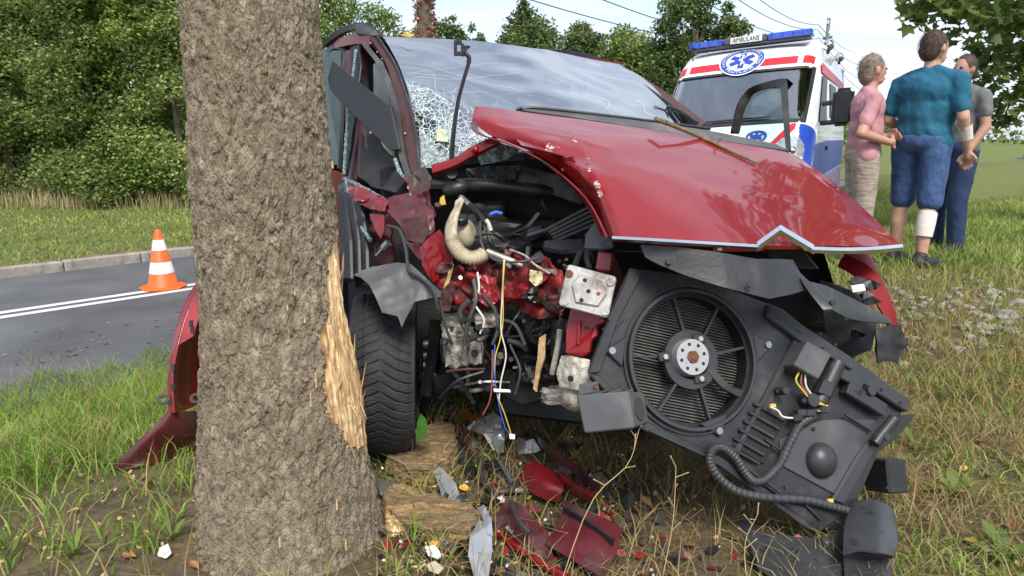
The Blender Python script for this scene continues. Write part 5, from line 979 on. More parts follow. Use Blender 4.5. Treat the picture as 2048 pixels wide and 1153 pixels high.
# --- engine bay
patch('bulkhead', [[(760, 335, 3.06), (900, 330, 3.1), (1060, 320, 3.1), (1300, 300, 3.1)], [(770, 480, 3.1), (900, 470, 3.15), (1060, 470, 3.15), (1300, 470, 3.1)], [(800, 760, 3.1), (900, 760, 3.15), (1060, 760, 3.15), (1300, 760, 3.1)]], M_DRK, car, 26, 26, .02, .02, 9)
MB().tube(pcurve([(905, 372, 2.84), (960, 370, 2.82), (1060, 380, 2.82), (1160, 392, 2.86), (1220, 402, 2.9)], 20), .028, 10).build('cross_beam', M_BLK, car, True)
MB().ball(P(912, 378, 2.8), .045, 14, 10, (Vector((.055, 0, .01)), Vector((0, .04, 0)), Vector((0, 0, .035)))).build('wiper_motor', M_BLK, car, True)
sheet('scuttle_tray', [(930, 345, 2.86), (1040, 330, 2.84), (1120, 352, 2.8), (1180, 392, 2.75), (1160, 410, 2.78), (1060, 372, 2.83), (940, 362, 2.86)], M_BLK, car, .01, 4, .012, 12)
sheet('torn_insulation', [(930, 338, 2.85), (985, 332, 2.83), (1040, 338, 2.8), (1030, 360, 2.8), (960, 362, 2.82)], mat('black_felt', (.02, .02, .02), .6, 0, .6, 60, bump=1.0, bscale=90, col2=(.16, .16, .16), thr=(.58, .7), sc2=50), car, .012, 5, .012, 26)
# bent red wing brace across the windscreen corner
patch('wing_brace', [[(862, 330, 2.78), (905, 318, 2.74), (940, 295, 2.70), (990, 272, 2.66)], [(866, 348, 2.76), (912, 332, 2.72), (948, 312, 2.68), (1000, 286, 2.64)], [(868, 352, 2.82), (914, 338, 2.78), (950, 318, 2.74), (1002, 290, 2.70)]], M_RED, car, 18, 8, .005, .003, 18)
MB().ball(P(951, 300, 2.675), .016, 12, 8).build('brace_stud', M_RED, car, True)
# crumpled wing and suspension turret
sheet('crumpled_wing', [(806, 352, 2.86), (852, 336, 2.82), (862, 355, 2.78), (856, 392, 2.76), (868, 428, 2.7), (862, 462, 2.66), (848, 470, 2.68), (842, 430, 2.74), (820, 392, 2.8)], M_MAR, car, .006, 5, .02, 16)
sheet('turret_top', [(774, 398, 2.84), (820, 380, 2.82), (842, 400, 2.76), (868, 424, 2.7), (868, 455, 2.66), (850, 482, 2.62), (838, 520, 2.6), (815, 490, 2.66), (800, 450, 2.72), (782, 432, 2.8)], M_MAR, car, .006, 5, .016, 14)
sheet('turret_ledge', [(800, 440, 2.68), (850, 432, 2.62), (858, 470, 2.58), (842, 488, 2.6), (812, 480, 2.66)], M_BROWN, car, .008, 4, .006, 20)
sheet('turret_panel', [(839, 496, 2.60), (858, 476, 2.57), (880, 460, 2.56), (896, 486, 2.545), (906, 516, 2.53), (902, 550, 2.52), (890, 582, 2.54), (868, 568, 2.54), (846, 532, 2.57)], M_REDD, car, .006, 5, .010, 9)
sheet('turret_flange', [(846, 500, 2.56), (872, 482, 2.54), (884, 520, 2.51), (876, 560, 2.51), (866, 566, 2.52), (858, 534, 2.53)], M_RED, car, .006, 4, .005, 14)
sheet('foam_edge', [(903, 524, 2.5), (908, 530, 2.5), (900, 560, 2.5), (892, 582, 2.5), (884, 586, 2.5), (894, 556, 2.5)], mat('sealing_foam', (.45, .33, .13), .9, 0, .3, 40, bump=.8), car, .012, 3, .004, 40)
sheet('torn_bracket', [(880, 582, 2.5), (905, 562, 2.48), (912, 585, 2.47), (896, 622, 2.47), (876, 622, 2.49)], M_BROWN, car, .006, 4, .008, 22)
wire('brake_hose', [(776, 452, 2.75), (800, 462, 2.68), (812, 500, 2.6), (818, 540, 2.5), (840, 556, 2.48), (866, 580, 2.45), (876, 620, 2.45), (884, 640, 2.48)], 3.5, M_HOSE, car)
# washer filler: cream corrugated hose, reservoir with black cap
cc = pcurve([(903, 478, 2.5), (910, 492, 2.47), (922, 508, 2.45), (940, 516, 2.44), (958, 514, 2.45), (968, 508, 2.46)], 70); MB().tube(cc, [.027 * (1 if (i // 2) % 2 else .86) for i in range(70)], 14).build('filler_hose', M_CREAM, car, True)
MB().tube(pcurve([(925, 400, 2.54), (916, 416, 2.53), (906, 440, 2.52), (902, 460, 2.51), (903, 480, 2.5)], 20), [.010 + .018 * min(1, k / 12) for k in range(20)], 12, flat=.6).build('filler_neck', M_CREAM, car, True)
solid('filler_lug', [(910, 402, 2.53), (924, 392, 2.53), (927, 404, 2.53), (918, 422, 2.52), (907, 424, 2.52)], M_CREAM, car, .012, .003)
MB().ball(P(932, 468, 2.58), .045, 16, 12, (Vector((.038, 0, .005)), Vector((0, .035, 0)), Vector((-.005, 0, .055)))).build('fluid_reservoir', M_CREAM, car, True)
MB().disc(P(922, 448, 2.55), Vector((.05, -.35, 1)), .026, .03, 20).build('reservoir_cap', M_BLK, car, True, .004)
solid('yellow_tag', [(880, 396, 2.78), (888, 390, 2.78), (892, 410, 2.78), (878, 412, 2.78)], mat('yellow_tab', (.6, .4, .05), .5), car, .008, .002)
MB().disc(P(876, 414, 2.74), (0, -.6, .8), .013, .012, 10).build('turret_nut', M_BROWN, car)
MB().tube(pcurve([(974, 504, 2.5), (1000, 514, 2.49), (1030, 526, 2.48), (1066, 540, 2.48), (1110, 545, 2.4)], 20), [.013] * 10 + [.010] * 10, 10).build('bright_pipe', M_ALU, car, True)
MB().disc(P(1076, 516, 2.44), (0, -1, .2), .018, .012, 20).build('rubber_disc', M_BLK, car, True)
for (a, b, m_) in [((980, 430), (1004, 428), M_BLUEW), ((972, 440), (982, 462), M_WHTW), ((986, 470), (1000, 475), M_HOSE)]: MB().tube([P(*a, 2.6), P((a[0] + b[0]) / 2, (a[1] + b[1]) / 2 - 4, 2.6), P(*b, 2.6)], .008, 8).build('sensor_plug', m_, car, True)
# black grille scraps under the bonnet
for k in range(5): solid('intake_slat', [(1092 + 4 * k, 456 + 6 * k, 2.6), (1180 + 2 * k, 410 + 9 * k, 2.55), (1184 + 2 * k, 415 + 9 * k, 2.55), (1094 + 4 * k, 462 + 6 * k, 2.6)], M_SHR2, car, .02, .002)
sheet('intake_duct', [(1170, 470, 2.42), (1196, 440, 2.44), (1212, 446, 2.4), (1222, 480, 2.3), (1225, 492, 2.26), (1200, 498, 2.28), (1168, 494, 2.36)], M_GRY, car, .008, 4, .006, 14)
solid('intake_box', [(1086, 478, 2.62), (1168, 474, 2.55), (1176, 500, 2.5), (1120, 506, 2.55), (1082, 498, 2.6)], M_BLK, car, .10, .01)
solid('air_box', [(1050, 456, 2.72), (1084, 448, 2.7), (1090, 470, 2.68), (1056, 482, 2.7)], M_BLK, car, .06, .008)
# crushed red cross member and torn metal
def crush(c): return .05 * (abs(mn.noise(c * 9)) * 2 - .5) + .035 * (abs(mn.noise(c * 19 + Vector((4, 0, 0)))) * 2 - .4) + .012 * mn.noise(c * 45)
M_CRUSH = mat('crushed_paint', (.20, .006, .009), .6, 0, .4, 14, coat=.05, col2=(.035, .016, .014), thr=(.46, .6), sc2=11, bump=.25, bscale=60, spec=.3)
patch('crushed_crossmember', [[(905, 535, 2.6), (960, 520, 2.55), (1020, 530, 2.5), (1080, 545, 2.5), (1130, 552, 2.42)], [(900, 560, 2.52), (955, 552, 2.48), (1020, 560, 2.44), (1085, 570, 2.42), (1128, 580, 2.36)], [(895, 590, 2.5), (955, 592, 2.46), (1020, 596, 2.42), (1080, 600, 2.40), (1125, 606, 2.34)], [(890, 622, 2.52), (960, 622, 2.5), (1020, 618, 2.46), (1080, 636, 2.42), (1118, 628, 2.36)]], M_CRUSH, car, 70, 50, .005, dent=crush)
sheet('torn_red_metal', [(1050, 520, 2.46), (1080, 505, 2.46), (1100, 522, 2.44), (1096, 560, 2.4), (1070, 580, 2.38), (1048, 560, 2.42)], M_CRUSH, car, .005, 5, .02, 20)
sheet('torn_red_metal', [(950, 548, 2.42), (990, 556, 2.4), (1000, 596, 2.38), (972, 612, 2.38), (940, 590, 2.42)], M_REDD, car, .005, 5, .02, 22)
sheet('label_scrap', [(1060, 540, 2.37), (1086, 545, 2.36), (1084, 566, 2.34), (1070, 572, 2.34), (1058, 560, 2.36)], mat('paper_label', (.45, .40, .22), .8, 0, .4, 50, col2=(.1, .09, .05), thr=(.5, .6), sc2=70), car, .002, 3, .006, 20)
for k in range(4): x, y = random.uniform(1050, 1115), random.uniform(575, 620); sheet('oily_lump', [(x + 14 * math.cos(a) * random.uniform(.6, 1.2), y + 10 * math.sin(a) * random.uniform(.6, 1.2), 2.33 + .02 * math.cos(a)) for a in [2 * PI * i / 7 for i in range(7)]], mat('oily_grit', (.02, .016, .014), .25, 0, .5, 40, bump=.5, bscale=60), car, .02, 3, .012, 30)
# gearbox and engine lumps
def lump(name, c, rx, rz, ry, m, amp=.2, sc_=1.6, seed=0):
    bm = bmesh.new(); bmesh.ops.create_icosphere(bm, subdivisions=4, radius=1)
    for v in bm.verts:
        k = 1 + amp * mn.fractal(v.co * sc_ + Vector((seed, seed * .7, 0)), .8, 2.1, 3); b = max(abs(v.co.x), abs(v.co.y), abs(v.co.z)); bo = v.co / b; v.co = (v.co * .45 + bo * .55) * k
        v.co = Vector((v.co.x * rx, v.co.y * ry, v.co.z * rz)) + c
    me = bpy.data.meshes.new(name); bm.to_mesh(me); bm.free(); o = link(name, me, m, car, True); autosmooth(me, .5); return o
lump('gearbox', P(918, 690, 2.55), .055, .075, .07, M_CAST, .28, 2.0, 3); lump('gearbox_lug', P(952, 706, 2.47), .026, .04, .03, M_CAST, .15, 1.5, 5); MB().disc(P(949, 706, 2.43), (.1, -1, 0), .012, .02, 16).build('lug_hole', M_DRK, car, True)
lump('gearbox_bell', P(908, 645, 2.6), .045, .035, .05, M_CAST, .3, 2, 8); lump('starter_motor', P(974, 636, 2.5), .045, .028, .04, M_CAST, .2, 1.5, 9); lump('mount_bracket', P(930, 668, 2.47), .03, .02, .03, M_ALU, .3, 2.2, 12)
lump('engine_block', P(1010, 690, 2.85), .16, .16, .16, M_DRK, .25, 2, 1); lump('engine_sump', P(1090, 730, 2.6), .10, .07, .12, M_DRK, .25, 2, 2); lump('alternator', P(1075, 650, 2.5), .05, .05, .06, M_DRK, .15, 3, 4)
lump('engine_cover', P(1030, 480, 2.95), .22, .09, .12, M_BLK, .22, 2, 6); lump('battery_tray', P(960, 440, 2.95), .12, .08, .08, M_DRK, .2, 2, 7); lump('hose_cluster', P(1120, 690, 2.4), .03, .09, .05, M_DRK, .35, 2.5, 14); lump('exhaust_pipe', P(1140, 790, 2.4), .09, .03, .05, M_CAST, .3, 2, 15)
for k in range(5): MB().ring(P(1066 + 2 * k, 660 + k, 2.46 - .004 * k), (.7, -.7, 0), .035, .045, .006, 24).build('pulley', M_DRK, car, True)
solid('subframe', [(862, 752, 2.75), (960, 738, 2.7), (1010, 742, 2.65), (1012, 762, 2.65), (940, 765, 2.68), (870, 785, 2.74)], M_DRK, car, .08, .008); solid('subframe', [(1000, 740, 2.6), (1100, 760, 2.5), (1110, 800, 2.5), (1040, 815, 2.55), (1000, 790, 2.6)], M_DRK, car, .12, .01)
solid('crossmember', [(1000, 660, 3.0), (1600, 560, 3.0), (1700, 700, 3.0), (1600, 900, 2.9), (1000, 830, 2.95)], M_DRK, car, .06, .01)
solid('crossmember', [(1225, 500, 2.75), (1650, 500, 2.9), (1700, 660, 2.9), (1560, 640, 2.75), (1225, 640, 2.6)], M_DRK, car, .05, .01)
sheet('wood_sliver', [(1078, 676, 2.42), (1092, 668, 2.42), (1090, 712, 2.4), (1080, 742, 2.4), (1072, 784, 2.4), (1066, 778, 2.41), (1074, 720, 2.42)], M_SPL, car, .006, 3, .004, 30)
MB().tube(pcurve([(1120, 660, 2.28), (1116, 690, 2.27), (1108, 730, 2.27), (1104, 748, 2.28)], 16), .010, 8).build('fuel_pipe', M_CAST, car, True)
# hanging loom
for pts, r_, m_ in [([(1010, 518, 2.42), (1006, 570, 2.38), (1006, 640, 2.36), (1000, 680, 2.35), (990, 720, 2.34), (992, 780, 2.33), (1010, 830, 2.33), (1022, 868, 2.34)], 1.2, M_YEL), ([(1008, 520, 2.42), (1004, 600, 2.37), (1002, 660, 2.35), (1012, 710, 2.34), (1002, 762, 2.33), (998, 800, 2.33)], 1.5, M_WHTW), ([(990, 690, 2.35), (988, 740, 2.33), (996, 800, 2.33), (1008, 850, 2.34), (1018, 868, 2.35)], 1.3, M_BLUEW),
                   ([(985, 700, 2.35), (984, 760, 2.33), (980, 800, 2.34), (966, 830, 2.36)], 1.8, M_BRNW), ([(960, 440, 2.5), (964, 490, 2.45), (990, 520, 2.44), (1040, 524, 2.43), (1076, 516, 2.43)], 3, M_HOSE), ([(948, 560, 2.4), (952, 600, 2.37), (935, 650, 2.37), (930, 690, 2.38)], 5, M_HOSE), ([(940, 600, 2.38), (920, 625, 2.38), (932, 660, 2.38), (958, 680, 2.38), (975, 668, 2.38)], 6, M_HOSE), ([(965, 590, 2.4), (990, 620, 2.38), (995, 660, 2.37), (985, 690, 2.37)], 4, M_HOSE), ([(955, 545, 2.4), (958, 580, 2.38), (948, 605, 2.37), (968, 640, 2.36), (960, 668, 2.37)], 2.2, M_WHTW), ([(1020, 500, 2.5), (1050, 512, 2.45), (1070, 530, 2.42), (1100, 548, 2.4)], 2.4, M_CAST), ([(880, 600, 2.45), (890, 650, 2.45), (905, 690, 2.46)], 3, M_HOSE), ([(1020, 690, 2.45), (1040, 740, 2.4), (1030, 790, 2.4)], 2.5, M_HOSE), ([(1000, 640, 2.42), (1030, 650, 2.4), (1050, 690, 2.4)], 4, M_HOSE)]:
    wire('loom_cable', pts, r_, m_, car)
solid('cable_clip', [(986, 778, 2.32), (1020, 780, 2.32), (1022, 786, 2.32), (988, 785, 2.32)], M_WHT, car, .008, .002); solid('cable_plug', [(1018, 868, 2.34), (1030, 870, 2.34), (1030, 880, 2.34), (1019, 879, 2.34)], M_WHT, car, .01, .002)
for (x, y) in [(940, 640), (958, 655), (972, 662), (948, 672), (1000, 655), (925, 640)]: MB().box(P(x, y, 2.37), (.012, 0, .004), (0, .01, 0), (-.003, 0, .008)).build('connector', M_BLK, car, False, .002)
# --- torn air guide below the bonnet lip
sheet('air_guide', [(1281, 489, 2.06), (1370, 496, 2.03), (1444, 506, 2.02), (1514, 518, 2.04), (1585, 520, 2.12), (1600, 545, 2.12), (1623, 565, 2.12), (1612, 580, 2.08), (1578, 590, 2.05), (1541, 597, 2.02), (1451, 575, 2.0), (1370, 550, 2.02), (1319, 529, 2.04), (1291, 514, 2.06)], M_SHR, car, .006, 4, .006, 6)
patch('air_guide_wing', [[(1604, 560, 2.09), (1660, 575, 2.2), (1720, 605, 2.34), (1768, 630, 2.44)], [(1622, 580, 2.07), (1665, 600, 2.18), (1720, 628, 2.31), (1782, 640, 2.42)], [(1640, 608, 2.05), (1668, 622, 2.14), (1710, 640, 2.28), (1786, 648, 2.41)]], M_SHR, car, 24, 10, .006, .003, 9)
sheet('air_guide_tongue', [(1600, 556, 2.1), (1622, 566, 2.08), (1664, 616, 2.02), (1658, 622, 2.02), (1646, 620, 2.02), (1620, 588, 2.05)], M_SHR2, car, .006, 3, .002)
for (x, y, d) in [(1337, 524, 2.035), (1500, 570, 2.0), (1665, 606, 2.15)]: MB().disc(P(x, y, d), (0, -1, .4), .009, .008, 14).build('guide_hole', M_DRK, car, True)
# badge underlay and lamp area in the dark behind
solid('grille_backing', [(1530, 505, 2.2), (1560, 478, 2.16), (1610, 505, 2.22), (1640, 540, 2.3), (1560, 540, 2.25)], M_DRK, car, .04, .004)
M_RIN = mat('unlacquered_red', (.20, .006, .010), .6, 0, .2, 9, spec=.2)
patch('far_wing', [[(1690, 508, 2.75), (1740, 535, 2.68), (1778, 590, 2.62), (1796, 650, 2.60), (1802, 690, 2.62)], [(1676, 530, 2.72), (1715, 555, 2.66), (1752, 605, 2.62), (1780, 655, 2.58), (1790, 690, 2.6)]], M_RIN, car, 24, 6, .01)
patch('far_wing_side', [[(1690, 508, 2.76), (1740, 535, 2.69), (1778, 590, 2.63), (1796, 650, 2.61), (1802, 690, 2.63)], [(1640, 420, 3.3), (1700, 440, 3.25), (1735, 500, 3.2), (1750, 560, 3.2), (1755, 600, 3.2)]], M_RIN, car, 24, 8, .01)
sheet('headlamp_shell', [(1640, 560, 2.62), (1700, 580, 2.55), (1755, 640, 2.5), (1742, 700, 2.5), (1690, 720, 2.55), (1650, 660, 2.6)], M_BLK, car, .08, 3, .012, 12)
solid('headlamp_label', [(1702, 572, 2.46), (1728, 568, 2.46), (1733, 582, 2.46), (1706, 586, 2.46)], M_WHT, car, .01, .002)
sheet('lamp_bracket', [(1752, 660, 2.4), (1800, 648, 2.4), (1816, 690, 2.4), (1800, 706, 2.4), (1798, 730, 2.4), (1778, 722, 2.4), (1756, 726, 2.4)], M_BLK, car, .01, 3, .008, 14)
MB().ball(P(1800, 662, 2.52), .015, 10, 8, (Vector((.008, 0, 0)), Vector((0, .02, 0)), Vector((0, 0, .016)))).build('side_reflector', mat('amber', (.85, .2, .02), .3), car, True)
for k in range(10): x, y = random.uniform(1660, 1760), random.uniform(555, 690); sheet('broken_plastic', [(x + random.uniform(8, 22) * math.cos(a), y + random.uniform(5, 14) * math.sin(a), 2.5 + random.uniform(-.03, .03)) for a in [2 * PI * i / 6 for i in range(6)]], random.choice([M_BLK, M_GRY, M_DRK]), car, .006, 2, .006, 20)
# yellow leaf on the roof, stick on the bonnet: things lying on the car
tag(sheet('fallen_leaf', [(800, 70, 3.52), (815, 66, 3.51), (830, 70, 3.52), (818, 75, 3.5)], LCOL[1], None, .002, 2, .003), 'yellow leaf lying on the front edge of the wrecked car roof', 'leaf')
M_TWIG = mat('twig_bark', (.19, .16, .075), .85, 0, .35, 40, bump=.8, bscale=60)
c = [P(1312, 238, 2.98)] + [HS(1335 + 177 * k / 24, 247 + 83 * k / 24)[0] + HS(1335 + 177 * k / 24, 247 + 83 * k / 24)[1] * .008 if HS(1335 + 177 * k / 24, 247 + 83 * k / 24) else P(1335, 247, 2.9) for k in range(25)]; mb = MB().tube(c, [.011 - .005 * k / 25 + .002 * mn.noise(Vector((k * .8, 0, 0))) for k in range(26)], 8); mb.tube([c[14], c[14] + Vector((.02, -.01, .03))], [.006, .004], 6)
tag(mb.build('fallen_branch', M_TWIG, None, True), 'greenish dead stick lying across the red bonnet', 'branch')
# --- clutter that fills the crushed bay: pipes, brackets, plugs, torn tabs
rc_ = random.Random(5)
def rm_(): return rc_.choice([M_DRK, M_DRK, M_BLK, M_BLK, M_HOSE, M_GRY, M_BROWN, M_STEEL, M_CAST])
for k in range(34):
    x, y = rc_.uniform(890, 1140), rc_.uniform(420, 780); d = rc_.uniform(2.46, 2.75); a = rc_.uniform(0, PI); l_ = rc_.uniform(18, 60)
    pts = [(x - l_ * math.cos(a), y - l_ * math.sin(a) * .7, d), (x + rc_.uniform(-12, 12), y + rc_.uniform(-12, 12), d - .02), (x + l_ * math.cos(a), y + l_ * math.sin(a) * .7, d + .03)]
    wire('bent_pipe', pts, rc_.choice([1.6, 2.2, 3, 4.5, 6]), rm_(), car, n=10, sides=6)
for k in range(46):
    x, y = rc_.uniform(885, 1135), rc_.uniform(500, 775); d = rc_.uniform(2.42, 2.7); r = rc_.uniform(7, 20); n_ = rc_.randint(5, 8); an = rc_.uniform(0, 6)
    pts = [(x + r * rc_.uniform(.5, 1.3) * math.cos(an + 2 * PI * i / n_), y + r * rc_.uniform(.4, 1.1) * math.sin(an + 2 * PI * i / n_), d + rc_.uniform(-.015, .015)) for i in range(n_)]
    sheet('torn_bracket', pts, rc_.choice([M_DRK, M_BLK, M_GRY, M_MAR, M_CRUSH, M_BROWN, M_DRK, M_DRK, M_BLK]), car, rc_.choice([.004, .01, .02]), 3, .010, 24)
for k in range(24):
    p_ = P(rc_.uniform(890, 1140), rc_.uniform(520, 770), rc_.uniform(2.38, 2.6)); MB().disc(p_, (rc_.uniform(-.6, .6), -1, rc_.uniform(-.4, .6)), rc_.uniform(.005, .013), rc_.uniform(.006, .02), rc_.choice([6, 12])).build('bolt', rc_.choice([M_STEEL, M_RUST, M_DRK, M_ALU]), car)
# grille mesh scraps and ribs on the air guide
for k in range(7): splate('shroud_rib', [(1236 + 5 * k - 30 * 0, 600 + 21 * k), (1240 + 5 * k, 598 + 21 * k), (1222 + 5 * k - 20, 640 + 21 * k), (1218 + 5 * k - 20, 640 + 21 * k)], .004, .006, M_SHR2, rad, .001) if k < 3 else None
for (x0, y0, x1, y1) in [(1300, 862, 1428, 920), (1450, 905, 1560, 985), (1560, 640, 1600, 668), (1620, 700, 1640, 712), (1530, 880, 1560, 900), (1600, 1000, 1640, 1040), (1690, 830, 1742, 862), (1480, 560, 1540, 596), (1255, 560, 1216, 640)]:
    a, b = SP(x0, y0, .016), SP(x1, y1, .016); MB().box((a + b) / 2, (b - a) / 2, SN.cross(b - a).normalized() * .0025, SN * .006).build('moulded_rib', M_SHR2, rad)
for k in range(26):
    x, y = rc_.uniform(1260, 1800), rc_.uniform(560, 1040)
    if (x - 1382) ** 2 + (y - 719) ** 2 < 165 ** 2 or y < 560 + (x - 1300) * .55 or y > 760 + (x - 1180) * .66 or y > 1750 - .75 * (x - 900): continue
    MB().disc(SP(x, y, -.004), SN, rc_.choice([.003, .005, .007]), .008, 10).build('moulded_boss', M_SHR2, rad, True)

# ================================================================== debris on the ground
def GP(x, y, h=0.0): q = G(x, y, h); return q
def gsheet(name, pts, m, label, cat, thick=.004, sub=4, amp=.004, nsc=12, par=None, group=None):
    o = sheet(name, [tuple(GP(*q)) for q in pts], m, par, thick, sub, amp, nsc, world=True)
    return o if par else tag(o, label, cat, group)
def chunk(name, pts, h, m, label, cat, amp=.010):
    """rough block lying on the ground: outline px, thickness h"""
    low = [GP(x, y, 0) for x, y in pts]; c = sum(low, Vector()) / len(low); bm = bmesh.new()
    bot = [bm.verts.new(v - Vector((0, 0, .02))) for v in low]; top = [bm.verts.new(c + (v - c) * .92 + Vector((0, 0, h))) for v in low]; n = len(low)
    bm.faces.new(bot[::-1]); bm.faces.new(top)
    for i in range(n): bm.faces.new((bot[i], bot[(i + 1) % n], top[(i + 1) % n], top[i]))
    bmesh.ops.triangulate(bm, faces=bm.faces)
    for k in range(4): bmesh.ops.subdivide_edges(bm, edges=[e for e in bm.edges if e.calc_length() > .014], cuts=1); bmesh.ops.triangulate(bm, faces=[f for f in bm.faces if len(f.verts) > 3])
    bm.normal_update()
    for v in bm.verts: v.co += v.normal * amp * (mn.fractal(Vector((v.co.x * 9, v.co.y * 30, v.co.z * 40)), .8, 2.2, 4) + .7 * mn.noise(Vector((v.co.x * 16, v.co.y * 90, v.co.z * 90))))
    bmesh.ops.recalc_face_normals(bm, faces=bm.faces); me = bpy.data.meshes.new(name); bm.to_mesh(me); bm.free(); return tag(link(name, me, m), label, cat)
chunk('wood_chunk', [(768, 950), (785, 920), (835, 888), (880, 872), (912, 880), (918, 925), (900, 955), (862, 975), (812, 972)], .075, M_WOODB, 'large tan lump of splintered wood in front of the bare tyre', 'wood')
chunk('wood_chunk', [(760, 1010), (800, 988), (880, 1020), (960, 1045), (972, 1070), (940, 1098), (880, 1090), (800, 1070), (768, 1045)], .055, M_WOODB, 'long flat slab of torn wood beside the tree foot', 'wood')
chunk('wood_chunk', [(772, 1050), (790, 1030), (812, 1040), (808, 1072), (780, 1075)], .04, M_WOOD, 'small bright orange chip of wood against the tree foot', 'wood')
gsheet('wood_splint', [(872, 838, .02), (884, 828, .03), (890, 858, .03), (878, 860, .02)], M_SPL, 'short pale splint lying behind the wood lump', 'wood', .008, 2, .002)
M_LEAFG = leafmat('leaf_fresh', (.06, .20, .02), (.10, .28, .04))
tag(sheet('fresh_leaf', [tuple(P(*q)) for q in [(833, 878, 2.62), (834, 845, 2.64), (842, 828, 2.66), (852, 838, 2.64), (854, 860, 2.62), (846, 880, 2.61), (838, 884, 2.61)]], M_LEAFG, None, .0015, 3, .004, 12, world=True), 'broad fresh green leaf leaning against the tyre', 'leaf')
# torn white lamp housing
lh = thing('lamp_housing', GP(970, 880), 'crumpled white lamp housing shell lying under the hanging cables', 'car part')
for pts, m_ in [([(934, 855, .03), (958, 838, .05), (988, 825, .07), (1004, 838, .08), (996, 860, .07), (966, 868, .05)], M_WHT), ([(996, 842, .11), (1010, 858, .09), (1008, 905, .02), (996, 910, .02), (984, 880, .06), (988, 856, .09)], M_SILV), ([(966, 868, .06), (990, 866, .07), (1000, 904, .02), (986, 900, .02)], M_WHT), ([(934, 856, .05), (948, 842, .07), (952, 846, .06), (940, 862, .04)], M_WHT)]:
    sheet('shell_piece', [tuple(GP(*q)) for q in pts], m_, lh, .004, 4, .006, 14, world=True)
rl = thing('reflector_bowl', GP(1050, 895), 'shiny white reflector bowl fragment beside the red bumper shards', 'car part')
sheet('bright_face', [tuple(GP(*q)) for q in [(1048, 884, .05), (1066, 878, .07), (1080, 900, .05), (1070, 906, .03), (1050, 908, .02)]], mat('mirror_white', (.9, .9, .9), .2, .1, .03), rl, .004, 3, .003, world=True)
sheet('ribbed_side', [tuple(GP(*q)) for q in [(1030, 888, .02), (1036, 874, .05), (1052, 880, .06), (1050, 908, .02), (1036, 910, .01)]], M_SILV, rl, .004, 3, .004, 30, world=True)
gsheet('plastic_plug', [(864, 812, .02), (880, 806, .04), (884, 820, .03), (868, 824, .02)], M_WHT, 'small white plug beside the bare tyre', 'car part', .02, 2, .002)
pl = GP(900, 815, .02); tag(MB().tube([pl + Vector((-.035, 0, .01)), pl + Vector((.035, .01, 0))], .018, 12).build('rubber_bush', M_BLK, None, True), 'black rubber bush next to the small white plug', 'car part')
gsheet('orange_shard', [(916, 826, .03), (930, 818, .04), (968, 842, .03), (958, 850, .02), (930, 840, .02)], mat('orange_lens', (.6, .11, .02), .3), 'broken orange lens shard under the engine bay', 'car part', .004, 3, .005)
gsheet('black_beam', [(886, 838, .05), (904, 832, .07), (925, 880, .06), (950, 935, .05), (950, 958, .03), (934, 952, .03), (912, 900, .04)], M_BLK, 'twisted black plastic beam beside the wood lump', 'car part', .02, 4, .010)
gsheet('brown_strip', [(914, 845, .07), (922, 842, .07), (952, 910, .05), (946, 914, .05)], M_BROWN, 'narrow brown strip lying along the black beam', 'car part', .006, 3, .003)
c = [GP(*q) for q in [(962, 918, .04), (962, 945, .03), (972, 970, .03), (995, 984, .03), (1022, 980, .03), (1038, 965, .03)]]; c = [Vector(v) for v in curve([tuple(v) for v in c], 24)]
tag(MB().tube(c, .013, 10).build('rubber_hose', M_HOSE, None, True), 'curved black rubber hose on the soil behind the red shards', 'hose')
gsheet('black_housing', [(968, 922, .03), (990, 918, .07), (1010, 930, .08), (1030, 962, .04), (1010, 975, .02), (982, 965, .02)], M_BLK, 'black plastic housing inside the curved rubber hose', 'car part', .02, 4, .010)
MB_t = [GP(1000, 925, .09), GP(1012, 945, .08), GP(1024, 966, .06)]; tag(MB().tube(MB_t, .008, 8).build('plastic_rod', M_GRY, None, True), 'short grey rod lying on the black housing', 'car part')
# red bumper shards
rb = thing('bumper_shard', GP(1130, 960), 'bright red folded bumper shard lying on the dry grass', 'car part')
patch('curved_skin', [[tuple(GP(*q)) for q in r] for r in [[(1066, 920, .10), (1095, 935, .11), (1130, 955, .09)], [(1042, 942, .05), (1080, 962, .09), (1126, 980, .08)], [(1038, 965, .02), (1070, 990, .04), (1115, 1006, .03)]]], M_REDD, rb, 16, 14, .004, .004, 14, world=True)
patch('upper_fold', [[tuple(GP(*q)) for q in r] for r in [[(1062, 858, .10), (1085, 880, .13), (1120, 905, .13), (1165, 945, .12), (1200, 965, .10)], [(1075, 885, .07), (1095, 910, .08), (1126, 932, .10), (1168, 965, .08), (1195, 985, .06)]]], M_MAR, rb, 24, 8, .004, .004, 12, world=True)
patch('ridge', [[tuple(GP(*q)) for q in r] for r in [[(1112, 938, .12), (1150, 962, .12), (1192, 988, .10)], [(1120, 950, .13), (1155, 975, .13), (1190, 998, .11)], [(1118, 972, .05), (1150, 995, .05), (1182, 1012, .04)]]], M_REDD, rb, 16, 10, .004, .003, 12, world=True)
mp_ = thing('torn_bumper', GP(1150, 1080), 'dark maroon bumper panel lying face down on the dry grass', 'car part')
patch('flat_panel', [[tuple(GP(*q)) for q in r] for r in [[(1128, 1000, .10), (1160, 1015, .11), (1205, 1035, .10), (1245, 1058, .08)], [(1120, 1040, .07), (1155, 1060, .08), (1195, 1082, .08), (1232, 1105, .06)], [(1090, 1090, .05), (1130, 1110, .06), (1170, 1135, .05), (1205, 1158, .03)]]], M_MAR, mp_, 22, 18, .005, .006, 10, world=True)
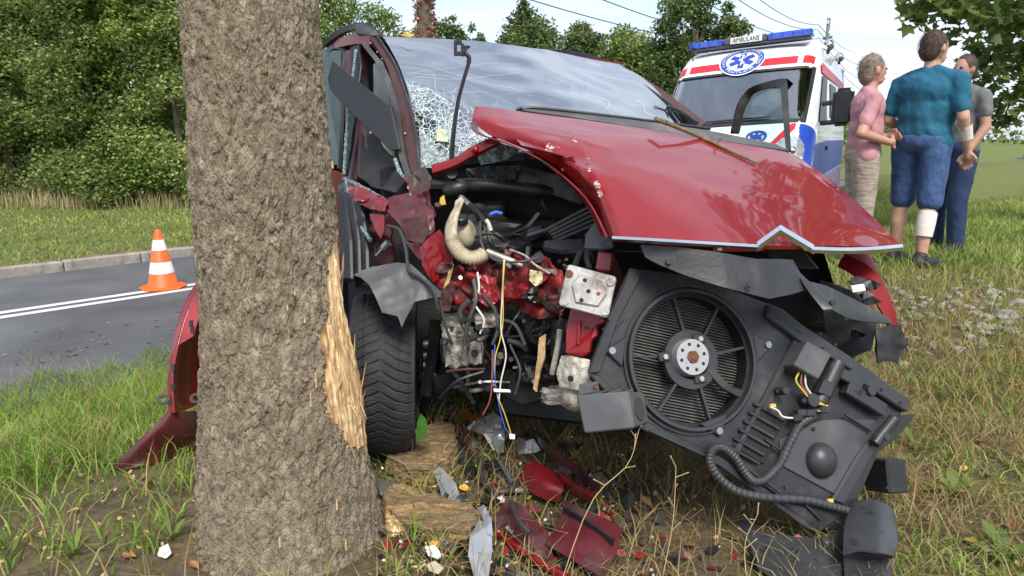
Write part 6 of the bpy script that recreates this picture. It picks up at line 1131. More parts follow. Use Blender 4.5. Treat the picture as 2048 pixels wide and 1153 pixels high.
patch('step_fold', [[tuple(GP(*q)) for q in r] for r in [[(1124, 1012, .115), (1160, 1034, .12), (1228, 1080, .10)], [(1128, 1026, .08), (1162, 1048, .085), (1226, 1092, .075)]]], M_BLK, mp_, 16, 5, .006, .002, 12, world=True)
patch('torn_tail', [[tuple(GP(*q)) for q in r] for r in [[(1000, 1010, .06), (1030, 1005, .08), (1060, 1030, .07), (1095, 1065, .06)], [(992, 1040, .04), (1025, 1048, .05), (1060, 1075, .05), (1098, 1100, .05)], [(992, 1062, .01), (1030, 1090, .02), (1080, 1125, .02), (1130, 1150, .02)]]], M_MAR, mp_, 22, 16, .005, .018, 13, world=True)
wire_ = [Vector(v) for v in curve([tuple(GP(*q)) for q in [(1022, 1003, .11), (1032, 1030, .11), (1046, 1052, .10), (1060, 1066, .09)]], 16)]; tag(MB().tube(wire_, .008, 8).build('cable_end', M_HOSE, None, True), 'thick dark cable end lying on the torn maroon panel', 'cable')
c = [Vector(v) for v in curve([tuple(GP(*q)) for q in [(995, 1066, .02), (1040, 1100, .03), (1085, 1130, .03), (1135, 1156, .03)]], 16)]; MB().tube(c, .012, 8).build('red_edge', M_RED, mp_, True)
# silver shards
gsheet('silver_shard', [(860, 928, .05), (884, 936, .07), (912, 968, .06), (922, 1000, .04), (905, 1024, .02), (890, 1026, .02), (880, 980, .04)], M_SILV, 'long silver plastic shard standing in a grass tuft', 'car part', .003, 4, .004)
gsheet('silver_shard', [(940, 1072, .08), (958, 1040, .09), (982, 1050, .10), (985, 1100, .07), (976, 1160, .03), (950, 1160, .03), (936, 1110, .05)], M_SILV, 'broad blue-grey plastic shard lying beside the wood slab', 'car part', .003, 4, .003)
gsheet('silver_shard', [(955, 1016, .10), (968, 1010, .12), (984, 1040, .11), (986, 1072, .09), (974, 1068, .09), (966, 1036, .10)], M_SILV, 'narrow curved grey shard on top of the broad shard', 'car part', .003, 4, .004)
gsheet('black_shard', [(892, 1020, .03), (915, 992, .06), (945, 982, .06), (920, 1010, .04), (900, 1036, .02)], M_BLK, 'curved black shard beside the long silver shard', 'car part', .006, 3, .005)
gsheet('white_shard', [(850, 1094, .05), (868, 1090, .06), (886, 1110, .05), (874, 1118, .04), (856, 1112, .03)], M_WHT, 'ribbed white plastic shard near the tree foot', 'car part', .005, 3, .003)
gsheet('white_shard', [(852, 1130, .04), (870, 1122, .05), (888, 1136, .04), (876, 1148, .03), (858, 1142, .03)], M_CREAM, 'cloudy plastic shard below the ribbed white one', 'car part', .005, 3, .003)
gsheet('white_shard', [(1180, 950, .02), (1205, 945, .03), (1218, 965, .02), (1200, 975, .01)], M_CREAM, 'pale plastic scrap behind the bright red shard', 'car part', .006, 3, .006)
gsheet('clear_shard', [(752, 962, .05), (790, 966, .07), (812, 985, .04), (800, 1000, .02), (760, 990, .03)], M_GRY, 'grey plastic scrap between the tree foot and wood slab', 'car part', .004, 3, .006)
gsheet('black_scrap', [(1236, 985, .03), (1262, 978, .05), (1272, 1000, .03), (1250, 1018, .01)], M_BLK, 'small black scrap under the radiator panel', 'car part', .01, 3, .006)
gsheet('paper_scrap', [(318, 1095, .02), (335, 1088, .03), (344, 1108, .02), (330, 1118, .01), (316, 1112, .01)], M_WHT, 'crumpled white scrap on the soil left of the tree', 'litter', .003, 3, .008, 30)
gsheet('grey_strip', [(1045, 870, .02), (1068, 862, .03), (1100, 880, .02), (1078, 886, .02)], M_BROWN, 'weathered stick of wood beside the reflector bowl', 'wood', .01, 3, .004)
pl = GP(1002, 1000, .03); tag(MB().box(pl, (.012, .004, 0), (-.003, .01, 0), (0, 0, .009)).build('white_connector', M_WHT, None, False, .003), 'tiny white connector in front of the curved hose', 'car part')
# small shards told apart only by where they lie
sh_ = random.Random(21)
for k in range(30):
    x, y = sh_.uniform(880, 1230), sh_.uniform(870, 1140); m_, nm_ = sh_.choice([(M_BLK, 0), (M_BLK, 0), (M_BLK, 0), (M_MAR, 1), (M_REDD, 1), (M_SILV, 2)]); n_ = sh_.randint(4, 7); r = sh_.uniform(9, 24); an = sh_.uniform(0, 6)
    gsheet('plastic_shard', [(x + r * sh_.uniform(.5, 1.4) * math.cos(an + 2 * PI * i_ / n_), y + r * .6 * sh_.uniform(.5, 1.3) * math.sin(an + 2 * PI * i_ / n_), sh_.uniform(.015, .06)) for i_ in range(n_)], m_, ['small jagged black plastic shard among the wreckage', 'small jagged red shard among the wreckage', 'small silver lamp shard among the wreckage'][nm_], 'car part', .004, 3, .006, 20, None, ['small black shards', 'small red shards', 'small silver shards'][nm_])
# lower right black underbody liner
ul = thing('underbody_liner', GP(1650, 1120), 'wet black plastic underbody liner lying on the grass below the radiator', 'car part')
M_LIN = mat('liner_plastic', (.040, .042, .046), .38, 0, .2, 8, bump=.05, col2=(.018, .018, .019), thr=(.56, .64), sc2=16)
patch('flat_sheet', [[tuple(GP(*q)) for q in r] for r in [[(1496, 1058, .05), (1560, 1070, .07), (1640, 1075, .07), (1700, 1050, .06)], [(1500, 1090, .05), (1570, 1105, .06), (1640, 1112, .07), (1700, 1110, .06)], [(1515, 1135, .04), (1580, 1180, .05), (1640, 1190, .06), (1692, 1185, .05)]]], M_LIN, ul, 24, 16, .006, .003, 8, world=True)
patch('raised_block', [[tuple(GP(*q)) for q in r] for r in [[(1696, 1018, .10), (1712, 1002, .12), (1750, 1000, .12), (1782, 1014, .10), (1792, 1030, .08)], [(1688, 1062, .13), (1720, 1058, .14), (1760, 1062, .14), (1794, 1080, .12)][:4] + [(1796, 1082, .11)], [(1686, 1108, .13), (1720, 1100, .14), (1760, 1106, .14), (1785, 1112, .12), (1790, 1114, .11)]]], M_LIN, ul, 22, 16, .006, .002, 8, world=True)
patch('lower_block', [[tuple(GP(*q)) for q in r] for r in [[(1686, 1110, .12), (1740, 1104, .12), (1788, 1114, .10)], [(1688, 1120, .08), (1740, 1116, .08), (1786, 1124, .07)], [(1690, 1185, .07), (1740, 1185, .07), (1780, 1185, .06)]]], M_LIN, ul, 16, 12, .006, .002, 8, world=True)
MB().disc(GP(1652, 1086, .065), (0, -.1, 1), .014, .012, 16).build('liner_clip', M_BLK, ul, True, .003)
# dark soil under the wreck comes from its own shadow; a second piece lies half under the panel
gsheet('liner_scrap', [(1470, 1040, .02), (1500, 1030, .03), (1512, 1060, .03), (1490, 1072, .01)], M_LIN, 'small torn liner scrap beside the underbody liner', 'car part', .006, 3, .006)

# ================================================================== ambulance
TMP = bpy.data.scenes.new('tmp')
def evald(o):        # evaluated mesh of a helper object (font or modifiers), then the helper is removed
    TMP.collection.objects.link(o); vl = TMP.view_layers[0]; vl.update(); dg = vl.depsgraph; dg.update()
    me = bpy.data.meshes.new_from_object(o.evaluated_get(dg)); bpy.data.objects.remove(o); return me
amb_yaw = math.radians(28.5); AO = Vector((2.24, 7.78, 0)); AZ = float(gz(3.2, 9.6)); AO.z = AZ - .02
AE = Vector((math.cos(amb_yaw), -math.sin(amb_yaw), .060)); AA = Vector((math.sin(amb_yaw), math.cos(amb_yaw), 0))
amb = thing('ambulance', AO + AA * 2.7, 'white ambulance van with red stripe and blue light bar behind the wrecked car', 'ambulance')
pf = [(.02, .30), (0, .45), (0, .78), (.05, .95), (.16, 1.10), (.48, 1.36), (.60, 1.44), (.80, 1.66), (1.00, 1.90), (1.13, 2.07), (1.22, 2.16), (1.38, 2.29), (1.58, 2.38), (1.85, 2.44), (2.4, 2.47), (4.0, 2.48), (5.3, 2.46), (5.5, 2.40), (5.52, 2.2), (5.52, .4)]
pc = curve(pf, 260); pc = [np.array(q) for q in pc]; sl = np.concatenate([[0], np.cumsum([np.hypot(*(pc[i + 1] - pc[i])) for i in range(259)])])
pa = np.array([q[0] for q in pc]); pz = np.array([q[1] for q in pc])
def prof(s): return float(np.interp(s, sl, pa)), float(np.interp(s, sl, pz))
def s_of(z): i = np.argmax(pz >= z); return float(sl[i])      # first (front) place at height z
def hw_(c): return .955 - .11 * max(0, (c - 1.25)) / 1.2
def T(s, b, off=0.0):
    a, c = prof(s); a1, c1 = prof(min(s + .02, sl[-1])); a0, c0 = prof(max(s - .02, 0)); ta, tcc = a1 - a0, c1 - c0; l_ = math.hypot(ta, tcc) or 1; na, nc = -tcc / l_, ta / l_
    h = hw_(c); R = .17; f = min(abs(b) / h, 1); e = max(0, min(1, (abs(b) - (h - R)) / R)); dr = R * (1 - math.sqrt(max(0, 1 - e * e))); bb = math.copysign(min(abs(b), h), b)
    fr = max(0, 1 - max(0, a - 1.2) / 1.2) if a < 4 else 0
    a2 = a + na * (off - dr) + .20 * f ** 3 * fr; c2 = c + nc * (off - dr); return AO + AA * a2 + AE * bb + Vector((0, 0, c2))
def tgrid(name, s0, s1, b0, b1, off, m, ns=10, nb=14, thick=.004, par=amb, mask=None):
    V = [T(s0 + (s1 - s0) * j / ns, b0 + (b1 - b0) * i / nb, off) for j in range(ns + 1) for i in range(nb + 1)]; Fc = [(j * (nb + 1) + i, j * (nb + 1) + i + 1, (j + 1) * (nb + 1) + i + 1, (j + 1) * (nb + 1) + i) for j in range(ns) for i in range(nb)]
    if mask: Fc = [f for k, f in enumerate(Fc) if mask((k % nb + .5) / nb, (k // nb + .5) / ns)]
    bm = bmesh.new(); bv = [bm.verts.new(v) for v in V]; [bm.faces.new([bv[i] for i in f]) for f in Fc]
    bmesh.ops.delete(bm, geom=[v for v in bm.verts if not v.link_faces], context='VERTS'); bm.normal_update()
    if thick: bmesh.ops.solidify(bm, geom=bm.faces, thickness=thick)
    bmesh.ops.recalc_face_normals(bm, faces=bm.faces); me = bpy.data.meshes.new(name); bm.to_mesh(me); bm.free(); o = link(name, me, m, par, True); autosmooth(me, .9); return o
M_AWH = mat('ambulance_white', (.78, .79, .80), .3, 0, .04, 3, coat=.6); M_ARED = mat('decal_red', (.62, .02, .03), .4, 0, .05); M_ABLU = mat('decal_blue', (.015, .06, .40), .4, 0, .08)
M_BLULIGHT = mat('light_bar_blue', (.01, .045, .42), .12, 0, .3, 20, coat=1); M_AGL = glass_mat('ambulance_glass', (.45, .52, .53), ior=2.6, power=2)
sW0, sW1 = s_of(1.44), s_of(2.06); sTop = sl[-1]
# front and roof skin with the windscreen opening left open
sr = list(np.linspace(0, sW0, 14)) ; 
tgrid('front_skin', 0, sW0, -.99, .99, 0, M_AWH, 16, 26, .03); tgrid('roof_skin', sW1, sTop, -.99, .99, 0, M_AWH, 60, 26, .03)
for b0, b1 in ((-.99, -.80), (.80, .99)): tgrid('screen_pillar', sW0, sW1, b0, b1, 0, M_AWH, 8, 6, .03)
tgrid('windscreen', sW0, sW1, -.82, .82, -.006, M_AGL, 10, 18, .005)
for (a_, b_) in ((-.83, -.795), (.795, .83)): tgrid('windscreen_edge', sW0 - .02, sW1 + .02, a_, b_, .006, M_BLK, 8, 2, .006)
tgrid('windscreen_edge', sW1 - .02, sW1 + .015, -.83, .83, .007, M_BLK, 2, 16, .006); tgrid('windscreen_edge', sW0 - .05, sW0 + .02, -.83, .83, .007, M_BLK, 2, 16, .006)
for sg in (-1, 1):
    edge = [T(s, sg * .995, 0) for s in np.linspace(0, sTop, 90)]; mb = MB(); mb.prism(edge, -AE * sg * .03).build('side_panel', M_AWH, amb)
MB().box(AO + AA * 2.8 + Vector((0, 0, .36)), AA * 2.6, AE * .9, Vector((0, 0, .05))).build('floor', M_DRK, amb)
MB().box(AO + AA * 1.75 + Vector((0, 0, 1.2)), AA * .03, AE * .85, Vector((0, 0, .8))).build('bulkhead', M_DRK, amb)
MB().box(AO + AA * .85 + Vector((0, 0, 1.28)), AA * .22, AE * .8, Vector((0, 0, .08))).build('dashboard', M_INT, amb, False, .03)
# decals
sB = s_of(2.12)
tgrid('stripe', sB, sB + .13, -.66, .62, .006, M_ARED, 3, 14, .003); tgrid('stripe', sB, sB + .13, .68, .80, .006, M_ARED, 3, 4, .003); tgrid('stripe', sB, sB + .13, -.82, -.72, .006, M_ARED, 3, 4, .003)
def tdisc(name, s0, b0, r0, r1, off, m, n=48):
    V = [T(s0 + r * math.sin(2 * PI * k / n), b0 + r * math.cos(2 * PI * k / n), off) for r in (r0, (r0 + r1) / 2, r1) for k in range(n)]
    Fc = [(j * n + k, j * n + (k + 1) % n, (j + 1) * n + (k + 1) % n, (j + 1) * n + k) for j in (0, 1) for k in range(n)]
    return MB().add(V, Fc).build(name, m, amb, True)
sR = sB + .14; bR = -.02; RD = .27
tdisc('roundel', sR, bR, .001, RD, .010, M_AWH); tdisc('roundel_ring', sR, bR, RD * .70, RD * .95, .013, M_ABLU); tdisc('roundel_rim', sR, bR, RD * .95, RD, .013, M_AWH)
def tpoly(name, pts, s0, b0, off, m, sub=1):
    bm = bmesh.new(); bm.faces.new([bm.verts.new((x, y, 0)) for x, y in pts]); bmesh.ops.triangulate(bm, faces=bm.faces)
    for v in bm.verts: v.co = T(s0 + v.co.y, b0 + v.co.x, off)
    me = bpy.data.meshes.new(name); bm.to_mesh(me); bm.free(); return link(name, me, m, amb)
for k in range(3):
    a = k * PI / 3 + PI / 2; ca, sa = math.cos(a), math.sin(a); l_, w_ = RD * .56, RD * .13
    tpoly('star_bar', [(x * ca - y * sa, x * sa + y * ca) for x, y in ((-l_, -w_), (0, -w_), (l_, -w_), (l_, w_), (0, w_), (-l_, w_))], sR, bR, .016 + .001 * k, M_ABLU)
tpoly('staff', [(-.008, -RD * .42), (.008, -RD * .42), (.008, RD * .42), (-.008, RD * .42)], sR, bR, .022, M_AWH)
cc = [(.035 * math.sin(t * 3.2 * PI), (t - .5) * RD * .66) for t in np.linspace(0, 1, 22)]
MB().tube([T(sR + y, bR + x, .022) for x, y in cc], .007, 5).build('snake', M_AWH, amb, True)
def text_polys(txt, size):
    cu = bpy.data.curves.new('txt', 'FONT'); cu.body = txt; cu.size = size; cu.align_x = 'CENTER'; cu.align_y = 'CENTER'; o = bpy.data.objects.new('txt', cu)
    return evald(o)
def tring(txt, a0, a1, flip, size=.07):
    n = len(txt)
    for i, ch in enumerate(txt):
        if ch == ' ': continue
        a = a0 + (a1 - a0) * i / (n - 1); me = text_polys(ch, size); rt_ = a - PI / 2 if not flip else a + PI / 2; R0 = RD * .80
        for v in me.vertices:
            x, y = v.co.x * math.cos(rt_) - v.co.y * math.sin(rt_), v.co.x * math.sin(rt_) + v.co.y * math.cos(rt_); v.co = T(sR + R0 * math.sin(a) + y, bR + R0 * math.cos(a) + x, .017)
        me.name = 'letter'; link('letter', me, M_AWH, amb)
tring('PAŃSTWOWE RATOWNICTWO', math.radians(205), math.radians(-25), False, .055); tring('MEDYCZNE', math.radians(228), math.radians(312), True, .07)
# light bar and sign
lbz = prof(s_of(2.385)); s5 = s_of(2.385); lc = T(s5, 0, .075); lup = (T(s5, 0, .1) - T(s5, 0, 0)).normalized(); lup = Vector((0, 0, 1)); lfw = -AA
lb = bpy.data.objects.new('light_bar', None); COL.objects.link(lb); lb.location = lc; parent_to(lb, amb)
lc = lc + Vector((0, 0, .03))
def lbox(name, b0, b1, z0, z1, d0, d1, m, bev=.012): return MB().box(lc + AE * (b0 + b1) / 2 + lup * (z0 + z1) / 2 + AA * (d0 + d1) / 2, AE * (b1 - b0) / 2, AA * (d1 - d0) / 2, lup * (z1 - z0) / 2).build(name, m, lb, False, bev)
lbox('bar_base', -.72, .72, -.07, -.045, -.12, .12, M_GRY); lbox('blue_lens', -.74, -.30, -.045, .038, -.13, .13, M_BLULIGHT, .02); lbox('blue_lens', .22, .74, -.045, .038, -.13, .13, M_BLULIGHT, .02); lbox('centre_section', -.30, .22, -.045, .042, -.12, .13, M_GRY)
for b in (-.66, -.54, -.42, .34, .46, .58, .68): lbox('lens_cell', b - .05, b + .05, -.03, .026, -.136, -.128, mat('lens_cell', (.02, .09, .6), .15, 0, .3, 30, coat=1), .004)
lbox('sign_face', -.215, .165, -.038, .038, -.132, -.119, mat('sign_white', (.8, .8, .74), .4), .002)
me = text_polys('AMBULANS', .078); q0 = lc + AE * -.025 + lup * .0 - AA * .136
for v in me.vertices: v.co = q0 + AE * v.co.x * .80 + lup * v.co.y
link('sign_letters', me, mat('sign_black', (.02, .02, .02), .5), lb)
# lamp cluster, blue decals on the corner and bonnet
sH = s_of(.80)
tgrid('blue_decal', s_of(.66), s_of(1.39), .74, .985, .006, M_ABLU, 30, 30, .003, mask=lambda u, v: u > .15 + .75 * (1 - v) * .5); tgrid('red_decal', s_of(1.12), s_of(1.40), .52, .74, .006, M_ARED, 24, 24, .003, mask=lambda u, v: abs(v - u) < .22)
tgrid('red_decal', s_of(.40), s_of(.76), .60, .985, .009, M_ARED, 24, 24, .003, mask=lambda u, v: v < .35 + .6 * u); tgrid('white_edge', s_of(.755), s_of(.785), .58, .985, .012, M_AWH, 2, 8, .003)
for sg in (-1, 1):
    hl = tgrid('headlamp', s_of(.84), s_of(1.24), min(sg * .56, sg * .88), max(sg * .56, sg * .88), .018, mat('headlamp_glass', (.62, .64, .66), .08, .6, .3, 30, coat=1), 26, 26, .01, mask=lambda u, v, g=sg: ((u - .5) ** 2 + (v - .5) ** 2) < .26)
    for k, (ss, bb) in enumerate(((.94, .68), (1.08, .76))): MB().ball(T(s_of(ss), sg * bb, .02), .05, 14, 8).build('lamp_bulb', M_CHR, hl, True)
    MB().ball(T(s_of(.93), sg * .80, .02), .035, 10, 8).build('indicator', mat('amber', (.85, .2, .02), .3), hl, True)
sm = bpy.data.objects.new('roundel_small', None)
bpy.data.objects.remove(sm)
sR2 = s_of(1.26)
def tdisc2(r0, r1, off, m): 
    n = 32; V = [T(sR2 + r * math.sin(2 * PI * k / n), .36 + r * math.cos(2 * PI * k / n), off) for r in (r0, r1) for k in range(n)]; return MB().add(V, [(k, (k + 1) % n, n + (k + 1) % n, n + k) for k in range(n)]).build('bonnet_roundel', m, amb, True)
tdisc2(.085, .115, .012, M_ABLU)
for k in range(3):
    a = k * PI / 3 + PI / 2; ca, sa = math.cos(a), math.sin(a); tpoly('star_bar', [(x * ca - y * sa, x * sa + y * ca) for x, y in ((-.075, -.018), (.075, -.018), (.075, .018), (-.075, .018))], sR2, .36, .013 + .001 * k, M_ABLU)
tgrid('grille', s_of(.60), s_of(.80), -.48, .48, .008, M_BLK, 3, 10, .006); tgrid('bumper', .02, s_of(.52), -.97, .97, .02, M_GRY, 4, 18, .02)
# side: windows, decals, wheels, mirror, handle
def side(name, pts, m, off=.006, th=.004, sg=1): return MB().prism([AO + AA * a + AE * sg * (hw_(c) * 0 + .95 + off - .11 * max(0, (c - 1.25)) / 1.2) + Vector((0, 0, c)) for a, c in pts], -AE * sg * th).build(name, m, amb)
side('cab_window', [(1.02, 1.42), (1.30, 1.72), (1.52, 1.98), (2.0, 1.98), (2.0, 1.42)], M_BLK, .010); side('blue_band', [(.55, .75), (.62, 1.15), (2.2, 1.20), (5.4, 1.20), (5.4, .80)], M_ABLU); side('violet_band', [(.5, .45), (.54, .74), (5.4, .78), (5.4, .45)], mat('decal_violet', (.28, .22, .45), .4, 0, .3, 3)); side('red_band', [(1.5, 2.12), (5.4, 2.12), (5.4, 2.0), (1.45, 2.0)], M_ARED); side('white_strip', [(2.1, .5), (2.16, .5), (2.16, 2.0), (2.1, 2.0)], M_GRY, .008)
side('door_handle', [(1.95, 1.08), (2.12, 1.08), (2.12, 1.13), (1.95, 1.13)], M_BLK, .03, .03); side('side_window', [(2.6, 1.5), (3.6, 1.5), (3.6, 1.95), (2.6, 1.95)], M_BLK, .008); side('sill', [(1.2, .32), (4.0, .32), (4.0, .45), (1.2, .45)], M_BLK, .02, .03)
for sg in (-1, 1):
    mr_ = bpy.data.objects.new('wing_mirror', None); COL.objects.link(mr_); mr_.location = AO + AA * 1.05 + AE * sg * 1.15 + Vector((0, 0, 1.55)); parent_to(mr_, amb)
    mc = AO + AA * 1.02 + AE * sg * 1.17 + Vector((0, 0, 1.56)); MB().box(mc, AE * .11, AA * .06, Vector((0, 0, .21))).build('mirror_housing', M_BLK, mr_, True, .045, 3)
    for z in (1.62, 1.40): MB().tube([AO + AA * 1.12 + AE * sg * .95 + Vector((0, 0, z)), mc + Vector((0, 0, z - 1.56))], .028, 8).build('mirror_arm', M_BLK, mr_, True)
for a in (1.0, 4.5):
    for sg in (-1, 1):
        c = AO + AA * a + AE * sg * .82; c.z = float(gz(c.x, c.y)) + .335; wv = bpy.data.objects.new('wheel', None); COL.objects.link(wv); wv.location = c; parent_to(wv, amb)
        MB().tube([c - AE * .11, c - AE * .09, c + AE * .09, c + AE * .11], [.30, .34, .34, .30], 32).build('tyre', M_RUB, wv, True); MB().disc(c + AE * sg * .11, AE * sg, .2, .012, 24).build('rim', M_ALU, wv, True)
for (a, c) in ((1.75, 2.46), (3.6, 2.50)): 
    for sg in (1,): q = AO + AA * a + AE * sg * .90 + Vector((0, 0, c - .12)); MB().ball(q, .07, 12, 8).build('work_lamp', M_CHR, amb, True); MB().disc(q - Vector((0, 0, .10)), (0, 0, 1), .02, .08, 8).build('lamp_stalk', M_BLK, amb)
for sg, z in ((-1, 0), (1, 0)): MB().tube([T(sW0 + .04, sg * .1 - .3, .02), T(sW0 + .06, sg * .1 + .35, .02)], .01, 6).build('wiper', M_BLK, amb, True)
wire_pts = [T(s_of(2.30), -.68, .0), T(s_of(2.30), -.68, .25)]; MB().tube(wire_pts, .008, 5).build('antenna', M_BLK, amb)

# ================================================================== people
def remesh(name, mb, m, par, vox, it=3, amp=0.0):
    me = bpy.data.meshes.new(name); me.from_pydata(mb.v, [], mb.f); me.validate(); o = bpy.data.objects.new(name, me)
    r = o.modifiers.new('r', 'REMESH'); r.mode = 'VOXEL'; r.voxel_size = vox; s = o.modifiers.new('s', 'SMOOTH'); s.iterations = it; s.factor = .5
    m2 = evald(o); m2.name = name
    if amp:
        for v in m2.vertices: q = v.co; v.co = q + v.normal * amp * (mn.fractal(Vector((q.x * 8 + q.z * 4, q.y * 8, q.z * 5)), .9, 2.2, 3) + .35 * mn.noise(Vector((q.x * 30 + q.z * 9, q.y * 30, q.z * 13))))
    return link(name, m2, m, par, True)
def caps(mb, a, ra, b, rb, n=14):
    a, b = Vector(a), Vector(b); mb.tube([a, b], [ra, rb], n); mb.ball(a, ra, n, 8); mb.ball(b, rb, n, 8)
M_SKIN = mat('skin', (.52, .30, .21), .55, 0, .12, 20, spec=.4)
def person(pos, head_ang, H, label, arms, legs, skin, top, bottom, shoes, hair, shorts=False, wide=1.0, hair_len=0, look=0.0, sleeve=.55, bandage=False, stripes=False):
    pos = Vector(pos); hd = Vector((math.cos(head_ang), math.sin(head_ang), 0)); rt_ = Vector((hd.y, -hd.x, 0)); k = H / 1.75
    def W(x, y, z): return pos + rt_ * (x * k) + hd * (y * k) + Vector((0, 0, z * k))
    root = thing('person', pos, label, 'person', 'bystanders'); B = MB(); w_ = wide
    def ell(mb, c, rx, ry, rz, n=18, m=12): mb.ball(W(*c), 1, n, m, (rt_ * rx * k, hd * ry * k, Vector((0, 0, rz * k))))
    # torso
    ell(B, (0, 0, 1.0), .165 * w_, .115 * w_, .14); ell(B, (0, .01, 1.15), .155 * w_, .115 * w_, .17); ell(B, (0, 0, 1.32), .175 * w_, .11 * w_, .15); caps(B, W(-.14 * w_, 0, 1.39), .05 * k, W(.14 * w_, 0, 1.39), .05 * k); caps(B, W(0, -.01, 1.42), .06 * k, W(0, .01, 1.53), .055 * k)
    lk = Vector((math.cos(head_ang + look), math.sin(head_ang + look), 0)); lr = Vector((lk.y, -lk.x, 0)); hc = W(0, .015, 1.635)
    B.ball(hc, 1, 20, 14, (lr * .078 * k, lk * .098 * k, Vector((0, 0, .118 * k)))); B.ball(hc + lk * .03 * k - Vector((0, 0, .07 * k)), 1, 14, 10, (lr * .058 * k, lk * .065 * k, Vector((0, 0, .05 * k))))
    caps(B, hc + lk * .088 * k + Vector((0, 0, .01 * k)), .009 * k, hc + lk * .103 * k - Vector((0, 0, .02 * k)), .012 * k)
    for sg in (-1, 1): B.ball(hc + lr * sg * .08 * k - Vector((0, 0, .005)), 1, 10, 8, (lr * .014 * k, lk * .022 * k, Vector((0, 0, .034 * k))))
    Sh = MB(); Pt = MB()
    ell(Sh, (0, 0, 1.02), .178 * w_, .13 * w_, .15); ell(Sh, (0, .01, 1.16), .176 * w_, .13 * w_, .22); ell(Sh, (0, 0, 1.33), .19 * w_, .125 * w_, .15); caps(Sh, W(-.155 * w_, 0, 1.40), .07 * k, W(.155 * w_, 0, 1.40), .07 * k); caps(Sh, W(-.16 * w_, 0, 1.40), .06 * k, W(0, -.01, 1.47), .062 * k); caps(Sh, W(.16 * w_, 0, 1.40), .06 * k, W(0, -.01, 1.47), .062 * k); caps(Sh, W(-.12 * w_, 0, .95), .09 * k, W(.12 * w_, 0, .95), .09 * k)
    ell(Pt, (0, 0, .97), .182 * w_, .135 * w_, .12)
    for sg, (kn, an, ft) in zip((-1, 1), legs):
        hp = (sg * .095 * w_, 0, .93); caps(B, W(*hp), .088 * k, W(*kn), .058 * k); mid = tuple(np.array(kn) * .62 + np.array(an) * .38 + np.array([0, -.022, 0])); caps(B, W(*kn), .056 * k, W(*mid), .058 * k); caps(B, W(*mid), .058 * k, W(*an), .038 * k)
        toe = (an[0] + ft * .12, an[1] + .17, .035); caps(B, W(an[0], an[1], .05), .04 * k, W(*toe), .03 * k)
        if shorts: q = tuple(np.array(hp) * .06 + np.array(kn) * .94); caps(Pt, W(*hp), .108 * k, W(*q), .092 * k)
        else: q = (an[0], an[1], .09); mk = tuple(np.array(kn)); caps(Pt, W(*hp), .112 * k, W(*mk), .085 * k); caps(Pt, W(*mk), .085 * k, W(*q), .075 * k)
        So = MB(); caps(So, W(an[0], an[1] - .04, .05), .048 * k, W(*toe), .042 * k); caps(So, W(an[0], an[1] - .05, .022), .046 * k, W(toe[0], toe[1] + .03, .022), .042 * k); caps(So, W(an[0], an[1] - .02, .05), .046 * k, W(an[0], an[1] - .01, .095), .05 * k); remesh('shoe', So, shoes, root, .011 * k)
    for sg, (el, wr, hd_) in zip((-1, 1), arms):
        sh = (sg * .185 * w_, 0, 1.39); caps(B, W(*sh), .048 * k, W(*el), .042 * k); caps(B, W(*el), .042 * k, W(*wr), .030 * k); sq = tuple(np.array(sh) * (1 - sleeve) + np.array(el) * sleeve); caps(Sh, W(*sh), .068 * k, W(*sq), .060 * k)
        d_ = Vector(hd_).normalized(); sd_ = d_.cross(Vector((0, 1, .3))).normalized() if abs(d_.y) < .9 else d_.cross(Vector((0, 0, 1))).normalized(); wv = Vector(wr)
        pm = wv + d_ * .055; caps(B, W(*wv), .028 * k, W(*pm), .03 * k, 10)
        for i in range(4):
            s0 = wv + d_ * .075 + sd_ * (i - 1.5) * .02; l_ = (.075, .085, .08, .06)[i]; s1 = s0 + d_ * l_ * .55; s2 = s1 + (d_ * .8 + d_.cross(sd_) * .6).normalized() * l_ * .5; caps(B, W(*s0), .0105 * k, W(*s1), .0095 * k, 8); caps(B, W(*s1), .0095 * k, W(*s2), .008 * k, 8)
        t0 = wv + d_ * .03 + sd_ * .03; t1 = t0 + d_ * .035 + sd_ * .028; t2 = t1 + d_ * .035; caps(B, W(*t0), .012 * k, W(*t1), .0105 * k, 8); caps(B, W(*t1), .0105 * k, W(*t2), .009 * k, 8)
    remesh('body', B, skin, root, .0095 * k, 2); remesh('shirt', Sh, top, root, .013 * k, 16, .012); remesh('shorts' if shorts else 'trousers', Pt, bottom, root, .013 * k, 10, .006)
    Ha = MB(); up = Vector((0, 0, 1)); Ha.ball(hc - lk * .016 * k + up * .026 * k, 1, 20, 14, (lr * .086 * k, lk * .098 * k, up * .108 * k)); Ha.ball(hc - lk * .05 * k - up * .02 * k, 1, 16, 12, (lr * .08 * k, lk * .062 * k, up * (.085 + hair_len) * k)); remesh('hair', Ha, hair, root, .009 * k, 2, .006)
    hd_ = rng.normal(size=(1100, 3)); hd_ /= np.linalg.norm(hd_, axis=1)[:, None]; hv = [hc - lk * .02 * k + up * .018 * k + (lr * a_ * .085 + lk * b_ * .105 + up * c_ * .115) * k for a_, b_, c_ in hd_ if b_ < .45 and c_ > -.75]; hs = MB()
    for p_ in hv:
        o_ = (p_ - hc).normalized(); dn_ = (-up - o_ * (-up).dot(o_) + Vector(rng.normal(0, .35, 3))).normalized(); s_ = o_.cross(dn_) * .0022; e_ = p_ + dn_ * .035 * k + o_ * .003; hs.add([p_ - s_, p_ + s_, e_], [(0, 1, 2)])
    tag(hs.build('hair_strands', hair, root), kind='stuff')
    for sg in (-1, 1): MB().ball(hc + lk * .086 * k + lr * sg * .032 * k + up * .008, .012 * k, 10, 8).build('eye', M_INT, root, True)
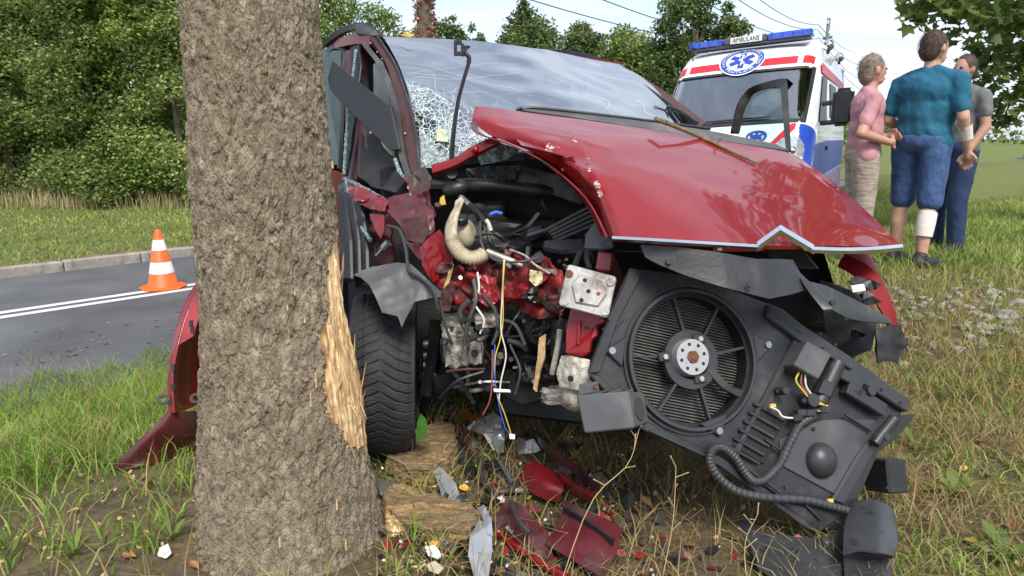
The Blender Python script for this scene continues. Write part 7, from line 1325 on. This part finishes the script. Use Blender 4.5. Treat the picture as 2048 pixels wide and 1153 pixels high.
    MB().tube([hc + lk * .094 * k - lr * .025 * k - up * .068 * k, hc + lk * .1 * k - up * .066 * k, hc + lk * .094 * k + lr * .025 * k - up * .068 * k], .006 * k, 6).build('mouth', mat('lip', (.35, .12, .1), .5), root, True)
    return root, W, rt_, hd, k
M_TEAL = mat('teal_cotton', (.010, .11, .185), .85, 0, .2, 14, bump=.25, bscale=30); M_DENIM = mat('denim', (.055, .11, .26), .9, 0, .25, 25, bump=.3, bscale=40, col2=(.03, .055, .13), thr=(.5, .7), sc2=5); M_NAVY = mat('navy_cloth', (.018, .035, .095), .9, 0, .25, 12, bump=.3, bscale=30); M_PINK = mat('pink_cotton', (.46, .22, .25), .85, 0, .15, 14, bump=.25, bscale=30)
M_BEIGE = mat('beige_cloth', (.42, .35, .29), .9, 0, .15, 12, bump=.3, bscale=25, col2=(.30, .25, .21), thr=(.49, .51), sc2=16, stretch=(.6, .6, 5)); M_GREYT = mat('grey_cotton', (.14, .14, .14), .9, 0, .15, 14, bump=.25, bscale=30); M_SHOE = mat('black_shoe', (.02, .02, .022), .6, 0, .3, 30, bump=.3)
M_HAIRB = mat('brown_hair', (.06, .035, .022), .6, 0, .4, 60, bump=.6, bscale=90); M_HAIRG = mat('ash_hair', (.22, .17, .13), .6, 0, .3, 60, bump=.6, bscale=90)
def at2(x, y): q = G(x, y, 0, .2); return Vector((q.x, q.y, float(gz(q.x, q.y))))
def at(px, d): q = P(px, 300, d); return Vector((q.x, q.y, float(gz(q.x, q.y))))
r1, W1, rt1, hd1, k1 = person(at2(1814, 531), math.radians(32), 1.80, 'person in teal shirt and denim shorts with a bandaged calf', [((-.27, -.03, 1.12), (-.2, .2, 1.02), (.3, 1, -.2)), ((.28, -.02, 1.13), (.27, .12, .90), (.0, .4, -1))],
    [((-.12, .05, .49), (-.12, .02, .08), -.2), ((.11, .0, .49), (.13, -.06, .08), .35)], M_SKIN, M_TEAL, M_DENIM, M_SHOE, M_HAIRB, shorts=True, wide=1.18, look=-.3, sleeve=.75)
# bandages on calf and forearm
bz = MB(); c = W1(.122, -.035, .36); bz.tube([W1(.118, -.02, .43), W1(.124, -.045, .35), W1(.128, -.06, .25)], [.066 * k1, .068 * k1, .060 * k1], 20, cap=False)
me_b = bz.build('bandage', mat('gauze', (.72, .68, .60), .9, 0, .08, 30, bump=.4, bscale=80), r1, True)
MB().tube([W1(.278, .02, 1.08), W1(.274, .08, .98)], [.046 * k1, .042 * k1], 16, cap=False).build('bandage', MATS['gauze'], r1, True)
person(at(1726, 5.5), math.radians(-12), 1.66, 'person in pink top and beige trousers standing beside the teal shirt', [((-.24, .0, 1.12), (-.08, .2, 1.10), (.8, .5, .1)), ((.30, -.10, 1.13), (.14, .16, 1.06), (-.8, .5, .1))], [((-.09, .02, .49), (-.09, 0, .08), -.2), ((.09, .03, .49), (.1, 0, .08), .2)], mat('skin_warm', (.50, .27, .19), .55), M_PINK, M_BEIGE, M_SHOE, M_HAIRG, wide=1.05, hair_len=.02, look=.2, sleeve=.7)
person(at2(1884, 502), math.radians(200), 1.74, 'person in grey shirt and navy trousers behind the teal shirt', [((-.27, .02, 1.13), (-.24, .16, .92), (0, .4, -1)), ((.26, .02, 1.13), (.22, .2, 1.02), (-.3, 1, 0))], [((-.11, .03, .49), (-.12, .0, .08), -.3), ((.11, .02, .49), (.12, -.04, .08), .3)], mat('skin_tan', (.42, .22, .15), .55), M_GREYT, M_NAVY, M_SHOE, M_HAIRB, wide=1.1)
# ambulance crew member at the wheel
crew_root, *_ = person(AO + AA * 1.35 + AE * -.33 + Vector((0, 0, .42)), math.atan2(-AA.y, -AA.x), 1.55, 'person in an orange uniform sitting in the ambulance cab', [((-.25, .1, 1.05), (-.12, .34, 1.08), (.3, 1, .2)), ((.25, .1, 1.05), (.12, .34, 1.08), (-.3, 1, .2))], [((-.12, .38, .9), (-.12, .42, .55), 0), ((.12, .38, .9), (.12, .42, .55), 0)], mat('skin_crew', (.5, .3, .22), .55), mat('orange_uniform', (.75, .14, .02), .8), mat('orange_trousers', (.6, .11, .02), .8), M_SHOE, M_HAIRB, sleeve=1.0)
del crew_root['group']

# ================================================================== car approaching far down the road
fx_, fy_ = rxy(LINE + 1.2, 77.5); fa = Vector((RR[0], RR[1], 0)); fb = Vector((RR[1], -RR[0], 0)); fo = Vector((fx_, fy_, ROADZ))
fcar = thing('distant_car', fo, 'small pale blue car far down the road', 'car')
def FC(a, b, c): return fo + fa * a + fb * b + Vector((0, 0, c))
def floft(name, secs, m):
    n = len(secs[0]); vs = [FC(*q) for s in secs for q in s]; fs = [(i * n + k, i * n + (k + 1) % n, (i + 1) * n + (k + 1) % n, (i + 1) * n + k) for i in range(len(secs) - 1) for k in range(n)] + [tuple(range(n)), tuple(range((len(secs) - 1) * n, len(secs) * n))[::-1]]
    return MB().add(vs, fs).build(name, m, fcar, True, .03, 2)
M_SBLU = mat('pale_blue_paint', (.28, .38, .46), .35, .3, .05, coat=.8)
floft('body', [[(a, -w_, .25), (a, w_, .25), (a, w_, h * .75), (a, w_ * .9, h), (a, -w_ * .9, h), (a, -w_, h * .75)] for a, w_, h in ((0, .72, .62), (.3, .84, .78), (1.1, .88, .95), (3.4, .88, .97), (4.0, .82, .92), (4.15, .74, .7))], M_SBLU)
floft('cabin', [[(a, -w_, z0), (a, w_, z0), (a2, w2, z1), (a2, -w2, z1)] for a, w_, z0, a2, w2, z1 in ((1.0, .78, .92, 1.6, .62, 1.42), (3.7, .78, .94, 3.3, .62, 1.44))], M_BLK)
floft('roof', [[(1.6, -.6, 1.42), (1.6, .6, 1.42), (1.6, .55, 1.47), (1.6, -.55, 1.47)], [(3.3, -.6, 1.44), (3.3, .6, 1.44), (3.3, .55, 1.48), (3.3, -.55, 1.48)]], M_SBLU)
for b in (-.58, .58): MB().ball(FC(.03, b, .62), .09, 10, 8).build('headlight', M_WHT, fcar, True)
for a in (.75, 3.4):
    for b in (-.8, .8): MB().tube([FC(a, b - .09, .31), FC(a, b + .09, .31)], .31, 20).build('wheel', M_RUB, fcar, True)
MB().box(FC(-.01, 0, .42), fb * .5, fa * .02, Vector((0, 0, .08))).build('grille', M_BLK, fcar)
# crumbs of glass, plastic and wood scattered below the impact
def crumbs(name, n, cx, cy, sx, sy, size, m, label):
    x = rng.normal(cx, sx, n); y = rng.normal(cy, sy, n); z = gz(x, y) + rng.uniform(.005, .03, n); o = link(name, leaf_mesh(name, np.stack([x, y, z], -1), size, [(0, 0), (.4, .2), (.3, .8), (-.2, 1), (-.35, .4)] if 'wood' not in name else [(0, 0), (.12, .1), (.1, .9), (-.08, 1), (-.1, .2)], .8, .3), m); return tag(o, label, 'fragments', kind='stuff')
crumbs('plastic_fragments', 260, .08, 2.02, .28, .26, .034, M_BLK, 'small black plastic fragments scattered under the engine bay')
crumbs('red_fragments', 110, .15, 1.95, .28, .22, .032, M_REDD, 'small red paint and plastic fragments under the engine bay')
crumbs('glass_fragments', 220, .0, 2.1, .3, .3, .010, mat('glass_crumb', (.6, .66, .66), .15, 0, .2, 30, spec=.9), 'pale crumbs of broken glass and lamp lens on the soil')
crumbs('wood_fragments', 260, -.25, 2.05, .22, .25, .03, M_SPL, 'splinters of pale wood scattered round the tree foot')
crumbs('leaf_litter', 700, .9, 2.4, 1.5, .9, .015, LCOL[2], 'dry leaf litter strewn over the verge')
crumbs('soil_litter', 260, -1.3, 2.0, .5, .5, .015, LCOL[2], 'dry leaf litter on the bare soil beside the tree')

bpy.data.scenes.remove(TMP)
